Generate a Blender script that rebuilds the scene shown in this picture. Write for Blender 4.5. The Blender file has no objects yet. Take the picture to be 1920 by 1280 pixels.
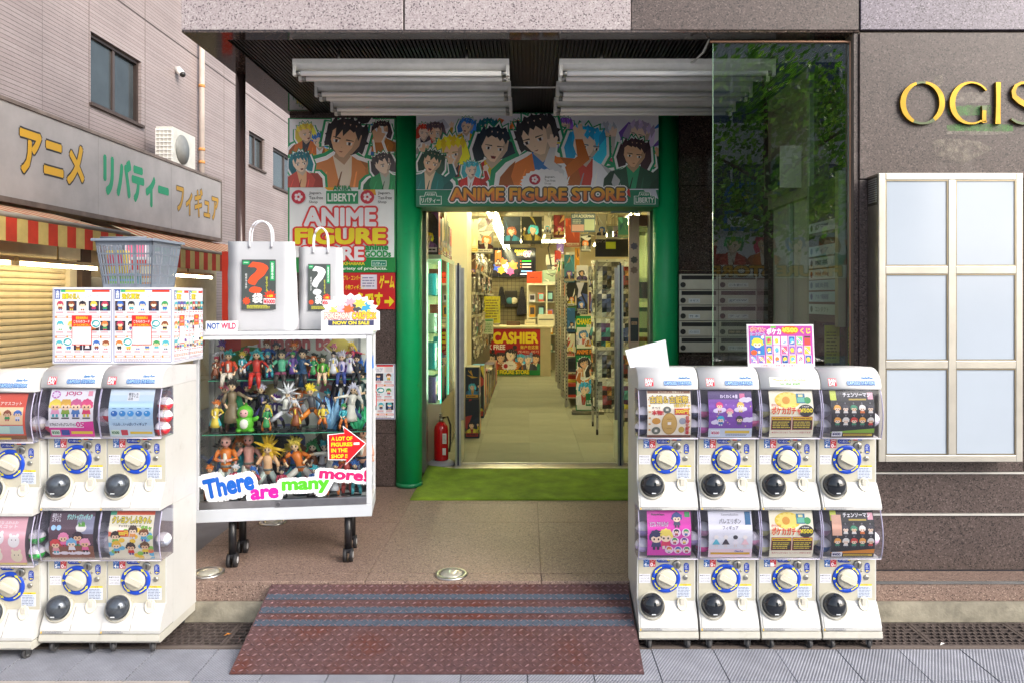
import bpy, bmesh, math, random
from mathutils import Vector, Matrix

# ---------------------------------------------------------------- camera, sky, sun, exposure
SC = bpy.context.scene
COL = SC.collection
F, CX, CY, CH = 1400.0, 989.0, 560.0, 1.70        # focal length in px of a 1920 wide picture, eye height 1.70 m
cam_d = bpy.data.cameras.new('camera')
cam = bpy.data.objects.new('camera', cam_d)
COL.objects.link(cam)
cam.location = (0, 0, CH)
cam.rotation_euler = (math.radians(90), 0, 0)
cam_d.sensor_width = 36.0
cam_d.lens = 36.0 * F / 1920.0
cam_d.shift_x = -(CX - 960.0) / 1920.0
cam_d.shift_y = -(640.0 - CY) / 1920.0
cam_d.clip_start = 0.05
cam_d.clip_end = 500
SC.camera = cam

SUN_EL, SUN_AZ = 31.0, 130.0                        # soft sun high behind the camera
world = bpy.data.worlds.new('World')
SC.world = world
world.use_nodes = True
_n = world.node_tree.nodes; _l = world.node_tree.links
_n.clear()
_o = _n.new('ShaderNodeOutputWorld'); _b = _n.new('ShaderNodeBackground')
_s = _n.new('ShaderNodeTexSky'); _h = _n.new('ShaderNodeHueSaturation')
_s.sky_type = 'NISHITA'; _s.sun_disc = False
_s.sun_elevation = math.radians(SUN_EL); _s.sun_rotation = math.radians(SUN_AZ)
_s.air_density = 1.0; _s.dust_density = 4.0; _s.ozone_density = 1.0
_h.inputs['Saturation'].default_value = 0.62
_b.inputs['Strength'].default_value = 0.15
_l.new(_s.outputs[0], _h.inputs['Color']); _l.new(_h.outputs[0], _b.inputs['Color']); _l.new(_b.outputs[0], _o.inputs['Surface'])

sun_d = bpy.data.lights.new('sun', 'SUN')
sun_d.energy = 1.1
sun_d.angle = math.radians(40)
sun_d.color = (1.0, 0.98, 0.95)
sun = bpy.data.objects.new('sun', sun_d)
COL.objects.link(sun)
_az = math.radians(SUN_AZ); _el = math.radians(SUN_EL)
_dir = Vector((math.sin(_az) * math.cos(_el), math.cos(_az) * math.cos(_el), math.sin(_el)))
sun.rotation_euler = _dir.to_track_quat('Z', 'Y').to_euler()
sun.location = (0, -4, 12)

SC.view_settings.view_transform = 'Standard'
SC.view_settings.look = 'None'
SC.view_settings.exposure = 1.12
SC.view_settings.gamma = 1.0
SC.view_settings.use_curve_mapping = False
SC.cycles.use_denoising = True
SC.cycles.max_bounces = 10
SC.cycles.transparent_max_bounces = 24
SC.cycles.diffuse_bounces = 4
SC.cycles.glossy_bounces = 4
SC.cycles.sample_clamp_indirect = 6.0
SC.cycles.caustics_reflective = False
SC.cycles.caustics_refractive = False

# ---------------------------------------------------------------- helpers
RND = random.Random(11)
PI = math.pi

def lin(c):
    if isinstance(c, str):
        c = c.lstrip('#')
        c = [int(c[i:i + 2], 16) / 255.0 for i in (0, 2, 4)]
    return tuple((v / 12.92 if v <= 0.04045 else ((v + 0.055) / 1.055) ** 2.4) for v in c[:3]) + (1.0,)

def hexmul(c, k):
    c = c.lstrip('#')
    return '#' + ''.join('%02x' % max(0, min(255, int(int(c[i:i + 2], 16) * k))) for i in (0, 2, 4))

def P(x, y, Y):
    return Vector(((x - CX) / F * Y, Y, CH - (y - CY) / F * Y))

def PX(x, Y): return (x - CX) / F * Y
def PZ(y, Y): return CH - (y - CY) / F * Y

def tag(o, label=None, cat=None, group=None, kind=None):
    if label: o['label'] = label
    if cat: o['category'] = cat
    if group: o['group'] = group
    if kind: o['kind'] = kind
    return o

def thing(name, label, cat, loc=(0, 0, 0), rz=0.0, group=None, kind=None):
    o = bpy.data.objects.new(name, None)
    o.empty_display_size = 0.05
    COL.objects.link(o)
    o.location = loc
    o.rotation_euler = (0, 0, rz)
    return tag(o, label, cat, group, kind)

def link_mesh(name, me, parent=None, loc=None, rz=None, rot=None):
    o = bpy.data.objects.new(name, me)
    COL.objects.link(o)
    if parent is not None: o.parent = parent
    if loc is not None: o.location = loc
    if rz is not None: o.rotation_euler = (0, 0, rz)
    if rot is not None: o.rotation_euler = rot
    return o

def copy_tree(o, parent=None):
    c = o.copy()
    COL.objects.link(c)
    c.parent = parent
    for ch in list(o.children):
        copy_tree(ch, c)
    return c

# ---- materials
MATS = {}
def _nodes(name):
    m = bpy.data.materials.new(name)
    m.use_nodes = True
    nt = m.node_tree
    b = nt.nodes.get('Principled BSDF')
    return m, nt, b

def N(nt, t, **kw):
    n = nt.nodes.new(t)
    for k, v in kw.items():
        if k in n.inputs: n.inputs[k].default_value = v
        else: setattr(n, k, v)
    return n

def noise_mul(nt, colsock, lo, hi, scale, detail=4.0, coord='Object', rough=0.6):
    tc = N(nt, 'ShaderNodeTexCoord')
    nz = N(nt, 'ShaderNodeTexNoise', Scale=scale, Detail=detail, Roughness=rough)
    nt.links.new(tc.outputs[coord], nz.inputs['Vector'])
    mr = N(nt, 'ShaderNodeMapRange')
    mr.inputs['From Min'].default_value = 0.3; mr.inputs['From Max'].default_value = 0.7
    mr.inputs['To Min'].default_value = lo; mr.inputs['To Max'].default_value = hi
    nt.links.new(nz.outputs[0], mr.inputs['Value'])
    mx = N(nt, 'ShaderNodeVectorMath', operation='SCALE')
    nt.links.new(colsock, mx.inputs[0]); nt.links.new(mr.outputs[0], mx.inputs['Scale'])
    return mx.outputs[0], nz

def attr_mat(name, rough=0.5, metal=0.0, lo=0.93, hi=1.05, scale=6.0, bump=0.0, coat=0.0, bscale=60.0, spec=0.5, scuff=0.0, scuffcol='#6a6052'):
    if name in MATS: return MATS[name]
    m, nt, b = _nodes(name)
    a = N(nt, 'ShaderNodeAttribute', attribute_name='Col')
    c, nz = noise_mul(nt, a.outputs['Color'], lo, hi, scale)
    if scuff:                                        # irregular rubbed and grimy marks
        tc = N(nt, 'ShaderNodeTexCoord'); oi = N(nt, 'ShaderNodeObjectInfo')
        ad = N(nt, 'ShaderNodeVectorMath', operation='ADD'); nt.links.new(tc.outputs['Object'], ad.inputs[0]); nt.links.new(oi.outputs['Location'], ad.inputs[1])
        n3 = N(nt, 'ShaderNodeTexNoise', Scale=11.0, Detail=9.0, Roughness=0.72); nt.links.new(ad.outputs[0], n3.inputs['Vector'])
        mr = N(nt, 'ShaderNodeMapRange'); mr.inputs['From Min'].default_value = 0.56; mr.inputs['From Max'].default_value = 0.74; mr.inputs['To Max'].default_value = scuff
        nt.links.new(n3.outputs[0], mr.inputs['Value'])
        mm = N(nt, 'ShaderNodeMix', data_type='RGBA'); nt.links.new(mr.outputs[0], mm.inputs[0]); nt.links.new(c, mm.inputs[6]); mm.inputs[7].default_value = lin(scuffcol)
        c = mm.outputs[2]
    nt.links.new(c, b.inputs['Base Color'])
    b.inputs['Roughness'].default_value = rough
    b.inputs['Metallic'].default_value = metal
    b.inputs['Specular IOR Level'].default_value = spec
    if coat: b.inputs['Coat Weight'].default_value = coat
    if bump:
        tc = N(nt, 'ShaderNodeTexCoord')
        n2 = N(nt, 'ShaderNodeTexNoise', Scale=bscale, Detail=3.0)
        nt.links.new(tc.outputs['Object'], n2.inputs['Vector'])
        bp = N(nt, 'ShaderNodeBump', Strength=bump, Distance=0.004)
        nt.links.new(n2.outputs[0], bp.inputs['Height']); nt.links.new(bp.outputs[0], b.inputs['Normal'])
    MATS[name] = m
    return m

PRINT = attr_mat('printed_card', 0.42, lo=0.95, hi=1.04, scale=3)
VINYL = attr_mat('printed_vinyl', 0.4, lo=1.0, hi=1.12, scale=2.5, bump=0.25, bscale=9)
PLASTIC = attr_mat('moulded_plastic', 0.32, lo=0.95, hi=1.03, scale=5, bump=0.03, bscale=120, scuff=.18)
CREAM = attr_mat('aged_plastic', 0.34, lo=0.9, hi=1.04, scale=9, bump=0.02, bscale=90, scuff=.35, scuffcol='#8a7c60')
MATTE = attr_mat('matte_paint', 0.7, lo=0.88, hi=1.07, scale=7, bump=0.08)
RUBBER = attr_mat('rubber', 0.6, lo=0.85, hi=1.1, scale=20)
METAL = attr_mat('brushed_metal', 0.32, metal=1.0, lo=0.85, hi=1.1, scale=12, bump=0.02, bscale=200)
PAINTED = attr_mat('painted_metal', 0.38, lo=0.9, hi=1.06, scale=8, bump=0.05)
PVC = attr_mat('figure_vinyl', 0.38, lo=0.9, hi=1.06, scale=30)
PAPER = attr_mat('bag_paper', 0.45, lo=0.95, hi=1.03, scale=4, bump=0.5, bscale=7)
FOIL = attr_mat('clear_bag_wrap', 0.12, lo=0.75, hi=1.2, scale=40, bump=0.9, bscale=30, spec=0.8)
GLOSSY = attr_mat('glossy_board', 0.12, lo=0.97, hi=1.03, scale=3)

def solid(name, col, rough=0.5, metal=0.0, lo=0.92, hi=1.06, scale=6.0, bump=0.0, bscale=60.0):
    if name in MATS: return MATS[name]
    m, nt, b = _nodes(name)
    rgb = N(nt, 'ShaderNodeRGB'); rgb.outputs[0].default_value = lin(col)
    c, _ = noise_mul(nt, rgb.outputs[0], lo, hi, scale)
    nt.links.new(c, b.inputs['Base Color'])
    b.inputs['Roughness'].default_value = rough; b.inputs['Metallic'].default_value = metal
    if bump:
        tc = N(nt, 'ShaderNodeTexCoord'); n2 = N(nt, 'ShaderNodeTexNoise', Scale=bscale, Detail=4.0)
        nt.links.new(tc.outputs['Object'], n2.inputs['Vector'])
        bp = N(nt, 'ShaderNodeBump', Strength=bump, Distance=0.006)
        nt.links.new(n2.outputs[0], bp.inputs['Height']); nt.links.new(bp.outputs[0], b.inputs['Normal'])
    MATS[name] = m
    return m

def emit(name, col, strength):
    if name in MATS: return MATS[name]
    m, nt, b = _nodes(name)
    b.inputs['Base Color'].default_value = lin(col)
    b.inputs['Emission Color'].default_value = lin(col); b.inputs['Emission Strength'].default_value = strength
    MATS[name] = m
    return m

def emit_attr(name, strength):
    if name in MATS: return MATS[name]
    m, nt, b = _nodes(name)
    a = N(nt, 'ShaderNodeAttribute', attribute_name='Col')
    nt.links.new(a.outputs['Color'], b.inputs['Base Color']); nt.links.new(a.outputs['Color'], b.inputs['Emission Color'])
    b.inputs['Emission Strength'].default_value = strength; b.inputs['Roughness'].default_value = 0.1
    MATS[name] = m
    return m

def clear(name, tint='#ffffff', ior=1.45, rough=0.02, gain=1.0, haze=0.0, hazecol='#ffffff'):
    """sheet glass / clear plastic: transparent with fresnel reflection, optional dusty haze"""
    if name in MATS: return MATS[name]
    m, nt, b = _nodes(name)
    nt.nodes.remove(b)
    out = [n for n in nt.nodes if n.type == 'OUTPUT_MATERIAL'][0]
    t = N(nt, 'ShaderNodeBsdfTransparent'); t.inputs[0].default_value = lin(tint)
    g = N(nt, 'ShaderNodeBsdfGlossy', Roughness=rough)
    fr = N(nt, 'ShaderNodeFresnel', IOR=ior)
    mu = N(nt, 'ShaderNodeMath', operation='MULTIPLY', use_clamp=True); mu.inputs[1].default_value = gain
    nt.links.new(fr.outputs[0], mu.inputs[0])
    mx = N(nt, 'ShaderNodeMixShader')
    nt.links.new(mu.outputs[0], mx.inputs[0])
    if haze:
        d = N(nt, 'ShaderNodeBsdfDiffuse'); d.inputs[0].default_value = lin(hazecol)
        m2 = N(nt, 'ShaderNodeMixShader'); m2.inputs[0].default_value = haze
        nt.links.new(t.outputs[0], m2.inputs[1]); nt.links.new(d.outputs[0], m2.inputs[2])
        nt.links.new(m2.outputs[0], mx.inputs[1])
    else:
        nt.links.new(t.outputs[0], mx.inputs[1])
    nt.links.new(g.outputs[0], mx.inputs[2])
    nt.links.new(mx.outputs[0], out.inputs['Surface'])
    MATS[name] = m
    return m

def granite(name, stops, scale=105.0, rough=0.3, stain=0.25, bump=0.0, stainscale=1.6, dirt=None):
    if name in MATS: return MATS[name]
    m, nt, b = _nodes(name)
    tc = N(nt, 'ShaderNodeTexCoord')
    vo = N(nt, 'ShaderNodeTexVoronoi', Scale=scale)
    nt.links.new(tc.outputs['Object'], vo.inputs['Vector'])
    sp = N(nt, 'ShaderNodeSeparateColor'); nt.links.new(vo.outputs['Color'], sp.inputs[0])
    cr = N(nt, 'ShaderNodeValToRGB'); cr.color_ramp.interpolation = 'CONSTANT'
    el = cr.color_ramp.elements
    while len(el) < len(stops): el.new(0.5)
    for e, (p, c) in zip(el, stops): e.position = p; e.color = lin(c)
    nt.links.new(sp.outputs[0], cr.inputs[0])
    c, nz = noise_mul(nt, cr.outputs[0], 1.0 - stain, 1.0 + stain * 0.6, stainscale, 6.0)
    if dirt:
        n3 = N(nt, 'ShaderNodeTexNoise', Scale=2.3, Detail=8.0, Roughness=0.7)
        nt.links.new(tc.outputs['Object'], n3.inputs['Vector'])
        mr = N(nt, 'ShaderNodeMapRange'); mr.inputs['From Min'].default_value = 0.58; mr.inputs['From Max'].default_value = 0.75
        mr.inputs['To Max'].default_value = 0.5
        nt.links.new(n3.outputs[0], mr.inputs['Value'])
        mm = N(nt, 'ShaderNodeMix', data_type='RGBA')
        nt.links.new(mr.outputs[0], mm.inputs[0]); nt.links.new(c, mm.inputs[6]); mm.inputs[7].default_value = lin(dirt)
        c = mm.outputs[2]
    nt.links.new(c, b.inputs['Base Color'])
    b.inputs['Roughness'].default_value = rough
    if bump:
        bp = N(nt, 'ShaderNodeBump', Strength=bump, Distance=0.003)
        nt.links.new(sp.outputs[1], bp.inputs['Height']); nt.links.new(bp.outputs[0], b.inputs['Normal'])
    MATS[name] = m
    return m

# ---- mesh builder: every face carries a colour
class MB:
    def __init__(s):
        s.v = []; s.f = []; s.c = []; s.sm = []
        s.M = None
        s.col = '#ffffff'
    def vert(s, p):
        p = Vector(p)
        if s.M is not None: p = s.M @ p
        s.v.append(p); return len(s.v) - 1
    def face(s, idx, c=None, sm=False):
        s.f.append(tuple(idx)); s.c.append(c or s.col); s.sm.append(sm)
    def poly(s, pts, c=None, sm=False):
        s.face([s.vert(p) for p in pts], c, sm)
    def box(s, x0, x1, y0, y1, z0, z1, c=None):
        i = [s.vert(p) for p in ((x0,y0,z0),(x1,y0,z0),(x1,y1,z0),(x0,y1,z0),(x0,y0,z1),(x1,y0,z1),(x1,y1,z1),(x0,y1,z1))]
        for q in ((0,3,2,1),(4,5,6,7),(0,1,5,4),(1,2,6,5),(2,3,7,6),(3,0,4,7)):
            s.face([i[k] for k in q], c)
    def cbox(s, cx, cy, cz, w, d, h, c=None):
        s.box(cx - w/2, cx + w/2, cy - d/2, cy + d/2, cz - h/2, cz + h/2, c)
    def ring(s, p, ax, r, n, up=None, r2=None, ph=0.0):
        ax = Vector(ax).normalized()
        u = Vector(up) if up else (Vector((0,0,1)) if abs(ax.z) < 0.9 else Vector((1,0,0)))
        a = ax.cross(u).normalized(); b = ax.cross(a).normalized()
        return [s.vert(Vector(p) + a * (math.cos(2*PI*k/n + ph) * r) + b * (math.sin(2*PI*k/n + ph) * (r2 or r))) for k in range(n)]
    def skin(s, r1, r2, c=None, sm=True):
        n = len(r1)
        for k in range(n):
            s.face((r1[k], r2[k], r2[(k+1) % n], r1[(k+1) % n]), c, sm)
    def cyl(s, p0, p1, r0, r1=None, n=12, c=None, caps=True, sm=True):
        r1 = r0 if r1 is None else r1
        ax = Vector(p1) - Vector(p0)
        a = s.ring(p0, ax, r0, n); b = s.ring(p1, ax, r1, n)
        s.skin(a, b, c, sm)
        if caps:
            s.face(a, c); s.face(b[::-1], c)
    def tube(s, pts, r, n=8, c=None, caps=True):
        pts = [Vector(p) for p in pts]; rings = []
        for k, p in enumerate(pts):
            d = (pts[min(k+1, len(pts)-1)] - pts[max(k-1, 0)])
            rr = r[k] if isinstance(r, (list, tuple)) else r
            rings.append(s.ring(p, d, rr, n))
        for a, b in zip(rings, rings[1:]): s.skin(a, b, c)
        if caps: s.face(rings[0], c); s.face(rings[-1][::-1], c)
    def sphere(s, p, r, nu=10, nv=7, c=None):
        p = Vector(p)
        rx, ry, rz = r if isinstance(r, (list, tuple)) else (r, r, r)
        rows = []
        for j in range(1, nv):
            t = PI * j / nv
            rows.append([s.vert(p + Vector((rx*math.sin(t)*math.cos(2*PI*k/nu), ry*math.sin(t)*math.sin(2*PI*k/nu), rz*math.cos(t)))) for k in range(nu)])
        a = s.vert(p + Vector((0,0,rz))); b = s.vert(p - Vector((0,0,rz)))
        for k in range(nu):
            s.face((a, rows[0][k], rows[0][(k+1)%nu]), c, True)
            s.face((b, rows[-1][(k+1)%nu], rows[-1][k]), c, True)
        for r1, r2 in zip(rows, rows[1:]):
            for k in range(nu): s.face((r1[k], r2[k], r2[(k+1)%nu], r1[(k+1)%nu]), c, True)
    def lathe(s, prof, o=(0,0,0), ax='z', n=20, c=None, cols=None, flip=False):
        """prof: (radius, height) from one end to the other"""
        rings = []
        for r, h in prof:
            rg = []
            for k in range(n):
                a = 2*PI*k/n
                p = (r*math.cos(a), r*math.sin(a), h) if ax == 'z' else ((r*math.cos(a), h, r*math.sin(a)) if ax == 'y' else (h, r*math.cos(a), r*math.sin(a)))
                rg.append(s.vert(Vector(o) + Vector(p)))
            rings.append(rg)
        for i, (a, b) in enumerate(zip(rings, rings[1:])):
            cc = cols[i] if cols else c
            for k in range(n):
                q = (a[k], a[(k+1)%n], b[(k+1)%n], b[k])
                s.face(q[::-1] if flip else q, cc, True)
        s.face(rings[0][::-1], cols[0] if cols else c); s.face(rings[-1], cols[-1] if cols else c)
    def prism(s, pts, a0, a1, ax='x', c=None, caps=True, sm=False):
        """pts 2-d outline extruded along an axis: ax x -> (y,z), y -> (x,z), z -> (x,y)"""
        def mk(p, a):
            return (a, p[0], p[1]) if ax == 'x' else ((p[0], a, p[1]) if ax == 'y' else (p[0], p[1], a))
        A = [s.vert(mk(p, a0)) for p in pts]; B = [s.vert(mk(p, a1)) for p in pts]
        n = len(pts)
        for k in range(n): s.face((A[k], A[(k+1)%n], B[(k+1)%n], B[k]), c, sm)
        if caps: s.face(A[::-1], c); s.face(B, c)
    def mesh(s, name, mat):
        me = bpy.data.meshes.new(name)
        me.from_pydata([tuple(p) for p in s.v], [], s.f)
        at = me.attributes.new('Col', 'FLOAT_COLOR', 'FACE')
        buf = []
        cache = {}
        for c in s.c:
            if c not in cache: cache[c] = lin(c)
            buf.extend(cache[c])
        at.data.foreach_set('color', buf)
        me.polygons.foreach_set('use_smooth', s.sm)
        me.update()
        bm = bmesh.new(); bm.from_mesh(me)
        bmesh.ops.recalc_face_normals(bm, faces=bm.faces)
        bm.to_mesh(me); bm.free()
        me.materials.append(mat)
        return me
    def build(s, name, mat, parent=None, bevel=0.0, label=None, cat=None, group=None, kind=None, world=False, loc=None, rz=None, seg=2):
        if world and parent is not None:
            L = Vector(parent.location)
            s.v = [p - L for p in s.v]
        if parent is None and loc is None and s.v:      # put the origin of a one-mesh thing at its base
            lo = Vector((min(p.x for p in s.v), min(p.y for p in s.v), min(p.z for p in s.v)))
            hi = Vector((max(p.x for p in s.v), max(p.y for p in s.v), max(p.z for p in s.v)))
            L = Vector(((lo.x + hi.x)/2, (lo.y + hi.y)/2, lo.z))
            s.v = [p - L for p in s.v]
            loc = L
        o = link_mesh(name, s.mesh(name, mat), parent, loc, rz)
        if bevel:
            b = o.modifiers.new('bevel', 'BEVEL'); b.width = bevel; b.segments = seg; b.limit_method = 'ANGLE'; b.angle_limit = math.radians(40)
        return tag(o, label, cat, group, kind)

# ---- flat print: layered coloured shapes on a card lying in local XZ, facing -Y
_TXT = {}
def text_geo(s, off=0.0, res=3):
    k = (s, off, res)
    if k in _TXT: return _TXT[k]
    cu = bpy.data.curves.new('txt', 'FONT')
    cu.body = s; cu.size = 1.0; cu.offset = off; cu.resolution_u = res; cu.space_line = 0.95
    cu.space_character = 1.0 + max(0.0, off) * 1.4 if off < 0.045 else 1.06
    o = bpy.data.objects.new('txt', cu)
    me = o.to_mesh()
    vs = [(v.co.x, v.co.y) for v in me.vertices]
    fs = [tuple(p.vertices) for p in me.polygons]
    o.to_mesh_clear()
    bpy.data.objects.remove(o); bpy.data.curves.remove(cu)
    par = list(range(len(vs)))
    def find(a):
        while par[a] != a: par[a] = par[par[a]]; a = par[a]
        return a
    for f in fs:
        for a in f[1:]: par[find(a)] = find(f[0])
    ids = {}
    comp = []
    for f in fs:
        r = find(f[0]); ids.setdefault(r, len(ids)); comp.append(ids[r])
    bb = (min(v[0] for v in vs), min(v[1] for v in vs), max(v[0] for v in vs), max(v[1] for v in vs)) if vs else (0, 0, 1, 1)
    _TXT[k] = (vs, fs, comp, bb)
    return _TXT[k]

class Pr:
    STEP = 0.0005
    def __init__(s): s.v = []; s.f = []; s.c = []; s.T = None
    def _p(s, x, y, l):
        if s.T: x, y = s.T(x, y)
        s.v.append((x, -l * s.STEP, y)); return len(s.v) - 1
    def poly(s, pts, c, l=0):
        s.f.append(tuple(s._p(x, y, l) for x, y in pts)); s.c.append(c)
    def rect(s, x, y, w, h, c, l=0):
        s.poly(((x, y), (x + w, y), (x + w, y + h), (x, y + h)), c, l)
    def frame(s, x, y, w, h, t, c, l=0):
        s.rect(x, y, w, t, c, l); s.rect(x, y + h - t, w, t, c, l); s.rect(x, y + t, t, h - 2*t, c, l); s.rect(x + w - t, y + t, t, h - 2*t, c, l)
    def ell(s, x, y, rx, ry, c, l=0, n=16):
        s.poly([(x + rx*math.cos(2*PI*k/n), y + ry*math.sin(2*PI*k/n)) for k in range(n)], c, l)
    def annulus(s, x, y, r0, r1, c, l=0, n=28, a0=0.0, a1=2*PI):
        for k in range(n):
            t0 = a0 + (a1-a0)*k/n; t1 = a0 + (a1-a0)*(k+1)/n
            s.poly(((x+r0*math.cos(t0), y+r0*math.sin(t0)), (x+r1*math.cos(t0), y+r1*math.sin(t0)), (x+r1*math.cos(t1), y+r1*math.sin(t1)), (x+r0*math.cos(t1), y+r0*math.sin(t1))), c, l)
    def burst(s, x, y, r0, r1, n, c, l=0, sy=1.0):
        s.poly([(x + (r1 if k % 2 else r0)*math.cos(PI*k/n), y + sy*(r1 if k % 2 else r0)*math.sin(PI*k/n)) for k in range(2*n)], c, l)
    def pill(s, x, y, w, h, c, l=0, n=6):
        r = min(w, h) / 2
        pts = []
        for (ax, ay, st) in ((x+w-r, y+r, -PI/2), (x+w-r, y+h-r, 0), (x+r, y+h-r, PI/2), (x+r, y+r, PI)):
            pts += [(ax + r*math.cos(st + PI/2*k/n), ay + r*math.sin(st + PI/2*k/n)) for k in range(n+1)]
        s.poly(pts, c, l)
    def text(s, t, x, y, w, h, c, l=1, off=0.012, out=None, shear=0.0, grad=None, res=3):
        """text fitted into the box; off emboldens, out = [(colour, radius)...] are outlines beneath, widest first"""
        vs, fs, comp, bb = text_geo(t, 0.0, res)
        sx = w / max(1e-6, bb[2] - bb[0]); sy = h / max(1e-6, bb[3] - bb[1])
        def put(col, ll, dx, dy):
            maps = {}
            for f in fs:
                for a in f:
                    if a not in maps:
                        X = x + (vs[a][0] + dx - bb[0]) * sx; Y = y + (vs[a][1] + dy - bb[1]) * sy
                        maps[a] = s._p(X + shear * (Y - y), Y, ll)
                s.f.append(tuple(maps[a] for a in f))
                if col is None:
                    my = sum(vs[a][1] for a in f)/len(f); tt = (my - bb[1])/(bb[3]-bb[1])
                    s.c.append(grad[min(len(grad)-1, max(0, int(tt*len(grad))))])
                else: s.c.append(col)
        def fat(col, ll, r):
            put(col, ll, 0, 0)
            if r < 0.008: return
            n = 4 if r < .022 else (8 if r < .09 else 14)
            for k in range(n):
                put(col, ll + .05*(k+1), r*math.cos(2*PI*k/n+.4), r*math.sin(2*PI*k/n+.4))
            if r > .11:
                for k in range(6): put(col, ll + .75 + .03*k, r*.55*math.cos(k*PI/3), r*.55*math.sin(k*PI/3))
        if out:
            for oc, oo in out: fat(oc, l, oo); l += 1
        fat(None if grad else c, l, off)
        return l + 1
    def lines(s, x, y, w, h, n, c, l=1, fill=0.45, gap=0.15, rnd=RND):
        """tiny body text as rows of word-like dashes"""
        for k in range(n):
            yy = y + h * (n - 1 - k) / n + h / n * (1 - fill) / 2
            xx = x
            end = x + w * (1 - gap * rnd.random())
            while xx < end - 0.002 * w:
                ww = min(end - xx, h / n * rnd.uniform(0.6, 2.6))
                s.rect(xx, yy, ww * 0.86, h / n * fill, c, l)
                xx += ww
    def build(s, name, mat=None, parent=None, loc=(0,0,0), rot=(0,0,0), bend=None, cuts=0, label=None, cat=None, group=None, kind=None, clip=None):
        me = s.mesh(name, mat or PRINT, bend, cuts, clip)
        o = link_mesh(name, me, parent, loc, rot=rot)
        return tag(o, label, cat, group, kind)
    def mesh(s, name, mat=None, bend=None, cuts=0, clip=None):
        me = bpy.data.meshes.new(name)
        me.from_pydata(s.v, [], s.f)
        at = me.attributes.new('Col', 'FLOAT_COLOR', 'FACE')
        buf = []; cache = {}
        for c in s.c:
            if c not in cache: cache[c] = lin(c)
            buf.extend(cache[c])
        at.data.foreach_set('color', buf)
        me.update()
        bm = bmesh.new(); bm.from_mesh(me)
        if clip:
            for co, no in (((clip[0], 0, 0), (-1, 0, 0)), ((clip[2], 0, 0), (1, 0, 0)), ((0, 0, clip[1]), (0, 0, -1)), ((0, 0, clip[3]), (0, 0, 1))):
                bmesh.ops.bisect_plane(bm, geom=bm.verts[:] + bm.edges[:] + bm.faces[:], plane_co=co, plane_no=no, clear_outer=True)
        if cuts:
            z0 = min(v[2] for v in s.v); z1 = max(v[2] for v in s.v)
            for k in range(1, cuts):
                bmesh.ops.bisect_plane(bm, geom=bm.verts[:] + bm.edges[:] + bm.faces[:], plane_co=(0, 0, z0 + (z1-z0)*k/cuts), plane_no=(0, 0, 1))
        for f in bm.faces:
            if f.normal.y > 0: f.normal_flip()
        if bend:
            for v in bm.verts: v.co = bend(v.co)
        bm.to_mesh(me); bm.free()
        me.materials.append(mat or PRINT)
        return me

def backing(name, w, h, t, col, mat, parent=None, loc=(0,0,0), rot=(0,0,0), c=None):
    """thin board behind a print: local x 0..w, z 0..h, y +0.0005..t"""
    b = MB(); b.box(0, w, 0.0006, t, 0, h, col)
    o = link_mesh(name, b.mesh(name, mat), parent, loc, rot=rot)
    return o

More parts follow.
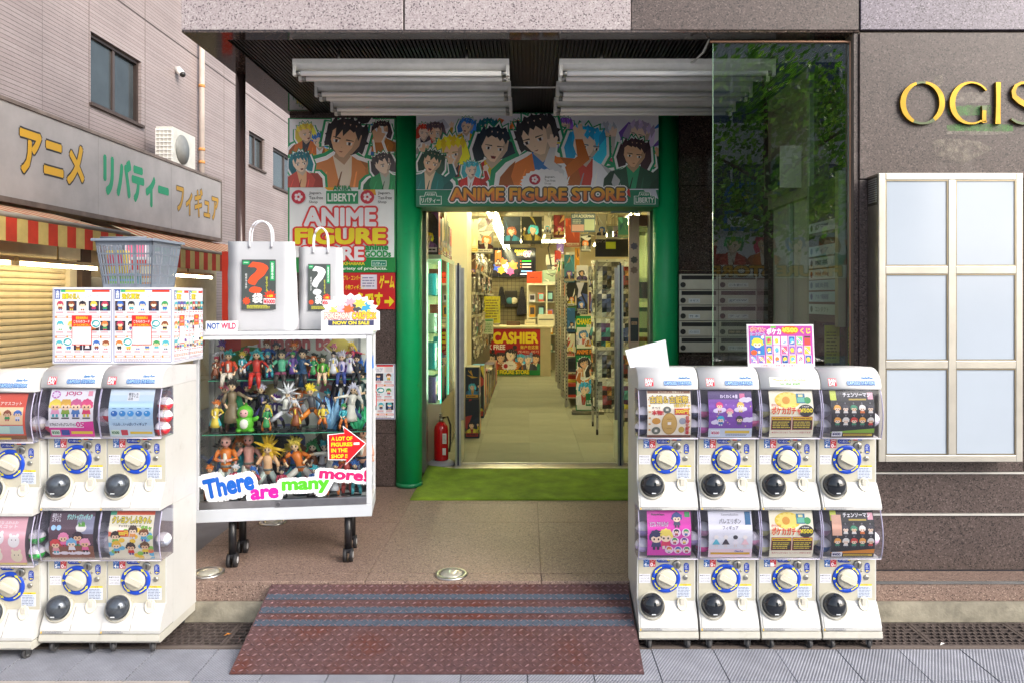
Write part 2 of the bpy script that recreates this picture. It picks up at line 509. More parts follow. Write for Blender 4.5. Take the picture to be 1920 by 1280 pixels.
SKIN = ['#f0cdaa', '#f4d8bc', '#e8bc96', '#f7dfca']
def bust(p, cx, cy, s, hair, cloth, cloth2='#ffffff', skin=0, l=1, seed=0, edge='#ffffff', spiky=True, face=True, edge2=None):
    """plain generic printed character: shoulders, face, simple hair in two tones, sometimes a raised arm"""
    r = random.Random(seed * 7 + 3); sk = SKIN[skin % 4]; sd = hexmul(sk, .84)
    p.nb = getattr(p, 'nb', 0) + 1
    l = l + .045 * (p.nb % 9)
    kind = (seed * 5 + 1) % 5 if spiky else 1 + 2 * (seed % 2)      # 0 tufts, 1 bob, 2 swept, 3 bun, 4 cap
    tilt = r.uniform(-.3, .3); fx = r.uniform(-.08, .08); ct, st = math.cos(tilt), math.sin(tilt)
    def B(pts): return [(cx + x*s, cy + y*s) for x, y in pts]
    def H(pts):
        o = []
        for x, y in pts:
            y -= .45
            o.append((cx + (x*ct - y*st)*s, cy + (.45 + x*st + y*ct)*s))
        return o
    lean = r.uniform(-.06, .06); up = r.choice((-1, 0, 0, 1)); dr = r.uniform(-.07, .07)
    sh = [(-.56, 0), (-.54, .16-dr), (-.42, .3-dr), (-.2, .37), (-.1, .44), (.1, .44), (.2, .37), (.42, .3+dr), (.54, .16+dr), (.56, 0)]
    locks = []
    n = 11
    for k in range(n):
        a = -.55 + (PI + 1.1)*(k + .5)/n + r.uniform(-.08, .08)
        if kind == 0: ln, sw = r.uniform(.32, .44), r.uniform(-.12, .2)
        elif kind == 2: ln, sw = r.uniform(.33, .40), .45
        else: ln, sw = r.uniform(.29, .32), 0
        wd = .38
        locks.append([(.21*math.cos(a-wd), .66+.2*math.sin(a-wd)), (ln*math.cos(a+sw), .66+ln*math.sin(a+sw*.4)), (.21*math.cos(a+wd), .66+.2*math.sin(a+wd)), (0, .66)])
    if kind == 1 or kind == 3:
        for d in (-1, 1): locks.append([(d*.28, .8), (d*(.33 if kind == 1 else .27), .55), (d*.26, .36 if kind == 1 else .5), (d*.14, .42 if kind == 1 else .55), (d*.12, .75)])
    if kind == 3: locks.append([(.1*math.cos(q*.8)+.16, 1.0+.1*math.sin(q*.8)) for q in range(8)])
    arm = None
    if up: arm = [(up*.34, .1), (up*.62, .34), (up*.52, .62), (up*.43, .62), (up*.46, .38), (up*.3, .24)]; hand = [(up*.52, .6), (up*.58, .72), (up*.53, .73), (up*.52, .80), (up*.475, .80), (up*.465, .74), (up*.43, .78), (up*.40, .75), (up*.43, .6)]
    for ee, kx, dz in ((edge2, 1.24, -.02), (edge, 1.13, 0)):
        if not ee: continue
        p.poly(B([(x*(kx-.02), y+.05*(kx-1)/.13 if y > .1 else 0) for x, y in sh]), ee, l + dz)
        for k, q in enumerate(locks): p.poly(H([(x*kx, .66+(y-.66)*kx) for x, y in q]), ee, l + dz + .05 + .02*k)
        if arm: p.poly(B([(x+up*.03, y+.02) for x, y in hand]), ee, l + dz + .33); p.poly(B([(x+up*.03*(1 if i in (1, 2) else -1), y+.02) for i, (x, y) in enumerate(arm)]), ee, l + dz + .35)
    cap = [(.27*math.cos(a), .68+.25*math.sin(a)) for a in [2*PI*k/16 for k in range(16)]]
    p.poly(H(cap), hair, l + .42)
    for k, q in enumerate(locks): p.poly(H(q), hair if k % 3 else hexmul(hair, 1.28), l + .5 + .03*k)
    p.poly(B(sh), cloth, l + .95)
    p.poly(B([(-.56, 0), (-.54, .16-dr), (-.42, .3-dr), (-.34, .32), (-.4, .12), (-.36, 0)]), hexmul(cloth, .72), l + 1.1)
    p.poly(B([(.3, 0), (.36, .2), (.24, .36), (.42, .3+dr), (.54, .16+dr), (.56, 0)]), hexmul(cloth, .8), l + 1.1)
    p.poly(B([(-.13, .43), (.13, .43), (.07+lean, .16), (.04+lean, 0), (-.08+lean, 0)]), cloth2, l + 1.25)
    for k in range(3): p.poly(B([(-.3+.22*k, 0), (-.27+.22*k, .0), (-.2+.2*k, .22), (-.22+.2*k, .2)]), hexmul(cloth, .62 if k % 2 else 1.2), l + 1.32)
    p.poly(B([(-.08, .52), (.08, .52), (.11, .41), (lean*.5, .3), (-.11, .41)]), sd, l + 1.4)
    p.poly(H([(-.2, .74), (-.195, .6), (-.13, .48), (-.03, .405), (.03, .405), (.13, .48), (.195, .6), (.2, .74), (.1, .86), (-.1, .86)]), sk, l + 1.6)
    p.poly(H([(.03, .405), (.13, .48), (.195, .6), (.2, .74), (.13, .7), (.11, .56)]), sd, l + 1.75)
    m = 6
    for k in range(m):
        x0 = -.25 + .5*k/m; x1 = x0 + .5/m*1.35; xm = (x0+x1)/2 + r.uniform(-.04, .06)
        p.poly(H([(x0, .8), (xm, .62 + .1*r.random() + (.0 if abs(xm) > .12 else .05)), (x1, .8), ((x0+x1)/2, .93)]), hair if k % 2 else hexmul(hair, 1.16), l + 1.9 + .03*k)
    if kind == 4: p.poly(H([(-.29, .74), (.36, .70), (.34, .76), (.27, .80), (.2, .95), (0, 1.0), (-.2, .95), (-.28, .8)]), cloth2 if cloth2 != '#ffffff' else '#c8a050', l + 2.12)
    if face:
        for d in (-.09, .09):
            x = d + fx
            p.poly(H([(x-.042, .615), (x+.042, .62), (x+.036, .585), (x-.03, .578)]), '#f2ece8', l + 2.2)
            p.poly(H([(x-.012+fx*.1, .62), (x+.02, .62), (x+.018, .58), (x-.01, .58)]), '#3a2c30', l + 2.3)
            p.poly(H([(x-.055, .632+.012*(d < 0)), (x+.055, .632+.012*(d > 0)), (x+.05, .65), (x-.05, .65)]), hexmul(hair, .6), l + 2.35)
        if seed % 3: p.poly(H([(fx-.03, .475), (fx+.035, .48), (fx+.012, .462)]), '#9a4a40', l + 2.3)
        else: p.poly(H([(fx-.04, .49), (fx+.045, .49), (fx+.03, .45), (fx-.02, .45)]), '#7a2a2a', l + 2.3)
        p.poly(H([(fx-.006, .54), (fx+.012, .53), (fx-.002, .525)]), sd, l + 2.3)
    if arm: p.poly(B(arm), hexmul(cloth, .9), l + 2.4); p.poly(B(hand), sk, l + 2.5)

def chibi(p, cx, cy, s, hair, cloth, leg='#3a3a48', skin=1, l=1, seed=0, face=True):
    sk = SKIN[skin % 4]; r = random.Random(seed)
    q = lambda pts: [(cx + x*s, cy + y*s) for x, y in pts]
    p.poly(q([(-.2, .42), (.2, .42), (.26, .16), (-.26, .16)]), cloth, l)
    p.rect(cx - .17*s, cy, .13*s, .17*s, leg, l + .5); p.rect(cx + .04*s, cy, .13*s, .17*s, leg, l + .5)
    n = 7; ha = []
    for k in range(n*2 + 1):
        a = -0.4 + (PI + 0.8)*k/(n*2); rr = .36 + (.07*r.random() if k % 2 else 0)
        ha.append((rr*math.cos(a), .66 + rr*math.sin(a)))
    p.poly(q(ha), hair, l + 1)
    p.ell(cx, cy + .6*s, .27*s, .22*s, sk, l + 1.5, 12)
    p.poly(q([(-.3, .62), (-.28, .85), (0, .96), (.28, .85), (.3, .62), (.16, .72), (0, .66), (-.16, .72)]), hair, l + 2)
    if face:
        for d in (-.11, .11): p.ell(cx + d*s, cy + .57*s, .045*s, .06*s, '#2a2230', l + 2.5, 8)

# ================================================================ SETTING: ground, pavement, drain, porch
ZP = 0.21            # porch floor level
YF = 4.10            # facade plane
YW = 5.95            # wall at the back of the porch
ZS = 3.17            # soffit level

GR_WALL = granite('granite_brown', [(0, '#1e1615'), (.11, '#423633'), (.35, '#4b3f3c'), (.62, '#534643'), (.92, '#685b57')], 165, 0.45, 0.2, dirt='#817a75')
GR_DARK = granite('granite_brown_polished', [(0, '#1d1716'), (.13, '#3a2f2b'), (.4, '#463a35'), (.7, '#52453e'), (.94, '#6b5d56')], 170, 0.07, 0.12)
GR_LIGHT = granite('granite_pale', [(0, '#564b50'), (.09, '#928689'), (.35, '#9e9495'), (.65, '#a89fa0'), (.93, '#b5adad')], 165, 0.45, 0.08)
GR_MAUVE = granite('granite_mauve', [(0, '#38323a'), (.12, '#645c67'), (.38, '#706874'), (.68, '#7c7480'), (.93, '#958d97')], 165, 0.4, 0.10)
GR_FLOOR = granite('granite_floor', [(0, '#453630'), (.08, '#756158'), (.35, '#826c62'), (.66, '#8e796d'), (.94, '#a69184')], 190, 0.5, 0.16, bump=0.05)
CONC = solid('mossy_concrete', '#9a9484', 0.9, lo=0.55, hi=1.15, scale=9, bump=0.5)
STEEL = solid('stainless_steel', '#b9b6ae', 0.22, 1.0, 0.8, 1.1, 3)
ASPH = solid('asphalt', '#646466', 0.9, lo=0.7, hi=1.2, scale=30, bump=0.4, bscale=200)
GROUNDM = solid('ground_concrete', '#77767a', 0.9, lo=0.8, hi=1.1, scale=3, bump=0.2)

def paving_mat(name, base):
    m, nt, b = _nodes(name)
    tc = N(nt, 'ShaderNodeTexCoord')
    wv = N(nt, 'ShaderNodeTexWave', Scale=24.0, Distortion=0.25)
    wv.bands_direction = 'DIAGONAL' if False else 'X'
    mp = N(nt, 'ShaderNodeMapping'); mp.inputs['Rotation'].default_value = (0, 0, 0.5)
    nt.links.new(tc.outputs['Object'], mp.inputs['Vector']); nt.links.new(mp.outputs[0], wv.inputs['Vector'])
    cr = N(nt, 'ShaderNodeValToRGB')
    cr.color_ramp.elements[0].position = 0.1; cr.color_ramp.elements[0].color = lin(hexmul(base, 0.8))
    cr.color_ramp.elements[1].position = 0.5; cr.color_ramp.elements[1].color = lin(base)
    nt.links.new(wv.outputs[1], cr.inputs[0])
    c, _ = noise_mul(nt, cr.outputs[0], 0.8, 1.12, 7.0, 6.0)
    c, _ = noise_mul(nt, c, 0.86, 1.12, 160.0, 3.0)
    oi = N(nt, 'ShaderNodeObjectInfo')
    mr = N(nt, 'ShaderNodeMapRange'); mr.inputs['To Min'].default_value = 0.93; mr.inputs['To Max'].default_value = 1.06
    nt.links.new(oi.outputs['Random'], mr.inputs['Value'])
    mx = N(nt, 'ShaderNodeVectorMath', operation='SCALE'); nt.links.new(c, mx.inputs[0]); nt.links.new(mr.outputs[0], mx.inputs['Scale'])
    nt.links.new(mx.outputs[0], b.inputs['Base Color'])
    bp = N(nt, 'ShaderNodeBump', Strength=0.6, Distance=0.003); nt.links.new(wv.outputs[1], bp.inputs['Height']); nt.links.new(bp.outputs[0], b.inputs['Normal'])
    b.inputs['Roughness'].default_value = 0.85
    return m
PAVE = paving_mat('grooved_paving', '#9a9da8')
PAVE2 = solid('plain_paving', '#aba49f', 0.85, lo=0.85, hi=1.08, scale=14, bump=0.3, bscale=150)

g = MB(); g.poly(((-160, -160, -0.03), (160, -160, -0.03), (160, 160, -0.03), (-160, 160, -0.03)), '#777777')
g.build('ground', GROUNDM, loc=(0, 0, 0), kind='structure')
g = MB(); g.box(-60, 60, -7.2, 0.35, -0.12, -0.012, '#555555')
g.build('road', ASPH, loc=(0, 0, 0), kind='structure')
g = MB()
for k in range(9): g.box(-18 + 4.2*k, -16 + 4.2*k, -3.5, -3.38, -0.0118, -0.008, '#d8d8d4')
g.build('road_marking', MATTE, loc=(0, 0, 0), kind='structure')
# pavement: bed, kerb and single slabs
pav = thing('pavement', None, None, kind='structure')
g = MB(); g.box(-40, 40, 0.5, 1.8, -0.025, 0.0, '#888888'); g.box(-40, -3.4, 1.8, 3.64, -0.025, 0.0); g.box(3.4, 40, 1.8, 3.64, -0.025, 0.0)
g.box(-3.4, 3.4, 1.8, 3.64, -0.028, -0.012)
g.build('paving_bed', PAVE, pav)
g = MB(); g.box(-40, 40, 0.35, 0.5, -0.1, 0.012, '#a5a39c'); g.build('kerb', CONC, pav)
sl = MB(); sl.box(0.0025, 0.2975, 0.0025, 0.2975, -0.011, 0.0, '#aaaaaa'); slab_me = sl.mesh('paving_slab', PAVE); slab_me2 = sl.mesh('paving_slab', PAVE2)
for i in range(22):
    for j in range(6):
        x = -3.3 + 0.3*i; y = 1.83 + 0.3*j
        plain = (x < -1.75 and y < 3.2)
        link_mesh('paving_slab', slab_me2 if plain else slab_me, pav, (x, y, RND.uniform(-0.0012, 0.0012)))
# drain channel with cast grates
dr = thing('drain_channel', None, None, kind='structure')
g = MB(); g.box(-40, 40, 3.64, 3.95, -0.026, -0.02, '#262322'); g.build('channel_bed', MATTE, dr)
g = MB(); g.box(-40, 40, 3.641, 3.662, -0.02, 0.002, '#6d625c'); g.build('channel_rim', MATTE, dr)
gt = MB()
L_, D_ = 0.496, 0.262
gt.box(0, L_, 0, .014, -.018, 0); gt.box(0, L_, D_-.014, D_, -.018, 0); gt.box(0, .014, .014, D_-.014, -.018, 0); gt.box(L_-.014, L_, .014, D_-.014, -.018, 0)
for k in range(1, 7): gt.box(.014, L_-.014, D_*k/7-.004, D_*k/7+.004, -.018, -.0005)
for k in range(1, 13):
    for q in range(7):
        x = .014 + (L_-.028)*(k + (0.5 if q % 2 else 0))/13.5
        gt.box(x-.004, x+.004, D_*q/7+.004, D_*(q+1)/7-.004, -.017, -.0008)
for f in range(len(gt.c)): gt.c[f] = '#5d5350'
gr_me = gt.mesh('grate', attr_mat('cast_iron', 0.55, 0.3, 0.6, 1.35, 14, 0.3))
for k in range(14): link_mesh('grate', gr_me, dr, (-3.5 + 0.5*k, 3.665, RND.uniform(-.001, .001)))
g = MB(); g.box(-7, -1.96, 3.952, 26, -0.026, -0.006, '#808080'); g.build('alley_paving', GROUNDM, loc=(0, 0, 0), kind='structure')

# porch platform in granite
po = thing('porch_floor', None, None, kind='structure')
g = MB(); g.box(-1.95, 6.0, 3.97, YF+0.02, 0, ZP-0.03, '#7a6658'); g.box(-1.95, 1.9, YF+0.02, 6.5, 0, ZP-0.03, '#7a6658'); g.build('porch_bed', MATTE, po)
xs = [-1.95, -1.793, -.86, .073, 1.006, 1.83]
ys = [4.058, 4.516, 4.99, 5.46, 5.94]
for j in range(4):
    for i in range(5):
        t = MB(); t.box(xs[i]+.0012, xs[i+1]-.0012, ys[j]+.0012, ys[j+1]-.0012, ZP-.028, ZP + RND.uniform(-.0006, .0006), '#a08070')
        t.build('floor_tile', GR_FLOOR, po)
for i in range(5):
    t = MB(); t.box(xs[i]+.0012, xs[i+1]-.0012, 3.945, 4.0568, .105, ZP, '#a08070'); t.build('edge_stone', GR_FLOOR, po, bevel=0.004)
for k in range(3):
    t = MB(); t.box(1.8315+1.35*k, 1.83+1.35*(k+1)-.0015, 3.945, 4.098, .105, ZP, '#a08070'); t.build('edge_stone', GR_FLOOR, po, bevel=0.004)
t = MB(); t.box(-1.96, 6, 3.93, 3.969, 0.0, .104, '#999080'); t.build('foundation_strip', CONC, po)
t = MB(); t.box(1.84, 6, 3.941, 3.9447, .196, .212, '#bbbbbb'); t.build('edge_trim', STEEL, po)

# checker plate ramp
RX0, RX1 = -1.35, 0.529
YA, ZA, YB, ZB = 3.38, 0.006, 3.938, 0.197
ramp = thing('steel_ramp', 'worn reddish brown checker plate steel ramp leading up to the porch', 'ramp', ((RX0+RX1)/2, 3.38, 0))
sl_ = math.atan2(ZB-ZA, YB-YA); LEN = math.hypot(ZB-ZA, YB-YA)
RM = Matrix.Translation((RX0, YA, ZA)) @ Matrix.Rotation(sl_, 4, 'X')
def ramp_mat():
    m, nt, b = _nodes('worn_red_steel')
    tc = N(nt, 'ShaderNodeTexCoord')
    n1 = N(nt, 'ShaderNodeTexNoise', Scale=2.6, Detail=6.0, Roughness=0.65); nt.links.new(tc.outputs['Object'], n1.inputs['Vector'])
    cr = N(nt, 'ShaderNodeValToRGB'); e = cr.color_ramp.elements
    e[0].position = .3; e[0].color = lin('#675053'); e[1].position = .54; e[1].color = lin('#674b4a')
    k = e.new(.63); k.color = lin('#69433d'); k = e.new(.72); k.color = lin('#76382c')
    nt.links.new(n1.outputs[0], cr.inputs[0])
    c, _ = noise_mul(nt, cr.outputs[0], .72, 1.2, 45, 4)
    nt.links.new(c, b.inputs['Base Color']); b.inputs['Roughness'].default_value = .42; b.inputs['Metallic'].default_value = .35
    return m
RAMPM = ramp_mat()
g = MB(); g.M = RM; g.box(0, RX1-RX0, 0, LEN, -.006, 0, '#7a5252'); g.build('ramp_plate', RAMPM, ramp, world=True)
g = MB(); g.M = RM
W_ = RX1-RX0
nx, ny = 62, 19
for i in range(nx):
    for j in range(ny):
        cx = (i+.5)*W_/nx; cy = (j+.5)*LEN/ny
        a = .62 if (i + j) % 2 else -.62 + PI
        d = Vector((math.cos(a), math.sin(a), 0)); e = Vector((-d.y, d.x, 0))
        c0 = Vector((cx, cy, 0))
        a_, b_ = .0135, .0038
        base = [c0 - d*a_, c0 - e*b_, c0 + d*a_, c0 + e*b_]
        top = [c0 - d*a_*.7 + Vector((0, 0, .0034)), c0 - e*b_*.5 + Vector((0, 0, .0038)), c0 + d*a_*.7 + Vector((0, 0, .0034)), c0 + e*b_*.5 + Vector((0, 0, .0038))]
        ib = [g.vert(p) for p in base]; it = [g.vert(p) for p in top]
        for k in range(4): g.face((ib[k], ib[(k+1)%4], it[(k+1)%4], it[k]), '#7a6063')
        g.face(it, '#937579')  # lozenges painted paler than the plate to carry their glint
o = g.build('tread_pattern', attr_mat('worn_glint_tread', .3, .55, .85, 1.5, 40), ramp, world=True); o['kind'] = 'stuff'
for (y0, y1) in ((1161, 1173), (1137, 1149), (1113, 1123.5)):
    # row on the slope whose image height is y
    def onslope(y):
        t0, t1 = 0.0, 1.0
        for _ in range(40):
            tm = (t0+t1)/2; Y = YA+(YB-YA)*tm; Z = ZA+(ZB-ZA)*tm
            if CY + (CH-Z)/Y*F > y: t0 = tm
            else: t1 = tm
        return t0*LEN
    a, b = onslope(y1), onslope(y0)
    g = MB(); g.M = RM; g.box(.006, W_-.006, a, b, .0001, .0024, '#434c5a'); g.build('grip_strip', attr_mat('grit_tape', .85, 0, .75, 1.25, 60, .5, bscale=400), ramp, world=True)

for (x, y, c, nm) in ((-1.53, 3.76, '#c07828', 'small dry orange leaf lying on the drain grate'), (-1.41, 3.80, '#e0dcd8', 'tiny white paper scrap by the ramp edge on the grate'), (2.02, 3.655, '#e4e2de', 'tiny white paper scrap on the drain edge by the wall')):
    g = MB(); g.poly([(x, y, .006), (x+.018, y+.006, .010), (x+.034, y+.018, .007), (x+.014, y+.016, .014)], c); g.build('litter_scrap', MATTE, label=nm, cat='litter')
# in-floor lights, entrance mat
def floor_light(x, Y, label):
    t = thing('floor_light', label, 'floor light', (x, Y, ZP), group='round lights let into the porch floor')
    g = MB(); g.lathe([(.088, 0), (.09, .004), (.084, .009), (.07, .010), (.066, .006), (.064, .002)], n=28, c='#c9c8c4'); g.build('steel_ring', METAL, t)
    g = MB(); g.lathe([(.064, .0015), (.058, .011), (.04, .017), (.018, .0195), (.004, .02)], n=24, c='#b9b7a8'); g.build('glass_lens', attr_mat('lens_glass', .08, .35, .8, 1.1, 30), t)
floor_light(-.412, 4.04, 'round steel in-floor light in the porch edge behind the ramp')
floor_light(-1.74, 4.06, 'round steel in-floor light beside the white showcase front caster')
floor_light(-1.70, 4.99, 'round steel in-floor light under the white showcase near the wall')

def turf_mat():
    m, nt, b = _nodes('green_turf_mat')
    rgb = N(nt, 'ShaderNodeRGB'); rgb.outputs[0].default_value = lin('#7f9e24')
    c, _ = noise_mul(nt, rgb.outputs[0], .6, 1.2, 5, 7)
    c, _ = noise_mul(nt, c, .6, 1.3, 350, 2)
    nt.links.new(c, b.inputs['Base Color']); b.inputs['Roughness'].default_value = .95
    tc = N(nt, 'ShaderNodeTexCoord'); n2 = N(nt, 'ShaderNodeTexNoise', Scale=320.0); nt.links.new(tc.outputs['Object'], n2.inputs['Vector'])
    bp = N(nt, 'ShaderNodeBump', Strength=.8, Distance=.006); nt.links.new(n2.outputs[0], bp.inputs['Height']); nt.links.new(bp.outputs[0], b.inputs['Normal'])
    return m
TURF = turf_mat()
g = MB()
nx_, ny_ = 24, 14
grid = {}
for i in range(nx_+1):
    for j in range(ny_+1):
        x = -.87 + 1.93*i/nx_; y = 5.53 + 1.0*j/ny_
        z = ZP + .010 + .0035*math.sin(i*1.1+j*.4)*math.sin(j*.9)
        if i < 3 and j > 9: z += .03*(3-i)/3*(j-9)/5
        grid[i, j] = g.vert((x, y, z))
for i in range(nx_):
    for j in range(ny_): g.face((grid[i,j], grid[i+1,j], grid[i+1,j+1], grid[i,j+1]), '#6f8c1e', True)
edge = [grid[i, 0] for i in range(nx_+1)]
low = [g.vert((-.87 + 1.93*i/nx_, 5.529, ZP+.0005)) for i in range(nx_+1)]
for i in range(nx_): g.face((low[i], low[i+1], edge[i+1], edge[i]), '#3f5a18')
l2 = [g.vert((-.871, 5.53 + 1.0*j/ny_, ZP+.0005)) for j in range(ny_+1)]
for j in range(ny_): g.face((l2[j], grid[0,j], grid[0,j+1], l2[j+1]), '#3f5a18')
g.build('entrance_mat', TURF, label='bright green artificial turf mat lying before the shop doorway', cat='mat')

# ================================================================ OFFICE BUILDING (granite facade)
ob = thing('office_building', 'brown granite office building with overhanging porch and brass lettering', 'building', (0, YF, 0))
def gpanel(x0, x1, y0, y1, z0, z1, mat, name='granite_panel', bev=.003):
    g = MB(); g.box(x0, x1, y0, y1, z0, z1, '#888888'); return g.build(name, mat, ob, bevel=bev, world=True)
XL = PX(340, YF); XP = PX(1612, YF)
# beam over the porch
b1, b2 = PX(757, YF), PX(1183, YF)
gpanel(XL, b1-.005, YF, YF+.12, ZS+.004, 4.2, GR_LIGHT, 'beam_panel')
gpanel(b1+.005, b2-.0015, YF, YF+.12, ZS+.004, 4.2, GR_LIGHT, 'beam_panel')
gpanel(b2+.0015, XP-.006, YF, YF+.12, ZS+.004, 4.2, GR_WALL, 'beam_panel')
gpanel(XP+.006, 6.0, YF, YF+.12, PZ(56, YF), 4.2, GR_MAUVE, 'beam_panel')
gpanel(XL-.0, 6.0, YF+.02, 9.0, 4.21, 5.4, GR_WALL, 'upper_wall')
# joint filler behind the panels, beam soffit border
gpanel(XL+.01, 6.0, YF+.02, YF+.118, ZS+.012, 4.19, solid('joint_mastic', '#6f675c', .8), 'joint_backing', 0)
gpanel(XL, XP, YF+.004, YF+.122, ZS-.008, ZS+.003, GR_DARK, 'soffit_border', 0)
gpanel(XL, -1.70, YF+.1222, YW+.3, ZS-.008, ZS+.003, GR_DARK, 'soffit_border', 0)
gpanel(XL, XL+.1, YF+.1205, 9.0, ZS+.0035, 4.205, GR_LIGHT, 'beam_panel', 0)
gpanel(XL+.11, XP+.3, YF+.13, 9.0, ZS+.05, 4.2, GR_DARK, 'soffit_backing', 0)
g = MB()
x = -1.695
while x < 1.80:
    g.box(x, x+.013, YF+.1225, YW, ZS+.004, ZS+.022, '#2a2422'); x += .0235
g.box(-1.7, 1.83, YF+.1225, YW, ZS+.0225, ZS+.03, '#141110')
o = g.build('soffit_slat', attr_mat('dark_slat', .4, .3, .8, 1.2, 10), ob, world=True); o['kind'] = 'stuff'
# pillar with the brass letters
gpanel(XP, 6.0, YF, YF+.12, PZ(337, YF)+.003, PZ(62, YF), GR_WALL)
gpanel(XP, XP+.9, YF, YF+.12, .752, PZ(337, YF)-.003, GR_WALL); gpanel(XP+.903, 6, YF, YF+.12, .752, PZ(337, YF)-.003, GR_WALL)
gpanel(XP-.03, 6, YF+.02, YF+.118, .3, 3.17, MATS['joint_mastic'], 'joint_backing', 0)
for (za, zb) in ((.523, .740), (.2105, .512)):
    gpanel(XP, XP+1.05, YF+.008, YF+.12, za, zb, GR_WALL); gpanel(XP+1.053, 6, YF+.008, YF+.12, za, zb, GR_WALL)
for z in (.741, .513):
    g = MB(); g.box(XP-.002, 6, YF-.004, YF+.1, z, z+.0095, '#d4d2cc'); g.build('steel_strip', attr_mat('strip_steel', .35, .35, .85, 1.1, 6), ob, world=True)
# return of the pillar into the porch: side wall of the lobby entrance
gpanel(XP, XP+.12, YF+.1205, 4.75, ZP+.001, ZS+.05, GR_DARK, 'side_panel', 0)
gpanel(XP-.027, XP-.003, YF+.012, YF+.11, ZP+.001, ZS-.01, GR_WALL, 'pillar_return', 0)
# back wall of the porch, left of the doorway and right of it
zs_ = [ZP+.001, .63, 1.18, 1.72, 2.28, 2.82, ZS+.02]
for a, b in zip(zs_, zs_[1:]):
    gpanel(-1.895, -1.475, YW, YW+.1, a+.0015, b-.0015, GR_WALL, bev=.002); gpanel(-1.472, -1.05, YW, YW+.1, a+.0015, b-.0015, GR_WALL, bev=.002)
for a, b in zip([ZP+.001, 1.25, 1.92, 2.6], [1.25, 1.92, 2.6, ZS+.02]):
    gpanel(1.17, 1.60, YW, YW+.1, a+.0015, b-.0015, GR_DARK, bev=.002); gpanel(1.603, 2.3, YW, YW+.1, a+.0015, b-.0015, GR_DARK, bev=.002)
gpanel(-1.9, -1.80, YW+.101, 9.0, 0, 4.2, GR_WALL, 'side_panel', 0)
gpanel(-1.88, -1.04, YW+.05, YW+.2, 0.0, ZS+.05, MATS['joint_mastic'], 'joint_backing', 0)
# grey painted lobby wall with a recessed window, beyond the granite return
LOB = solid('lobby_plaster', '#8d8a7c', .6, lo=.93, hi=1.05)
gpanel(XP-.02, XP+.12, 4.80, 5.60, 2.36, ZS+.02, LOB, 'lobby_wall', 0)
gpanel(XP-.03, XP+.12, 4.755, 4.797, ZP+.001, ZS+.02, solid('door_edge', '#9fae98', .25), 'door_post', .004)
gpanel(XP-.02, XP+.12, 5.601, YW, ZP+.001, ZS+.02, GR_DARK, 'side_panel', 0)
gpanel(XP+.02, XP+.10, 4.80, 5.598, ZP+.001, 2.358, solid('lobby_glass', '#b3bba4', .12), 'lobby_door', 0)  # pale green tone stands in for lobby light behind the frosted door
gpanel(XP-.012, XP+.018, 5.17, 5.215, ZP+.001, 2.357, solid('door_edge', '#9fae98', .25), 'door_post', .004)
g = MB(); g.box(XP-.10, XP-.0205, 4.93, 5.44, 2.43, 2.70, '#6d6a5e'); g.box(XP-.104, XP-.1002, 4.97, 5.40, 2.46, 2.67, '#15201a'); g.box(XP-.16, XP-.0205, 4.915, 4.929, 2.43, 2.705, '#d9d9c4')
g.build('duct_box', PAINTED, ob, world=True)
# brass letters O G I S
BRASS = attr_mat('brass', .3, .6, .75, 1.15, 9, .05, bscale=20)
def lz(y): return PZ(y, YF)
def letter_px(u, v):           # pixels of a 7.385x enlargement of the lettering
    return (PX(1660 + u/7.385, YF), PZ(130 + v/7.385, YF))
def ribbon(name, cen, wid, cols=None):
    g = MB(); n = len(cen)
    cen = [Vector(letter_px(*c)) for c in cen]; k = 1/7.385/F*YF
    Lp, Rp = [], []
    for i in range(n):
        d = (cen[min(i+1, n-1)] - cen[max(i-1, 0)]).normalized(); nn = Vector((-d.y, d.x))
        Lp.append(cen[i] + nn*wid[i]*k*.43); Rp.append(cen[i] - nn*wid[i]*k*.43)
    for i in range(n-1):
        c = cols[i] if cols else '#a9852a'
        q = [Lp[i], Rp[i], Rp[i+1], Lp[i+1]]
        A = [g.vert((p.x, YF-.019, p.y)) for p in q]; B = [g.vert((p.x, YF-.001, p.y)) for p in q]
        g.face(A, c)
        for a, b in ((0, 3), (2, 1)): g.face((A[a], A[b], B[b], B[a]), '#8c6f1c')
        if i == 0: g.face((A[0], A[1], B[1], B[0]), '#8c6f1c')
        if i == n-2: g.face((A[2], A[3], B[3], B[2]), '#8c6f1c')
    return g.build(name, BRASS, ob, world=True)
TA = '#56604a'
cen, wid, cc = [], [], []
for k in range(41):
    a = PI/2 + 2*PI*k/40
    cen.append((492 + 270*math.cos(a), 480 - 283*math.sin(a))); wid.append(30 + 58*abs(math.cos(a))**1.3)
    cc.append(TA if (16 < k < 24 or k in (0, 1, 39)) else '#a9852a')
ribbon('letter', cen, wid, cc)
cen, wid, cc = [], [], []
for k in range(33):
    a = math.radians(38) + math.radians(262)*k/32
    cen.append((1165 + 262*math.cos(a), 482 - 283*math.sin(a))); wid.append(26 + 62*max(0, -math.cos(a))**1.2); cc.append('#a9852a')
cen += [(1330, 745), (1376, 735)]; wid += [28, 30]; cc += ['#a9852a']*2
ribbon('letter', cen, wid, cc)
ribbon('letter', [(1342, 742), (1340, 640), (1342, 585), (1344, 520)], [66, 64, 66, 76], ['#a9852a', '#a9852a', TA])
ribbon('letter', [(1537, 195), (1536, 330), (1536, 480), (1533, 640), (1531, 772)], [80, 72, 70, 74, 84], ['#a9852a']*4)
cen, wid = [], []
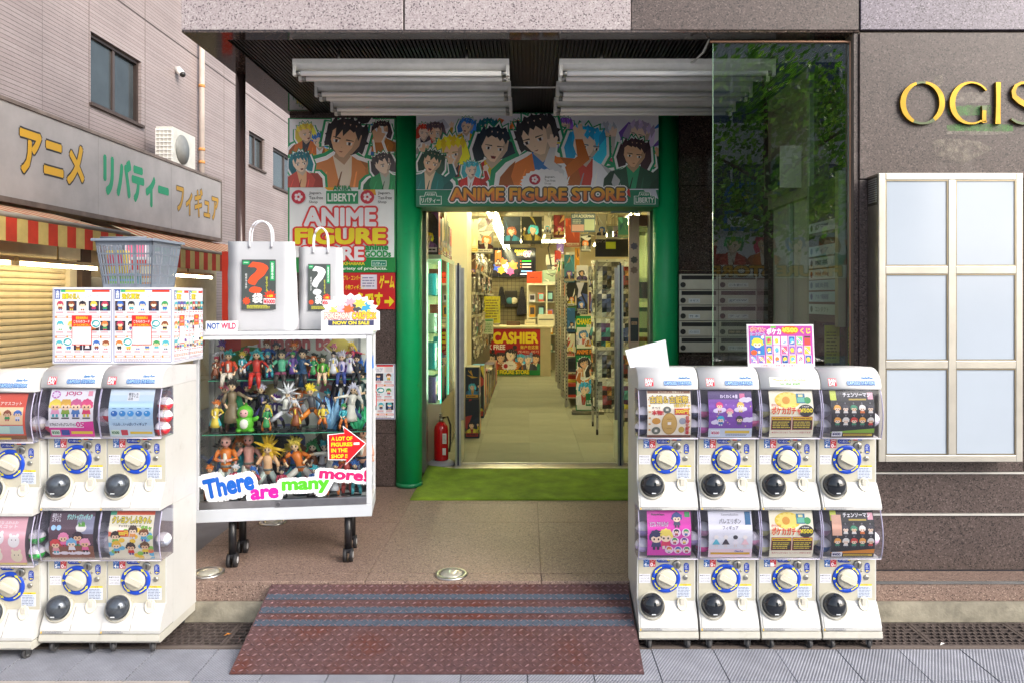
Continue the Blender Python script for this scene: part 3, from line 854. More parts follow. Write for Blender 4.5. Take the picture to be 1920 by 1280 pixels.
for u, v, w in ((2035, 290, 30), (2000, 235, 34), (1930, 205, 40), (1850, 205, 44), (1780, 245, 56), (1745, 320, 66), (1760, 395, 78), (1830, 455, 88), (1920, 510, 90), (2000, 560, 82), (2040, 630, 66), (2025, 700, 52), (1960, 755, 44), (1870, 765, 40), (1790, 745, 36), (1720, 700, 30)):
    cen.append((u, v)); wid.append(w)
ribbon('letter', cen, wid, ['#9c7a28']*10 + [TA]*6)
# smears of old paint on the stone behind the letters
def stain_mat(name, col, th=.5):
    m, nt, b = _nodes(name)
    tc = N(nt, 'ShaderNodeTexCoord'); n1 = N(nt, 'ShaderNodeTexNoise', Scale=26.0, Detail=8.0, Roughness=.7); nt.links.new(tc.outputs['Object'], n1.inputs['Vector'])
    mr = N(nt, 'ShaderNodeMapRange'); mr.inputs['From Min'].default_value = th-.12; mr.inputs['From Max'].default_value = th+.2; mr.inputs['To Max'].default_value = .8
    nt.links.new(n1.outputs[0], mr.inputs['Value']); nt.links.new(mr.outputs[0], b.inputs['Alpha'])
    b.inputs['Base Color'].default_value = lin(col); b.inputs['Roughness'].default_value = .8
    return m
def smear(pts, m, d):
    g = MB(); g.poly([(x, YF-d, z) for x, z in [letter_px(u, v) for u, v in pts]], '#888888'); g.build('paint_residue', m, ob, world=True)
ST1, ST2, ST3 = stain_mat('grey_residue', '#9c948c', .42), stain_mat('green_residue', '#6f9a62', .45), stain_mat('pale_residue', '#a89f92', .52)
smear([(820, 440), (830, 330), (900, 290), (1080, 330), (1230, 320), (1420, 290), (1450, 360), (1440, 470), (1100, 475)], ST1, .0006)
smear([(850, 560), (1000, 520), (1150, 500), (1300, 510), (1460, 500), (1470, 640), (1250, 640), (1000, 650), (870, 640)], ST2, .0006)
smear([(850, 780), (960, 760), (1180, 765), (1480, 760), (1760, 770), (1770, 860), (1500, 870), (1100, 860), (850, 855)], ST2, .0009)
smear([(850, 860), (1400, 862), (1750, 866), (1780, 900), (1200, 920), (840, 900)], ST1, .0012)
smear([(640, 200), (700, 100), (790, 80), (810, 190), (740, 260), (660, 250)], ST3, .0006)
smear([(640, 980), (900, 960), (1300, 1000), (1500, 1100), (1100, 1300), (700, 1200)], ST3, .0015)
# brown post under the beam corner
g = MB(); px_ = PX(451, 4.87)
g.cyl((px_, 4.87, 0.0), (px_, 4.87, ZS-.009), .031, n=16, c='#4a3a38'); g.cyl((px_, 4.87, 0), (px_, 4.87, .02), .055, n=16, c='#4a3a38')
g.build('support_post', attr_mat('brown_gloss', .2, .1, .9, 1.08, 6), label='slim dark brown metal post under the porch roof edge', cat='post')

# lightbox on the right wall
lb = thing('light_box', 'stainless steel wall display box with six blank white panes', 'light box', (2.25, 3.968, .835))
FY = 3.968
def pl(x): return PX(x, FY)
def pz(y): return PZ(y, FY)
x0, x1, x2 = pl(1648), pl(1785), pl(1918); zt, zb = pz(325), pz(865)
g = MB(); g.box(x0, x2, FY+.012, YF-.001, zb, zt, '#b8b2a4'); g.build('case', METAL, lb, world=True)
g = MB()
def bar(xa, xb, za, zb_, d=0.0): g.box(xa, xb, FY-d, FY+.0115, za, zb_, '#c8c4ba')
fw = .036
bar(x0, x0+fw, zb, zt); bar(x2-fw, x2, zb, zt); bar(x0+fw+.0005, x2-fw-.0005, zt-fw, zt, .0015); bar(x0+fw+.0005, x2-fw-.0005, zb, zb+fw, .0015)
bar(x1-.02, x1+.02, zb+fw+.0005, zt-fw-.0005, .003)
rows = [pz(506.5), pz(683)]
for z in rows: bar(x0+fw+.0005, x1-.0205, z-.021, z+.021, .001); bar(x1+.0205, x2-fw-.0005, z-.021, z+.021, .001)
g.build('frame', attr_mat('satin_steel', .35, .6, .85, 1.08, 4, .02), lb, world=True, bevel=.003)
ACR = solid('white_acrylic', '#aeb8c4', .12, lo=.97, hi=1.02, scale=2)
for (xa, xb) in ((x0+fw, x1-.02), (x1+.02, x2-fw)):
    for (za, zc) in ((zb+fw, rows[1]-.021), (rows[1]+.021, rows[0]-.021), (rows[0]+.021, zt-fw)):
        g = MB(); g.box(xa+.001, xb-.001, FY+.006, FY+.0114, za+.001, zc-.001, '#dfe7ee'); g.build('pane', ACR, lb, world=True)
        g = MB()
        t_ = .007
        for q in ((xa, xb, za, za+t_), (xa, xb, zc-t_, zc), (xa, xa+t_, za+t_, zc-t_), (xb-t_, xb, za+t_, zc-t_)): g.box(q[0]+.0005, q[1]-.0005, FY+.0015, FY+.0055, q[2]+.0005, q[3]-.0005, '#9b927e')
        g.build('pane_bead', METAL, lb, world=True)
g = MB(); xl_ = x0
for k in range(11): g.box(xl_-.006, xl_-.0005, FY+.02, YF-.02, zt-.03-.012*k, zt-.023-.012*k, '#cccccc')
g.build('vent_grille', METAL, lb, world=True)
g = MB(); g.box(x0-.003, x0-.0004, FY+.016, YF-.004, zt-.165, zt-.01, '#6a665c'); g.build('vent_plate', METAL, lb, world=True)

# glass screen beside the porch
GLASS = clear('screen_glass', '#f0f6f2', 1.52, 0.005, 3.0)
gx0, gx1, gzt = PX(1337, 4.16), 1.79, PZ(82, 4.16)
gs = thing('glass_screen', 'tall frameless glass screen closing the lobby side of the porch', 'glass screen', ((gx0+gx1)/2, 4.16, ZP))
g = MB(); g.box(gx0, gx1, 4.157, 4.167, ZP+.002, gzt, '#ffffff'); g.build('glass_sheet', GLASS, gs, world=True)
g = MB(); g.box(gx0-.0022, gx0-.0004, 4.1565, 4.1675, ZP+.002, gzt, '#9fc2a8'); g.build('polished_edge', attr_mat('glass_edge', .1, 0, .95, 1.05, 8), gs, world=True)
g = MB(); g.tube([(gx0-.02, 4.15, gzt+.006), (gx1+.003, 4.15, gzt+.006), (gx1+.004, 4.15, gzt-.01), (gx1+.004, 4.15, ZP+.01)], .006, 8, '#b08468'); g.build('edge_trim', PAINTED, gs, world=True)

# fluorescent fittings under the soffit
def fixture(x0, x1, Y, label):
    t = thing('fluorescent_fitting', label, 'strip light', ((x0+x1)/2, Y, 2.99), group='twin tube strip lights under the porch roof')
    L = x1-x0
    g = MB(); g.prism([(-.075, .115), (.075, .115), (.075, .085), (.03, .05), (-.03, .05), (-.075, .085)], -L/2, L/2, 'x', '#ecebe8'); g.build('housing', attr_mat('dusty_enamel', .35, 0, .82, 1.06, 7, .05), t)
    for s in (-1, 1):
        g = MB(); g.cyl((-L/2+.02, s*.055, .034), (L/2-.02, s*.055, .034), .0155, n=14, c='#fbfbfa'); tb = g.build('tube', attr_mat('tube_glass', .18, 0, .97, 1.02, 5), t)
        for e in (-1, 1):
            g = MB(); g.cyl((e*(L/2-.021), s*.055, .034), (e*(L/2-.045), s*.055, .034), .0162, n=14, c='#9a9a98'); g.build('end_cap', METAL, tb)
            g = MB(); g.cbox(e*(L/2-.009), s*.055, .05, .02, .03, .065, '#e4e2dc'); g.build('socket', PLASTIC, t, bevel=.003)
    for e in (-.3, .3):
        g = MB(); g.cyl((e*L, 0, .115), (e*L, 0, ZS+.01-2.99), .008, n=8, c='#aaaaaa'); g.build('hanger', METAL, t)
for (xa, xb, nm) in ((-1.378, -.108, 'over the tall poster side'), (.187, 1.457, 'over the mailbox side')):
    for Y, w in ((4.45, 'outermost by the beam'), (4.90, 'middle of three'), (5.29, 'innermost by the shop sign')):
        fixture(xa, xb, Y, 'dusty white twin tube strip light, %s, %s' % (w, nm))
g = MB(); g.tube([(-.12, 4.90, 3.085), (.2, 4.90, 3.085)], .006, 8, '#d8d8d4'); g.build('cable_conduit', PAINTED, label='thin white conduit joining two strip lights under the porch roof', cat='conduit')
g = MB(); g.tube([PL for PL in [(PX(1330, 4.2), 4.2, 3.16), (1.0, 4.25, 3.10), (.97, 4.35, 3.08), (.93, 4.45, 3.09)]], .006, 8, '#b9b9b2'); g.build('cable_conduit', PAINTED, label='short bent grey cable running from the beam to a strip light', cat='conduit')

# ================================================================ NEIGHBOUR BUILDING across the alley
WX = -5.2
def wy(x, X=WX): return X*F/(x-CX)                 # depth of a picture column on the plane at X
def wz(y, x, X=WX): return CH + (CY-y)*(X/(x-CX))
def tile_mat():
    m, nt, b = _nodes('mosaic_tile')
    tc = N(nt, 'ShaderNodeTexCoord'); sp = N(nt, 'ShaderNodeSeparateXYZ'); cb = N(nt, 'ShaderNodeCombineXYZ')
    nt.links.new(tc.outputs['Object'], sp.inputs[0]); nt.links.new(sp.outputs['Y'], cb.inputs['X']); nt.links.new(sp.outputs['Z'], cb.inputs['Y'])
    br = N(nt, 'ShaderNodeTexBrick', Scale=1.0, offset=0.0)
    br.inputs['Brick Width'].default_value = 4.0; br.inputs['Row Height'].default_value = .046
    br.inputs['Mortar Size'].default_value = .003; br.inputs['Mortar Smooth'].default_value = .3
    br.inputs['Color1'].default_value = lin('#9d918f'); br.inputs['Color2'].default_value = lin('#938684'); br.inputs['Mortar'].default_value = lin('#584d4b')
    nt.links.new(cb.outputs[0], br.inputs['Vector'])
    c, _ = noise_mul(nt, br.outputs[0], .82, 1.1, .9, 7)
    c, _ = noise_mul(nt, c, .94, 1.05, 22, 3)
    nt.links.new(c, b.inputs['Base Color']); b.inputs['Roughness'].default_value = .45
    bp = N(nt, 'ShaderNodeBump', Strength=.5, Distance=.004, invert=True); nt.links.new(br.outputs[1], bp.inputs['Height']); nt.links.new(bp.outputs[0], b.inputs['Normal'])
    return m
TILE = tile_mat()
nb = thing('tiled_building', 'pinkish grey mosaic tiled building across the alley', 'building', (WX, 12, 0))
# wall with window openings: strips between them
wins = [(wy(170), wy(265), 4.03, 4.885), (wy(467), wy(496), 4.2, 4.84), (wy(512), wy(560), 4.0, 4.80)]
g = MB()
def wquad(y0, y1, z0, z1): g.box(WX-.25, WX, y0, y1, z0, z1, '#a08f8b')
zlo, zhi = 4.0, 4.885
wquad(1.5, 26, 0, 4.0); wquad(1.5, 26, 4.885, 14)
ys_ = [1.5] + [v for w in wins for v in w[:2]] + [26]
for a, b in zip(ys_[0::2], ys_[1::2]): wquad(a, b, 4.0, 4.885)
for w in wins:
    if w[2] > 4.0: wquad(w[0], w[1], 4.0, w[2])
    if w[3] < 4.885: wquad(w[0], w[1], w[3], 4.885)
g.build('tiled_wall', TILE, nb, world=True)
for z in (5.48, ):
    g = MB(); g.box(WX-.01, WX+.0015, 1.5, 26, z, z+.02, '#4a4040'); g.build('expansion_joint', MATTE, nb, world=True)
for y in (wy(167), wy(272), wy(420)):
    g = MB(); g.box(WX-.01, WX+.001, y-.006, y+.006, 3.5, 14, '#6d605c'); g.build('expansion_joint', MATTE, nb, world=True)
WGL = solid('dark_window_glass', '#3b4448', .06, lo=.7, hi=1.3, scale=1.2)
for (y0, y1, z0, z1) in wins:
    wn = MB(); t = .045; X = WX-.07
    for q in ((y0, y1, z0, z0+t), (y0, y1, z1-t, z1), (y0, y0+t, z0+t, z1-t), (y1-t, y1, z0+t, z1-t)):
        wn.box(X-.05, X+.03, q[0]+.001, q[1]-.001, q[2]+.001, q[3]-.001, '#4b403c')
    wn.box(X-.04, X+.02, (y0+y1)/2-.025, (y0+y1)/2+.025, z0+t+.001, z1-t-.001, '#5a4d48')
    w_ = wn.build('window', attr_mat('bronze_frame', .35, .5, .85, 1.1, 6), nb, world=True)
    for (a, b, d) in ((y0+t, (y0+y1)/2-.026, .0), ((y0+y1)/2+.026, y1-t, -.012)):
        g = MB(); g.box(X-.01+d, X-.004+d, a+.001, b-.001, z0+t+.001, z1-t-.001, '#3b4448')
        g.v = [p - Vector(nb.location) for p in g.v]; g.build('pane', WGL, w_)
    g = MB(); g.box(WX-.02, WX+.035, y0-.03, y1+.03, z0-.035, z0-.001, '#4b403c'); g.v = [p - Vector(nb.location) for p in g.v]; g.build('sill', MATTE, w_)
# drain pipe, camera, air conditioner
dp = thing('drain_pipe', 'cream drain pipe with rusty brackets on the tiled wall', 'pipe', (WX+.07, wy(370), 3.4))
g = MB(); Y = wy(370); g.cyl((WX+.07, Y, 3.4), (WX+.07, Y, 13), .043, n=14, c='#eaddd4'); g.build('pipe', MATTE, dp, world=True)
for z in (5.02, 4.02, 3.82):
    g = MB(); g.cyl((WX+.07, Y, z), (WX+.07, Y, z+.045), .05, n=14, c='#c58a4e'); g.build('bracket', MATTE, dp, world=True)
sc_ = thing('security_camera', 'small white security camera on the tiled wall above the air conditioner', 'camera', (WX, wy(330), 5.0))
g = MB(); Y = wy(330); g.cyl((WX, Y, 5.08), (WX+.06, Y, 5.08), .05, n=14, c='#d8d8d4'); g.build('mount', PLASTIC, sc_, world=True)
g = MB(); g.cyl((WX+.03, Y, 5.08), (WX+.12, Y-.05, 5.0), .055, .045, n=14, c='#e4e4e0'); g.sphere((WX+.12, Y-.05, 5.0), .045, c='#222222'); g.build('camera_head', PLASTIC, sc_, world=True)
ac = thing('air_conditioner', 'off white outdoor air conditioner unit standing on top of the shop sign', 'air conditioner', (-4.86, 10.3, 3.46))
g = MB(); g.box(-4.97, -4.74, 9.98, 10.66, 3.49, 4.0, '#d9d7ce'); g.build('casing', PAINTED, ac, world=True, bevel=.01)
g = MB()
for k in range(9): g.box(-4.965, -4.745, 9.965, 9.979, 3.52+.053*k, 3.533+.053*k, '#efeeea')
for k in range(5): g.box(-4.965+.052*k, -4.953+.052*k, 9.962, 9.9648, 3.51, 3.97, '#efeeea')
g.build('coil_grille', PLASTIC, ac, world=True)
g = MB(); g.lathe([(.2, 0), (.2, .01), (.02, .012)], o=(-4.7395, 10.25, 3.74), ax='x', n=24, c='#8f8f8a'); g.build('fan_guard', PAINTED, ac, world=True)
for y in (10.05, 10.55):
    g = MB(); g.box(-4.98, -4.72, y-.03, y+.03, 3.461, 3.489, '#6a6a66'); g.build('foot', RUBBER, ac, world=True)

# fascia sign of the neighbour shop
SX = -4.6
sg = thing('shop_fascia_sign', 'long weathered grey fascia sign with yellow and green katakana', 'sign', (SX, 8.4, 2.58))
SIGNM = attr_mat('weathered_sign', .5, 0, .78, 1.06, 2.2, .05)
for a, b in ((4.0, 8.0), (8.004, 9.64), (9.644, 11.2)):
    g = MB(); g.box(SX-.58, SX, a, b, 2.6, 3.44, '#b6b1af'); g.build('sign_panel', SIGNM, sg, world=True)
g = MB()
g.box(SX-.6, SX+.012, 3.98, 11.22, 3.441, 3.475, '#8f8178'); g.box(SX-.6, SX+.012, 3.98, 11.22, 2.55, 2.599, '#7d6f66'); g.box(SX-.6, SX+.01, 11.201, 11.23, 2.6, 3.44, '#8d827a')
g.build('sign_trim', attr_mat('rusty_trim', .6, .2, .6, 1.15, 5, .1), sg, world=True)
def side_text(t, xa, xb, za, zb, col, out=None, off=.02):
    ya, yb = wy(xa, SX), wy(xb, SX)
    p = Pr(); p.text(t, 0, 0, yb-ya, zb-za, col, 1, off, out)
    p.build('sign_lettering', PRINT, sg, (.002, ya-8.4, za-2.58), (0, 0, PI/2))
side_text('アニメ', 38, 156, 2.86, 3.25, '#e0ac14', [('#2c2620', .075)], .038)
side_text('リバティー', 195, 315, 2.84, 3.27, '#129a6a', None, .06)
side_text('フィギュア', 331, 409, 2.84, 3.23, '#c8971c', [('#5d5546', .06)], .025)
# tubes and shutters below
def tri_stripes(g, X0, Z0, X1, Z1, y0, y1, w, c1, c2, both=True):
    n = max(1, int(round((y1-y0)/w)))
    for k in range(n):
        a = y0+(y1-y0)*k/n; b = y0+(y1-y0)*(k+1)/n
        g.poly(((X0, a, Z0), (X0, b, Z0), (X1, b, Z1), (X1, a, Z1)), c1 if k % 2 else c2)
FAB = attr_mat('awning_fabric', .8, 0, .7, 1.08, 4, .2, bscale=25)
def awning(y0, y1, xf, zf, drop, label):
    t = thing('striped_awning', label, 'awning', (SX, (y0+y1)/2, zf), group='striped awnings of the neighbour shop')
    g = MB(); tri_stripes(g, SX-.1, 2.54, xf, zf, y0, y1, .115, '#c05a3c', '#d8c49c'); g.build('canopy', FAB, t, world=True)
    g = MB(); tri_stripes(g, xf+.012, zf-.02, xf+.012, zf-drop, y0, y1, .125, '#c43b22', '#cdb46c'); g.build('valance', FAB, t, world=True)
    g = MB(); g.tube([(xf, y0, zf), (xf, y1, zf)], .022, 10, '#9a9184'); g.build('front_bar', MATTE, t, world=True)
    for y in (y0+.1, y1-.1):
        g = MB(); g.tube([(xf, y, zf), (SX-.2, y, 2.25)], .014, 8, '#8a8074'); g.build('arm', MATTE, t, world=True)
awning(4.2, 7.3, -3.9, 2.33, .2, 'red and yellow striped awning over the cream roller shutter')
awning(8.3, 11.8, -4.1, 2.30, .24, 'faded red and cream striped awning past the shutter in the alley')
SHX = -4.95
rs = thing('roller_shutter', 'cream slatted roller shutter closed on the neighbour shop', 'shutter', (SHX, 6.2, 0))
sl = MB()
sl.prism([(-.012, 0), (.0, .006), (.006, .03), (.0, .056), (-.012, .062)], 0, 3.55, 'y', '#d3c49c')
sl_me = sl.mesh('slat', MATTE)
for k in range(32): link_mesh('slat', sl_me, rs, (0, -1.75, .0655*k))
g = MB(); g.box(SHX-.25, SHX+.1, 4.3, 8.1, 2.11, 2.6, '#c8b890'); g.build('shutter_box', MATTE, rs, world=True)
g = MB(); g.box(SHX-.05, SHX+.05, 8.0, 8.12, 0, 2.11, '#d6cdb0'); g.build('guide_rail', PAINTED, rs, world=True)
g = MB(); g.box(WX, SHX+.1, 8.13, 8.3, 0, 2.6, '#4d3c30'); g.build('shop_pillar', MATTE, label='dark brown pillar beside the cream roller shutter', cat='pillar')
LAMP = emit('warm_tube', '#ffecc4', 20.0)
def tube_lamp(X, y0, y1, z, label):
    t = thing('tube_lamp', label, 'lamp', (X, (y0+y1)/2, z), group='lit tubes over the neighbour shop front')
    g = MB(); g.box(X-.05, X+.05, y0, y1, z+.035, z+.07, '#b8a47a'); g.build('batten', PAINTED, t, world=True)
    g = MB(); g.cyl((X+.02, y0+.03, z+.015), (X+.02, y1-.03, z+.015), .016, n=10, c='#ffffff'); g.build('tube', LAMP, t, world=True)
    for y in (y0, y1-.03):
        g = MB(); g.box(X-.0, X+.04, y, y+.03, z-.005, z+.034, '#e2dac0'); g.build('socket', PLASTIC, t, world=True)
    g = MB(); g.cyl((X, (y0+y1)/2, z+.07), (X, (y0+y1)/2, z+.3), .008, n=6, c='#a08b60'); g.build('hanger', METAL, t, world=True)
tube_lamp(-4.6, 5.35, 6.62, 2.0, 'lit warm tube lamp above the shutter, its nearer half')
tube_lamp(-4.6, 6.68, 7.95, 2.0, 'lit warm tube lamp above the shutter end by the brown pillar')
tube_lamp(-4.5, 9.2, 10.6, 1.98, 'lit warm tube lamp deeper in the alley past the pillar')
# goods front past the pillar
g = MB(); g.box(WX+.01, SHX-.05, 8.31, 12, 0, 2.55, '#cdbf98'); g.build('shop_front_wall', MATTE, label='cream shop front boarding past the brown pillar', cat='wall')
for k, (ya, yb, za, zb, c) in enumerate(((8.4, 9.0, .9, 1.95, '#4c4a3c'), (9.05, 9.7, 1.0, 1.9, '#e6dfc6'), (9.8, 10.6, .8, 1.9, '#efe9d4'), (10.65, 11.6, .9, 1.85, '#d9cfae'))):
    p = Pr(); p.rect(0, 0, yb-ya, zb-za, c, 0)
    p.rect(.05, .08, yb-ya-.1, .12, ['#c8a020', '#d03828', '#3a78b0', '#c84a30'][k], 1); p.lines(.06, .3, yb-ya-.12, zb-za-.4, 7, '#7a7264', 1)
    p.build('notice_board', PRINT, None, (SHX-.04, ya, za), (0, 0, PI/2), label=['dark notice board next to the brown pillar', 'cream notice board with a red stripe in the alley', 'pale notice board with a blue stripe in the alley', 'far tan notice board in the alley'][k], cat='notice')
bb = thing('banner_board', 'narrow bright red board standing behind the paper bag', 'board', (PX(424, 7.5), 7.5, 0))
g = MB(); xa, xb = PX(417, 7.5), PX(436, 7.5); g.box(xa, xb, 7.49, 7.51, .3, PZ(472, 7.5), '#e63718'); g.build('panel', PLASTIC, bb, world=True)
g = MB(); g.cyl((xb-.01, 7.52, 0), (xb-.01, 7.52, PZ(470, 7.5)), .01, n=8, c='#dddddd'); g.box(xa-.1, xb+.1, 7.4, 7.6, 0, .04, '#444444'); g.build('stand', PAINTED, bb, world=True)

# ================================================================ SHOP FRONT: columns, sign, posters, mailboxes
GREEN = attr_mat('green_paint', .42, 0, .9, 1.06, 3, .03, scuff=.3, scuffcol='#3c5a48')
for nm, cx in (('smooth round green column between poster and doorway', -.945), ('smooth round green column between doorway and mailboxes', 1.105)):
    t = thing('green_column', nm, 'column', (cx, 5.97, ZP), group='green columns of the shop front')
    g = MB(); g.cyl((0, 0, .001), (0, 0, ZS-ZP), .102, n=32, c='#06a864'); g.build('shaft', GREEN, t)
    g = MB(); g.cyl((0, 0, .0015), (0, 0, .035), .106, n=32, c='#0a7247'); g.build('foot_ring', GREEN, t)
YS = 5.86
ss = thing('shop_sign', 'wide shop sign reading ANIME FIGURE STORE above the doorway', 'sign', (0.08, YS, 2.43))
sx0, sx1, sz0, sz1 = PX(780, YS), PX(1235, YS), PZ(388, YS), PZ(214, YS)
g = MB(); g.box(sx0, sx1, YS, YW+.2, sz0, ZS-.012, '#10784e'); g.build('sign_case', GREEN, ss, world=True)
p = Pr()
SWd, SHt = sx1-sx0, sz1-sz0
k_ = SWd/1890.0                                   # enlargement pixels -> metres
def sp_(x, y): return (x*k_, SHt - (y-15)*k_)
def srect(x0, y0, x1, y1, c, l):
    a = sp_(x0, y1); p.rect(a[0], a[1], (x1-x0)*k_, (y1-y0)*k_, c, l)
srect(0, 15, 1890, 608, '#ededf4', 0); srect(0, 608, 1890, 728, '#12805a', 0)
def sbust(x, ybot, h, *a, **kw):
    q = sp_(x, ybot); kw.setdefault('edge2', '#1f9a6a'); bust(p, q[0], q[1], h*k_, *a, **kw)
rs_ = random.Random(8)
for k in range(26):                                  # loose swashes of colour behind the characters
    x0, y0 = rs_.uniform(0, 1890), rs_.uniform(60, 560); a = rs_.uniform(-.9, .9); L = rs_.uniform(90, 260); wv = rs_.uniform(14, 46)
    c = rs_.choice(['#d8302c', '#f0b020', '#2c7ac8', '#18a070', '#f4f4f8', '#c8ccd8', '#e8702c', '#7a5ab8'])
    p.poly([sp_(x0, y0), sp_(x0+L*math.cos(a), y0+L*math.sin(a)-wv), sp_(x0+L*1.25*math.cos(a+.15), y0+L*1.25*math.sin(a+.15)), sp_(x0+L*.7*math.cos(a+.2), y0+L*.7*math.sin(a+.2)+wv)], c, .3+.02*k)
sbust(60, 300, 220, '#c8402c', '#e8e4e0', '#3a3a48', 3, 1, 11, '#f2f4f4'); sbust(390, 260, 230, '#3a7ac8', '#e8b020', '#e8e8f0', 1, 1, 12, '#f2f4f4'); sbust(800, 280, 230, '#e87a2c', '#2c6ab8', '#f0f0f0', 3, 1, 13, '#f2f4f4')
sbust(1160, 250, 220, '#8a5ac0', '#f0d040', '#c83a48', 3, 1, 14, '#f2f4f4'); sbust(1850, 560, 260, '#e8c040', '#d8502c', '#f0e8d8', 1, 7, 16, '#f2f4f4'); sbust(1500, 600, 260, '#d84a7a', '#3a8ac0', '#f0f0f0', 3, 7, 17, '#f2f4f4'); sbust(430, 600, 230, '#48b0c0', '#d83a30', '#f0f0f0', 3, 9.8, 18, '#f2f4f4')
# row behind, then front: plain generic characters in the sign's colours
sbust(150, 330, 270, '#5a4a52', '#d8d4d8', '#c83a2a', 0, 1, 1, None, edge2=None)
sbust(560, 330, 300, '#1c6a78', '#c03850', '#ececec', 1, 1, 2, None, edge2=None)
sbust(1480, 420, 360, '#c4ccd8', '#2c3040', '#e8e0d0', 1, 1, 3, None, edge2=None)
sbust(1720, 420, 380, '#b8a8c8', '#e4e0dc', '#c89850', 3, 1, 4, None, spiky=False, edge2=None)
sbust(280, 600, 440, '#e8d02a', '#e0701c', '#3a3440', 0, 7, 5, '#f2f4f4')
sbust(600, 600, 520, '#1f2c3a', '#cc2f2c', '#e8c030', 1, 7, 6, '#f2f4f4')
sbust(980, 575, 600, '#2a282e', '#e07a24', '#2f78c0', 1, 12.5, 7, '#f2f4f4', spiky=False)
sbust(1310, 585, 510, '#22a8e0', '#eceef4', '#c84030', 3, 12.5, 8, '#f2f4f4', spiky=False)
sbust(110, 605, 330, '#2a4a3c', '#227a74', '#e8d0b0', 0, 12.5, 9, '#f2f4f4')
sbust(1690, 600, 420, '#3c2630', '#23553f', '#2fa070', 2, 12.5, 10, '#f2f4f4')
for (x, y, w, h, c) in ((330, 420, 90, 150, '#d9752a'), (1400, 480, 60, 110, '#3c3448')): pass
q = sp_(1000, 560); p.burst(q[0], q[1], 190*k_, 175*k_, 26, '#f0eef0', 18, .62)
q = sp_(925, 528); p.ell(q[0], q[1], 44*k_, 42*k_, '#b8283c', 18.6)
for a in range(5): p.ell(q[0]+16*k_*math.cos(a*1.256), q[1]+16*k_*math.sin(a*1.256), 11*k_, 11*k_, '#f4e8ec', 19.2, 8)
for (t, y, c) in (('Japan.', 520, '#3a3a40'), ('Tax-free', 546, '#8a8a8e'), ('Shop', 572, '#8a8a8e')):
    a = sp_(1000, y); p.text(t, a[0], a[1], (85 if t != 'Shop' else 52)*k_, 20*k_, c, 19, .008)
a = sp_(275, 690)
p.text('ANIME FIGURE STORE', a[0], a[1], 1345*k_, 92*k_, '#e89018', 21, .05, [('#f4f2f0', .2), ('#4a4038', .13)], grad=['#d2642a', '#d8702a', '#e08a28', '#e6a024', '#e6b424'])
def tag_logo(p, x, y, w, h, word, l, fg='#eef4ee', bg='#12805a', serif=False):
    p.rect(x, y, w, h*.68, fg, l); p.rect(x+w*.03, y+h*.04, w*.94, h*.60, bg, l+.5)
    p.poly([(x+w*.2, y+h*.64), (x+w*.26, y+h), (x+w*.74, y+h), (x+w*.8, y+h*.64)], fg, l+.25); p.poly([(x+w*.23, y+h*.62), (x+w*.285, y+h*.965), (x+w*.715, y+h*.965), (x+w*.77, y+h*.62)], bg, l+.75)
    p.text('AKIBA', x+w*.3, y+h*.7, w*.4, h*.2, fg, l+1.2, .015); p.text(word, x+w*.08, y+h*.14, w*.84, h*.40, fg, l+1.2, .03)
a = sp_(30, 722); tag_logo(p, a[0], a[1], 170*k_, 98*k_, 'リバティー', 1)
a = sp_(1697, 720); tag_logo(p, a[0], a[1], 168*k_, 96*k_, 'LIBERTY', 1)
p.build('sign_print', VINYL, ss, (sx0-.08, -.003, sz0-2.43), clip=(0.002, 0.0, SWd-.002, SHt))
# place print: its local z 0 is at the picture's bottom edge
# door frame under the sign
df = thing('door_frame', 'grey metal sliding door frame of the shop doorway', 'door frame', (0.1, 6.45, ZP))
dz = PZ(397, 6.45)
STL = attr_mat('grey_aluminium', .35, .8, .85, 1.08, 7, .03)
jx0, jx1 = PX(789, 6.45), PX(1226, 6.45)
for (a, b) in ((jx0-.02, jx0+.055), (jx1-.045, jx1+.02)):
    g = MB(); g.box(a, b, 6.40, 6.52, ZP+.001, dz, '#8b8680'); g.build('jamb', STL, df, world=True, bevel=.003)
g = MB(); g.box(jx0-.02, jx1+.02, 6.40, 6.52, dz+.0005, dz+.09, '#7b766e'); g.build('door_head', STL, df, world=True, bevel=.003)
g = MB(); g.box(jx0+.06, jx1-.05, 6.53, 6.60, ZP+.0005, ZP+.012, '#b5b0a2'); g.box(jx0+.06, jx1-.05, 6.60, 6.74, ZP+.0005, ZP+.006, '#8a8478'); g.box(jx0+.06, jx1-.05, 6.74, 6.76, ZP+.0005, ZP+.014, '#c5c0b2'); g.build('threshold', STL, df, world=True)
g = MB(); g.box(jx1-.38, jx1-.14, 6.39, 6.399, dz-.02, dz+.03, '#a8bccb'); g.build('door_sensor', PLASTIC, df, world=True)
p = Pr(); p.text('20:12:36', 0, 0, .13, .025, '#22242c', 1, .01); p.build('small_lettering', PRINT, df, (-.1, -.055, dz+.02-ZP))
# green return walls between columns and frame
gw = MB(); gw.box(-.93, jx0-.021, 5.99, 6.45, ZP+.001, ZS, '#06a864'); gw.build('green_reveal', GREEN, label='green painted reveal behind the column beside the poster', cat='wall')
gw = MB(); gw.box(jx1+.021, 1.14, 5.99, 6.45, ZP+.001, ZS, '#06a864'); gw.build('green_reveal', GREEN, label='green painted reveal behind the column beside the mailboxes', cat='wall')
gw = MB(); gw.box(jx0-.02, jx1+.02, 6.1, 6.5, dz+.095, ZS, '#0d7a4d'); gw.build('door_lintel', GREEN, label='green lintel panel above the doorway behind the sign', cat='panel')
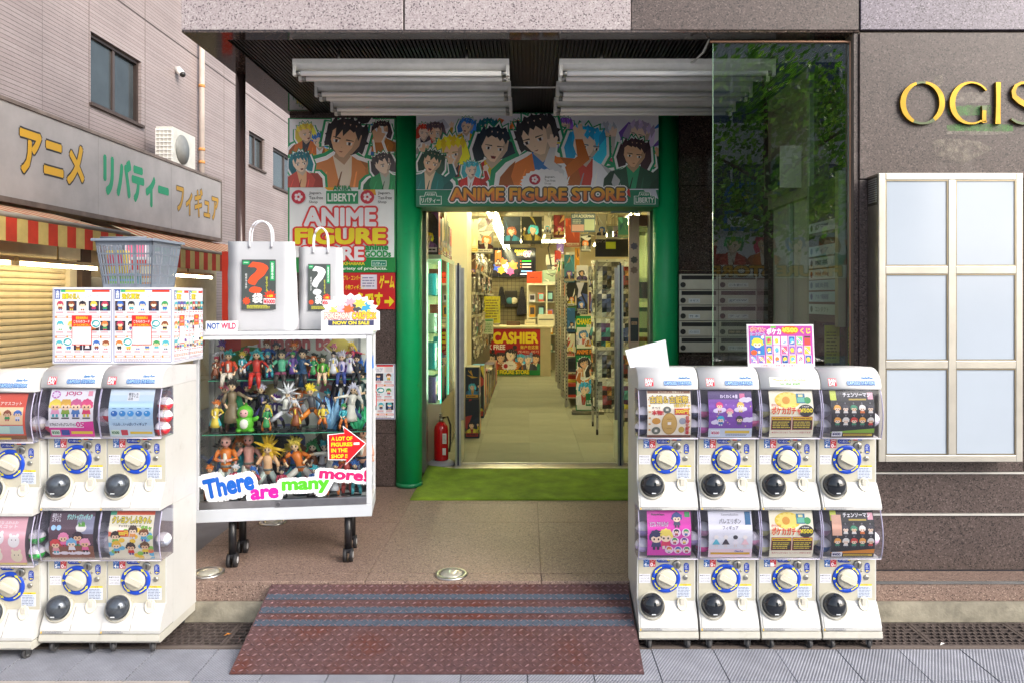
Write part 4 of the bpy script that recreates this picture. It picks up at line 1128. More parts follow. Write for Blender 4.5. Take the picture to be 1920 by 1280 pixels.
# open sliding door leaf parked at the right
dl = thing('sliding_door', 'glass sliding door with pinkish edge rail and lock, pushed open', 'door', (.95, 6.62, ZP))
xa, xb = PX(1179, 6.6), PX(1198, 6.6)
PINK = attr_mat('pink_anodised', .35, .25, .9, 1.05, 8)
g = MB(); g.box(xa, xb, 6.585, 6.625, ZP+.015, PZ(404, 6.6), '#c9a894'); g.build('edge_rail', PINK, dl, world=True, bevel=.003)
g = MB(); g.box(xb+.0005, xb+.19, 6.60, 6.608, ZP+.02, PZ(425, 6.6), '#ffffff'); g.build('glass_pane', clear('door_glass', '#cfe0d4', 1.5, .01, 1.3), dl, world=True)
g = MB(); g.box(xb+.0005, xb+.19, 6.588, 6.622, PZ(424.5, 6.6), PZ(404, 6.6), '#8a6a52'); g.build('top_rail', PINK, dl, world=True)
g = MB(); g.box(xa+.012, xb-.008, 6.578, 6.5845, PZ(640, 6.6), PZ(596, 6.6), '#3c3c3e'); lk = g.build('lock_case', PLASTIC, dl, world=True, bevel=.004)
p = Pr(); p.rect(0, 0, .05, .028, '#c9a07a', 0); p.text('PULL', .006, .006, .038, .016, '#5a3c2a', 1, .01); p.build('lock_sticker', PRINT, dl, (xa+.02-.95, -.046, PZ(609, 6.6)-ZP))
p = Pr()
for k, (zz, c) in enumerate(((1.95, '#6a5a6a'), (1.83, '#5a5048'), (1.74, '#8a6a5a'))): p.burst(.03, zz, .034, .026, 7, c, 0)
p.build('sticker', PRINT, dl, (xa+.015-.95, -.036, 0))

# tall poster left of the doorway
YP = YW-.012
def poster_at(name, x0, y0, x1, y1, Y, label, cat='poster', col='#e9ecec', mat=None):
    a = P(x0, y1, Y); b = P(x1, y0, Y)
    t = thing(name, label, cat, (a.x, Y, a.z))
    o = backing('board', b.x-a.x, b.z-a.z, .008, col, mat or PLASTIC, t)
    return t, b.x-a.x, b.z-a.z
t, w, h = poster_at('store_poster', 540, 222, 742, 511, YP, 'tall ANIME FIGURE STORE poster with green edge on the granite wall')
p = Pr(); kx, kz = w/202.0, h/289.0
def q2(x, y): return ((x-540)*kx, (511-y)*kz)
p.rect(0, 0, w, h, '#12924e', 0); p.rect(.012, .012, w-.024, h-.02, '#f0f4f4', 1)
a = q2(540, 511); p.rect(.0, .0, w, 28*kz, '#128a3c', 2)
def b2(x, yb, hh, *a, **kw):
    q = q2(x, yb); kw.setdefault('edge2', '#23a066'); bust(p, q[0], q[1], hh*kz, *a, **kw)
for k in range(16):
    x0, y0 = rs_.uniform(548, 735), rs_.uniform(235, 345); a = rs_.uniform(-1, 1); L = rs_.uniform(20, 46); wv = rs_.uniform(3, 9)
    p.poly([q2(x0, y0), q2(x0+L*math.cos(a), y0+L*math.sin(a)-wv), q2(x0+L*1.2*math.cos(a+.15), y0+L*1.2*math.sin(a+.15)), q2(x0+L*.7*math.cos(a+.2), y0+L*.7*math.sin(a+.2)+wv)], rs_.choice(['#d8302c', '#f0b020', '#2c7ac8', '#18a070', '#e8702c']), 1.2+.03*k)
b2(600, 300, 54, '#3a7ac8', '#e8b020', '#f0f0f0', 1, 2, 31, '#ffffff'); b2(690, 300, 54, '#c8402c', '#2c6ab8', '#f0f0f0', 3, 2, 32, '#ffffff')
b2(575, 290, 62, '#e0c840', '#d9762a', '#35323a', 0, 2, 21, '#ffffff'); b2(716, 285, 62, '#3a3034', '#b8742c', '#e0d8c8', 2, 2, 22, '#ffffff')
b2(642, 352, 140, '#2e2a2e', '#d98a4a', '#ead9c2', 2, 6.5, 23, '#ffffff', spiky=False)
b2(566, 352, 72, '#1f6a74', '#c85040', '#e8b888', 1, 11, 24, '#ffffff'); b2(722, 356, 74, '#4a4448', '#2f9a5c', '#b8c8b8', 3, 11, 25, '#ffffff')
q = q2(612, 383); p.rect(q[0]-.0, q[1], 60*kx, 24*kz, '#16935a', 16); p.text('AKIBA', q[0]+13*kx, q[1]+25*kz, 34*kx, 9*kz, '#16935a', 16, .03); p.text('LIBERTY', q[0]+3*kx, q[1]+5*kz, 54*kx, 14*kz, '#e8f0ea', 17, .03)
for xx in (546, 675):
    q = q2(xx+14, 370); p.ell(q[0], q[1], 13*kx, 13*kx, '#c8283c', 16)
    for a in range(5): p.ell(q[0]+5*kx*math.cos(a*1.256), q[1]+5*kx*math.sin(a*1.256), 3.2*kx, 3.2*kx, '#f4e8ec', 16.5, 7)
for xx in (580, 709):
    for t_, yy, ww in (('Japan.', 366, 24), ('Tax-free', 374.5, 26), ('Shop', 383, 16)):
        q = q2(xx, yy); p.text(t_, q[0], q[1], ww*kx, 6*kz, '#55555a', 16, .008)
q = q2(572, 423); p.text('ANIME', q[0], q[1], 132*kx, 31*kz, '#e6e6ea', 17, .05, [('#d62a28', .13)])
q = q2(556, 457); p.text('FIGURE', q[0], q[1], 166*kx, 27*kz, '#e8d616', 18.5, .055, [('#d62a28', .13)])
q = q2(566, 488); p.text('STORE', q[0], q[1], 116*kx, 24*kz, '#e6e6ea', 20, .045, [('#d62a28', .13)])
q = q2(686, 469); p.text('anime', q[0], q[1], 42*kx, 10*kz, '#139a4c', 22, .045); q = q2(685, 482); p.text('GOODs', q[0], q[1], 48*kx, 11*kz, '#139a4c', 22, .04)
q = q2(634, 497.5); p.text('IN AKIHABARA', q[0]-6*kx, q[1], 56*kx, 6*kz, '#e0dc30', 17, .03); q = q2(600, 508); p.text('A wide variety of products.', q[0], q[1], 126*kx, 7*kz, '#e8f2e8', 17, .025)
q = q2(697, 500); p.rect(q[0], q[1], 28*kx, 11*kz, '#cfe8dc', 17); p.rect(q[0]+kx, q[1]+kz, 26*kx, 9*kz, '#148a68', 17.5); p.text('リバティー', q[0]+3*kx, q[1]+2*kz, 22*kx, 6*kz, '#e8f4ee', 18, .02)
p.build('poster_print', VINYL, t, (0, 0, 0), clip=(0, 0, w, h))
t, w, h = poster_at('arcade_notice', 640, 512, 741, 580, YP-.004, 'red notice with yellow Japanese lettering and an arrow under the poster', 'notice', '#c81c1c')
p = Pr(); p.rect(0, 0, w, h, '#c4191c', 0)
p.text('ンブル・コンパーツ', .0, h*.80, w*.4, h*.13, '#e8d41a', 1, .02); p.text('小物フィギュア', .03, h*.54, w*.36, h*.13, '#e8d41a', 1, .02)
p.text('ゲーム', w*.71, h*.58, w*.27, h*.34, '#e8d41a', 1, .045); p.text('らです', w*.30, h*.08, w*.46, h*.36, '#e8d41a', 1, .05)
p.poly([(w*.8, h*.25), (w*.89, h*.25), (w*.89, h*.36), (w*.985, h*.21), (w*.89, h*.06), (w*.89, h*.16), (w*.8, h*.16)], '#e8d41a', 1)
p.rect(w*.36, h*.55, w*.3, h*.4, '#dcd8e4', 1); p.lines(w*.39, h*.6, w*.24, h*.3, 4, '#8a86a8', 2)
p.build('notice_print', VINYL, t)

# price poster generator: blue frame, headline, picture grid, red centre box
HAIRS = ['#2c2a34', '#e2c648', '#8a4a2c', '#3a6ab8', '#b83a58', '#3f9a5a', '#d8d8e4', '#6a4a9a', '#d9793a', '#48b0c0']
def price_poster(p, x, y, w, h, head1, head2, seed, c1='#e6d320', l=0, small=False):
    r = random.Random(seed)
    p.rect(x, y, w, h, '#eceef4', l); p.frame(x+.008*w, y+.006*h, w*.984, h*.988, .012*w, '#2d3a86', l+1)
    p.rect(x+.03*w, y+.86*h, .09*w, .125*h, '#24489c', l+1); p.text('未\n開\n封', x+.045*w, y+.87*h, .06*w, .105*h, '#f0f4fa', l+2, .03)
    p.rect(x+.14*w, y+.955*h, .4*w, .03*h, '#e0cf2e', l+1); p.rect(x+.66*w, y+.955*h, .3*w, .03*h, '#e23a22', l+1); p.rect(x+.13*w, y+.955*h, .08*w, .03*h, '#35b070', l+2)
    p.text(head1, x+.15*w, y+.86*h, .3*w, .075*h, c1, l+2, .03, [('#2c2440', .075)]); p.text(head2, x+.47*w, y+.86*h, .3*w, .075*h, '#f4f4fa', l+2, .03, [('#33307a', .075)])
    p.rect(x+.80*w, y+.85*h, .15*w, .10*h, '#e8d8dc', l+1); p.rect(x+.83*w, y+.86*h, .11*w, .085*h, '#d4d2d6', l+1.5)
    for row, (yy, n) in enumerate(((.60, 5), (.33, 5), (.07, 6))):
        cw = .95*w/n
        for k in range(n):
            xx = x+.025*w+cw*k
            p.rect(xx+.006*w, y+yy*h+.10*h, cw-.012*w, .135*h, r.choice(['#dfe6ee', '#2a2e44', '#e8dcd0', '#cfe0ea', '#f0ece4', '#3a2c34']), l+1)
            chibi(p, xx+cw/2, y+yy*h+.105*h, .125*h, r.choice(HAIRS), r.choice(HAIRS), r.choice(HAIRS), r.randrange(4), l+2, r.randrange(999), False)
            p.rect(xx+.015*w, y+yy*h+.075*h, cw*.7, .012*h, '#c83a48', l+1); p.lines(xx+.012*w, y+yy*h+.045*h, cw*.8, .025*h, 2, '#a8a8b4', l+1)
            p.rect(xx+.006*w, y+yy*h+.0*h, cw-.012*w, .034*h, '#c8323e', l+1); p.rect(xx+.012*w, y+yy*h+.005*h, cw-.024*w, .024*h, '#f2d4d4', l+1.5); p.rect(xx+.012*w, y+yy*h+.005*h, .025*w, .024*h, '#d99a2a', l+2)
    # red box in the middle (code square left blank)
    bx, by, bw, bh = x+.32*w, y+.24*h, .34*w, .40*h
    p.rect(bx, by, bw, bh, '#d8262a', l+5.5); p.rect(bx+.012*w, by+.012*h, bw-.024*w, bh*.58, '#f1eff2', l+6.2)
    p.text('買取価格表は', bx+.07*w, by+bh*.86, bw*.6, bh*.10, '#f0c42a', l+6.2, .02); p.text('こちらのコード', bx+.03*w, by+bh*.745, bw*.8, bh*.09, '#fbeee8', l+6.2, .02); p.text('からCHECK♪', bx+.03*w, by+bh*.63, bw*.8, bh*.09, '#f0c42a', l+6.2, .02)
    p.rect(bx+.07*w, by+.05*h, bw-.14*w, bh*.44, '#dcdade', l+6.8)
    for (hx, hy) in ((bx+bw+.07*w, by+bh*.72), (bx-.07*w, by+bh*.10)):
        p.ell(hx, hy, .085*w, .06*h, '#f4f8f8', l+7.4, 18); p.ell(hx, hy, .072*w, .051*h, '#2f9ea2', l+8, 18); p.ell(hx+.008*w, hy, .045*w, .03*h, '#f2f6f6', l+8.6, 12)
        p.poly([(hx-.05*w, hy-.022*h), (hx+.03*w, hy-.0*h), (hx+.02*w, hy+.014*h), (hx-.055*w, hy-.008*h)], '#f2f6f6', l+9)
    p.lines(x+.04*w, y+.02*h, .9*w, .035*h, 2, '#8a5a6a', l+2)
t, w, h = poster_at('buyback_poster', 640, 682, 741, 785, YP-.002, 'small buyback price poster low on the granite wall beside the showcase', 'poster')
p = Pr(); price_poster(p, 0, 0, w, h, '強化', 'フィギュア', 5); p.build('poster_print', PRINT, t)

# mailboxes on the wall behind the glass screen
mbk = thing('mailbox_bank', 'bank of ten stainless steel mailboxes behind the glass screen', 'mailboxes', (1.5, YW-.06, 1.27))
mx0, mz0, cw, ch = PX(1273, 5.89), PZ(660, 5.89), (PX(1421, 5.89)-PX(1273, 5.89))/2, (660-514)/5.0*5.89/F
g = MB(); g.box(mx0, mx0+2*cw, YW-.058, YW-.001, mz0, mz0+5*ch, '#77756c'); g.build('cabinet', METAL, mbk, world=True)
names = [['', 'オギス', '竹 本', 'オフィスカスミ', ''], ['小木曽ビル', 'grow', 'ティア', '喫茶店', 'アキバ倶楽部']]
for c in range(2):
    for r_ in range(5):
        x = mx0+cw*c; z = mz0+ch*(4-r_)
        g = MB(); g.box(x+.003, x+cw-.003, YW-.066, YW-.0582, z+.003, z+ch-.003, '#cdc9ba'); d = g.build('mailbox_door', attr_mat('mailbox_steel', .35, .3, .88, 1.06, 7), mbk, world=True, bevel=.002)
        L = Vector(mbk.location)
        g = MB(); g.box(x+.02, x+cw-.02, YW-.068, YW-.0662, z+ch*.64, z+ch*.9, '#2a2a28'); g.v = [q-L for q in g.v]; g.build('slot', MATTE, d)
        g = MB(); g.cyl((x+.03, YW-.076, z+ch*.3), (x+.03, YW-.0662, z+ch*.3), .021, n=14, c='#262626'); g.v = [q-L for q in g.v]; g.build('lock', PLASTIC, d)
        if names[c][r_]:
            p = Pr(); tq = names[c][r_]; wl = .09 if c == 0 else .16
            p.rect(0, 0, wl, .034, '#d8dcdc' if tq != '喫茶店' else '#3a342c', 0); p.text(tq, .008, .008, wl-.02, .018, '#4a6a78' if tq != '喫茶店' else '#d8c8a0', 1, .012)
            p.build('name_plate', PRINT, d, (x+.075-L.x, YW-.0668-L.y, z+.018-L.z))
# tenant directory on the side wall
dbd = thing('directory_board', 'vertical tenant directory board with pale name plates behind the glass', 'sign', (XP-.03, 4.45, 1.55))
g = MB(); g.box(XP-.06, XP-.031, 4.25, 4.68, 1.56, 2.40, '#3e4434'); g.build('board', PAINTED, dbd, world=True)
g = MB(); g.box(XP-.075, XP-.031, 4.205, 4.248, 1.54, 2.42, '#a8b490'); g.build('side_post', PAINTED, dbd, world=True)
rows_ = [('grow', '#cfe0e6', '#3a4a50', 2.10), ('BLANK', None, None, 2.02), ('ティア', '#c4e4ee', '#2a7a9a', 1.957), ('喫茶', '#d4e2e4', '#2a3030', 1.885), ('Wild Wing', '#d8e4e4', '#8a3020', 1.815), ('鍼灸院', '#b8dcea', '#2a7aa0', 1.75), ('アキバ倶楽部', '#b4def0', '#2a6aa0', 1.68), ('コンタクト', '#c8e8e4', '#1a6a5a', 1.605)]
for tq, bg, fg, z in rows_:
    g = MB(); g.box(XP-.066, XP-.0605, 4.265, 4.665, z, z+.06, bg or '#39402e'); pl_ = g.build('name_plate', GLOSSY, dbd, world=True)
    if bg:
        p = Pr(); p.text(tq, 0, 0, .2, .03, fg, 1, .015); p.ell(-.06, .015, .02, .02, fg, 1, 10)
        p.build('plate_lettering', PRINT, dbd, (XP-.0665-(XP-.03), 4.56-4.45, z+.015-1.55), (0, 0, -PI/2))
yn = thing('yellow_notice', 'small yellow and white notice hung behind the glass screen', 'notice', (PX(1546, 4.3), 4.3, PZ(680, 4.3)))
w, h = PX(1573, 4.3)-PX(1545, 4.3), PZ(612, 4.3)-PZ(682, 4.3)
backing('board', w, h, .003, '#d8dcc0', PLASTIC, yn)
p = Pr(); p.rect(0, 0, w, h, '#c9d23a', 0); p.rect(0, h*.3, w, h*.4, '#dfe070', 1); p.lines(.01, h*.1, w-.02, h*.75, 9, '#7d8a1e', 2); p.build('notice_print', PRINT, yn)
g = MB(); g.box(-.01, w+.01, -.003, .006, h, h+.012, '#555a50'); g.cyl((w/2, .0, -.02-PZ(682, 4.3)+ZP+.02), (w/2, 0, 0), .006, n=6, c='#888888'); g.build('stand', PAINTED, yn)

# ================================================================ CAPSULE MACHINES
UH, UW = .584, .292
hw = UW/2
CLEARP = clear('clear_plastic', '#f6f6fb', 1.45, .03, .5, .02, '#e8e6f4')
SMOKE = attr_mat('smoked_dome', .05, 0, .8, 1.2, 10, spec=.7)
def win_y(z):                                        # bulge of the clear window
    t = (z-.345)/(UH-.345)
    return -.040 - .034*math.sin(PI*min(1, max(0, t*.86+.10)))
def mesh_once(name, mat, fn):
    g = MB(); fn(g); return g.mesh(name, mat)
def f_shell(g):
    g.box(-hw+.002, hw-.002, .0705, .325, 0, UH, '#c8c9c7'); g.box(-hw+.002, -hw+.008, .002, .07, .12, .345, '#c8c9c7'); g.box(hw-.008, hw-.002, .002, .07, .12, .345, '#c8c9c7')
def f_panel(g): g.box(-hw+.0085, hw-.0085, 0, .07, .1255, .345, '#c3bfae')
def f_skirt(g):
    g.prism([(.07, .004), (-.062, .004), (-.063, .018), (-.05, .05), (-.012, .115), (0, .125), (.07, .125)], -hw+.003, hw-.003, 'x', '#c8c8c6')
def f_flap(g):
    pts = [(-.0645, .02), (-.0515, .0505), (-.0135, .1155)]
    for (y0, z0), (y1, z1) in zip(pts, pts[1:]):
        g.poly(((-hw+.012, y0-.0015, z0), (.0, y0-.0015, z0), (.0, y1-.0015, z1), (-hw+.012, y1-.0015, z1)), '#cccccb', True)
    g.poly(((.0, pts[0][0]-.0015, pts[0][1]), (.003, pts[0][0], pts[0][1]), (.003, pts[2][0], pts[2][1]), (0, pts[2][0]-.0015, pts[2][1])), '#8d8a84')
def f_window(g):
    n = 12
    zs = [.346+(UH-.348)*k/n for k in range(n+1)]
    for a, b in zip(zs, zs[1:]):
        g.poly(((-hw, win_y(a), a), (hw, win_y(a), a), (hw, win_y(b), b), (-hw, win_y(b), b)), '#ffffff', True)
    for s in (-1, 1):
        g.poly([(s*hw, .0695, zs[0])] + [(s*hw, win_y(z), z) for z in zs] + [(s*hw, .0695, zs[-1])], '#ffffff')
    g.poly(((-hw, .0695, zs[0]), (hw, .0695, zs[0]), (hw, win_y(zs[0]), zs[0]), (-hw, win_y(zs[0]), zs[0])), '#ffffff')
def f_rim(g):
    n = 10; zs = [.346+(UH-.348)*k/n for k in range(n+1)]
    for s in (-1, 1): g.tube([(s*(hw-.002), win_y(z)+.003, z) for z in zs], .0026, 6, '#c9c4dc')
    g.tube([(-hw+.002, win_y(.347)+.002, .347), (hw-.002, win_y(.347)+.002, .347)], .003, 6, '#d5d2e0')
def f_bay(g):
    g.box(-hw+.004, hw-.004, .060, .0698, .35, UH-.004, '#8d8a98'); g.box(-hw+.006, hw-.006, -.03, .06, .346, .352, '#d8d4cc')
def f_ring(g): g.lathe([(.071, 0), (.071, -.004), (.069, -.006), (.05, -.006), (.049, -.002)], o=(-.002, 0, .236), ax='y', n=36, c='#1848c0')
def f_knob(g):
    g.lathe([(.0485, 0), (.0485, -.012), (.045, -.016), (.02, -.0165)], o=(-.002, 0, .236), ax='y', n=32, c='#c9c4b2')
def f_grip(g):
    g.M = Matrix.Translation((-.002, 0, .236)) @ Matrix.Rotation(.45, 4, 'Y')
    g.prism([(-.041, -.008), (-.036, -.014), (.036, -.014), (.041, -.008), (.041, .008), (.034, .013), (-.034, .013), (-.041, .008)], -.030, -.0168, 'y', '#d0cbba')
    g.M = None
def f_ball(g): g.sphere((-.074, -.030, .116), (.057, .052, .057), 28, 16, '#1d2229')
def f_collar(g):
    g.M = Matrix.Translation((-.074, -.030, .112)) @ Matrix.Rotation(-.45, 4, 'X')
    g.lathe([(.064, .03), (.0655, -.0), (.062, -.006), (.0585, -.006), (.0575, .02)], ax='y', n=30, c='#c0bcae')
    g.M = None
def f_coin(g):
    g.lathe([(.0205, 0), (.0205, -.006), (.018, -.008), (.004, -.0082)], o=(.051, 0, .303), ax='y', n=20, c='#a9a8a4'); g.box(.0495, .0525, -.0095, -.0084, .291, .315, '#222222')
def f_lock(g): g.lathe([(.012, 0), (.012, -.004), (.009, -.006), (.003, -.0062)], o=(.094, 0, .240), ax='y', n=16, c='#b5b4ae'); g.lathe([(.0045, 0), (.0045, -.003), (.002, -.0032)], o=(.071, 0, .272), ax='y', n=10, c='#c9c0a8')
def f_cup(g):
    g.lathe([(.026, 0), (.026, -.003), (.022, -.004), (.019, -.001)], o=(.075, -.0, .118), ax='y', n=20, c='#dcd6c4')
    for k in range(len(g.v)): g.v[k] = Vector((g.v[k].x, g.v[k].y - .012 - .38*max(0, .135-g.v[k].z)*1.0, .118+(g.v[k].z-.118)*1.25))
    g.box(.066, .084, -.024, -.006, .112, .142, '#cbc7bc')
def f_base(g): g.prism([(.325, -.04), (-.06, -.04), (-.071, -.028), (-.066, .0), (.325, .0)], -hw+.002, hw-.002, 'x', '#c0beb4')
def f_wheel(g):
    g.cyl((-.009, 0, 0), (.009, 0, 0), .023, n=16, c='#3a3a3c'); g.cyl((-.0105, 0, 0), (.0105, 0, 0), .01, n=10, c='#9a9a98')
def f_fork(g): g.box(-.014, -.0112, -.012, .012, -.005, .03, '#8a8a88'); g.box(.0112, .014, -.012, .012, -.005, .03, '#8a8a88'); g.box(-.014, .014, -.014, .014, .0265, .03, '#777777')
HOODP = [(-.050, 0), (-.052, .011), (-.049, .029), (-.042, .047), (-.029, .066), (-.008, .084), (.020, .096), (.055, .101)]
def f_hood(g):
    n = len(HOODP)
    pts = HOODP + [(.325, .083), (.325, 0)]
    A = [g.vert((-hw+.001, y, z)) for y, z in pts]; B = [g.vert((hw-.001, y, z)) for y, z in pts]
    for k in range(len(pts)): g.face((A[k], A[(k+1)%len(pts)], B[(k+1)%len(pts)], B[k]), '#cbcccd', k < n)
    g.face(A[::-1], '#cbcccd'); g.face(B, '#cbcccd')
def hood_pt(s):
    acc = 0
    for (y0, z0), (y1, z1) in zip(HOODP, HOODP[1:]):
        d = math.hypot(y1-y0, z1-z0)
        if s <= acc+d: t = (s-acc)/d; return (y0+(y1-y0)*t, z0+(z1-z0)*t, (-(z1-z0)/d, (y1-y0)/d))
        acc += d
    return (HOODP[-1][0], HOODP[-1][1], (0, 1))
ME = {k: mesh_once(n, m, f) for k, n, m, f in (
    ('shell', 'body_shell', PLASTIC, f_shell), ('panel', 'front_panel', CREAM, f_panel), ('skirt', 'chute_skirt', PLASTIC, f_skirt), ('flap', 'chute_flap', PLASTIC, f_flap),
    ('win', 'clear_window', CLEARP, f_window), ('rim', 'window_rim', PLASTIC, f_rim), ('bay', 'capsule_bay', PLASTIC, f_bay), ('ring', 'dial_ring', PLASTIC, f_ring), ('knob', 'turn_dial', CREAM, f_knob), ('grip', 'dial_grip', CREAM, f_grip),
    ('ball', 'dispensing_dome', SMOKE, f_ball), ('collar', 'dome_collar', CREAM, f_collar), ('coin', 'coin_slot', METAL, f_coin), ('lock', 'lock', METAL, f_lock), ('cup', 'coin_return', CREAM, f_cup),
    ('base', 'base', CREAM, f_base), ('wheel', 'wheel', RUBBER, f_wheel), ('fork', 'caster', METAL, f_fork), ('hood', 'hood', PLASTIC, f_hood))}
gb = MB(); gb.sphere((-.074, -.030, .116), (.057, .052, .057), 28, 16, '#5a6068'); ME['ball2'] = gb.mesh('dispensing_dome', attr_mat('smoky_dome', .05, .55, .6, 1.15, 25))
# shared stickers
def arrow(p, x, y, w, h, c, l, d=1):
    p.poly([(x, y+h*.35), (x+d*w*.55, y+h*.35), (x+d*w*.55, y), (x+d*w, y+h*.5), (x+d*w*.55, y+h), (x+d*w*.55, y+h*.65), (x, y+h*.65)], c, l)
STKS = []
p = Pr(); p.pill(-.047, .313, .066, .024, '#1a3fa8', 0); p.text('コイン投入口', -.041, .3195, .043, .011, '#e8eef8', 1, .01); arrow(p, .003, .317, .014, .014, '#e8d820', 1); STKS.append(p.mesh('coin_sticker', PRINT))
p = Pr(); p.pill(.086, .262, .026, .05, '#1a3fa8', 0); p.text('コイン\n返却\nボタン', .0905, .281, .017, .026, '#e8eef8', 1, .01); arrow(p, .108, .266, .017, .012, '#e8d820', 1, -1); STKS.append(p.mesh('return_sticker', PRINT))
p = Pr(); p.rect(.03, .329, .022, .014, '#d8282c', 0); p.rect(.052, .329, .022, .014, '#1a56b8', 0.2); STKS.append(p.mesh('slot_sticker', PRINT))
p = Pr(); p.rect(-.134, .212, .056, .045, '#dfe0e8', 0); p.text('▶◀印を合わせ', -.131, .245, .048, .009, '#3a3a44', 1, .006); p.text('てからコインを', -.131, .231, .046, .009, '#3a3a44', 1, .006); p.text('入れてください。', -.131, .217, .048, .009, '#3a3a44', 1, .006); STKS.append(p.mesh('guide_sticker', PRINT))
p = Pr(); p.rect(.052, .140, .07, .066, '#d4dcea', 0); p.rect(.052, .1985, .07, .0085, '#e8cf28', 1); p.text('ご注意', .073, .200, .028, .0055, '#4a3a20', 2, .006); p.lines(.056, .143, .062, .052, 7, '#6a7694', 1); STKS.append(p.mesh('caution_sticker', PRINT))
p = Pr()
for k in range(4):
    a = k*PI/2 + .35
    p.annulus(-.002, .236, .057, .062, '#e8e020', 0, 5, a, a+.55)
    ca, sa = math.cos(a+.55+.0), math.sin(a+.55)
    p.poly([(-.002+.052*ca, .236+.052*sa), (-.002+.067*ca, .236+.067*sa), (-.002+.060*math.cos(a+.8), .236+.060*math.sin(a+.8))], '#e8e020', 0)
p.poly([(-.070, .243), (-.056, .236), (-.070, .229)], '#e8e020', .5)
ARW = p.mesh('dial_arrow', PRINT)
p = Pr(); p.lines(-.13, .0, .105, .012, 2, '#5a5a6a', 0); p.rect(-.138, .0, .006, .011, '#d8b020', 0); SKS = p.mesh('warning_sticker', PRINT)
p = Pr(); p.rect(-.084, .086, .02, .005, '#d8dce0', 0); DLB = p.mesh('dome_label', PRINT)
def price_mesh(a, b):
    p = Pr()
    p.rect(-.112, .3155, .029, .026, '#2468c0', 0); p.rect(-.082, .3155, .029, .026, '#d02a34', 0); p.annulus(-.0975, .3285, .009, .0105, '#e8eef8', 1, 14); p.annulus(-.0675, .3285, .009, .0105, '#f8e8e8', 1, 14)
    p.rect(-.105, .3275, .015, .003, '#e8eef8', 1); p.rect(-.075, .3275, .015, .003, '#f8e8e8', 1)
    p.rect(-.112, .292, .029, .0225, '#2460a8', 0); p.rect(-.082, .292, .029, .0225, '#c82a38', 0)
    p.text(a, -.108, .295, .011, .017, '#f2f4f8', 1, .03); p.text(b, -.078, .295, .011, .017, '#f2f4f8', 1, .03)
    p.text('枚', -.094, .2955, .009, .009, '#f2f4f8', 1, .01); p.text('枚', -.064, .2955, .009, .009, '#f2f4f8', 1, .01)
    return p.mesh('price_sticker', PRINT)
PRICE = {}
def logo_mesh(name, which):
    p = Pr()
    if which == 0:
        p.rect(-.112, .018, .040, .038, '#d8203a', 0); p.text('BAN', -.109, .037, .033, .0155, '#f6eef0', 1, .035); p.text('DAI', -.109, .0205, .027, .0155, '#f6eef0', 1, .035)
    else:
        p.text('CAPSULE STATION', -.020, .024, .132, .0165, '#a8cdec', 1, .02, [('#14509c', .15)])
        p.text('Gasha', .052, .052, .030, .013, '#1a72b8', 1, .04, shear=.2); p.text('Pon', .085, .052, .022, .013, '#1a72b8', 1, .04, shear=.2)
    def bend(co):
        y, z, n = hood_pt(co.z)
        return Vector((co.x, y + n[0]*(-co.y+.0016), z + n[1]*(-co.y+.0016)))
    return p.mesh(name, PRINT, bend, 26)
LOGO = logo_mesh('brand_logo', 0); LOGO2 = logo_mesh('model_logo', 1)

CWd, CHt = .212, .226
def card_build(draw, t, dx=.004):
    p = Pr()
    draw(p, CWd, CHt)
    def bend(co):
        z = .353 + co.z
        return Vector((co.x - CWd/2 + dx, win_y(z) + .0125 + co.y, z))
    me = p.mesh('display_card', PRINT, bend, 9, (0, 0, CWd, CHt))
    return link_mesh('display_card', me, t)
CAPG = 'toy capsules inside the capsule machines'
def cname(c):
    r, g, b = [int(c[i:i+2], 16) for i in (1, 3, 5)]
    mx, mn = max(r, g, b), min(r, g, b)
    if mx - mn < 34: return 'white' if mx > 190 else ('grey' if mx > 90 else 'dark')
    if mx < 96: return 'dark blue' if b == mx else 'dark'
    if r == mx: return 'pink' if b > g + 10 and mn > 70 else ('yellow' if g > .75*r else 'red')
    return 'green' if g == mx else ('lilac' if r > g else 'blue')
def cap_ball(loc, col, where, r=.036):
    g = MB(); t = thing('toy_capsule', '%s toy capsule behind the %s' % (cname(col), where), 'capsule', loc, RND.uniform(0, 3), CAPG)
    g.lathe([(.001, -r), (r*.55, -r*.83), (r*.88, -r*.47), (r, 0)], n=16, c=col); g.build('lower_shell', PLASTIC, t)
    g = MB(); g.lathe([(r*1.02, 0), (r*1.02, r*.08), (r*.9, r*.45), (r*.55, r*.83), (.001, r)], n=16, c='#e6e2ea'); g.build('upper_shell', PLASTIC, t)
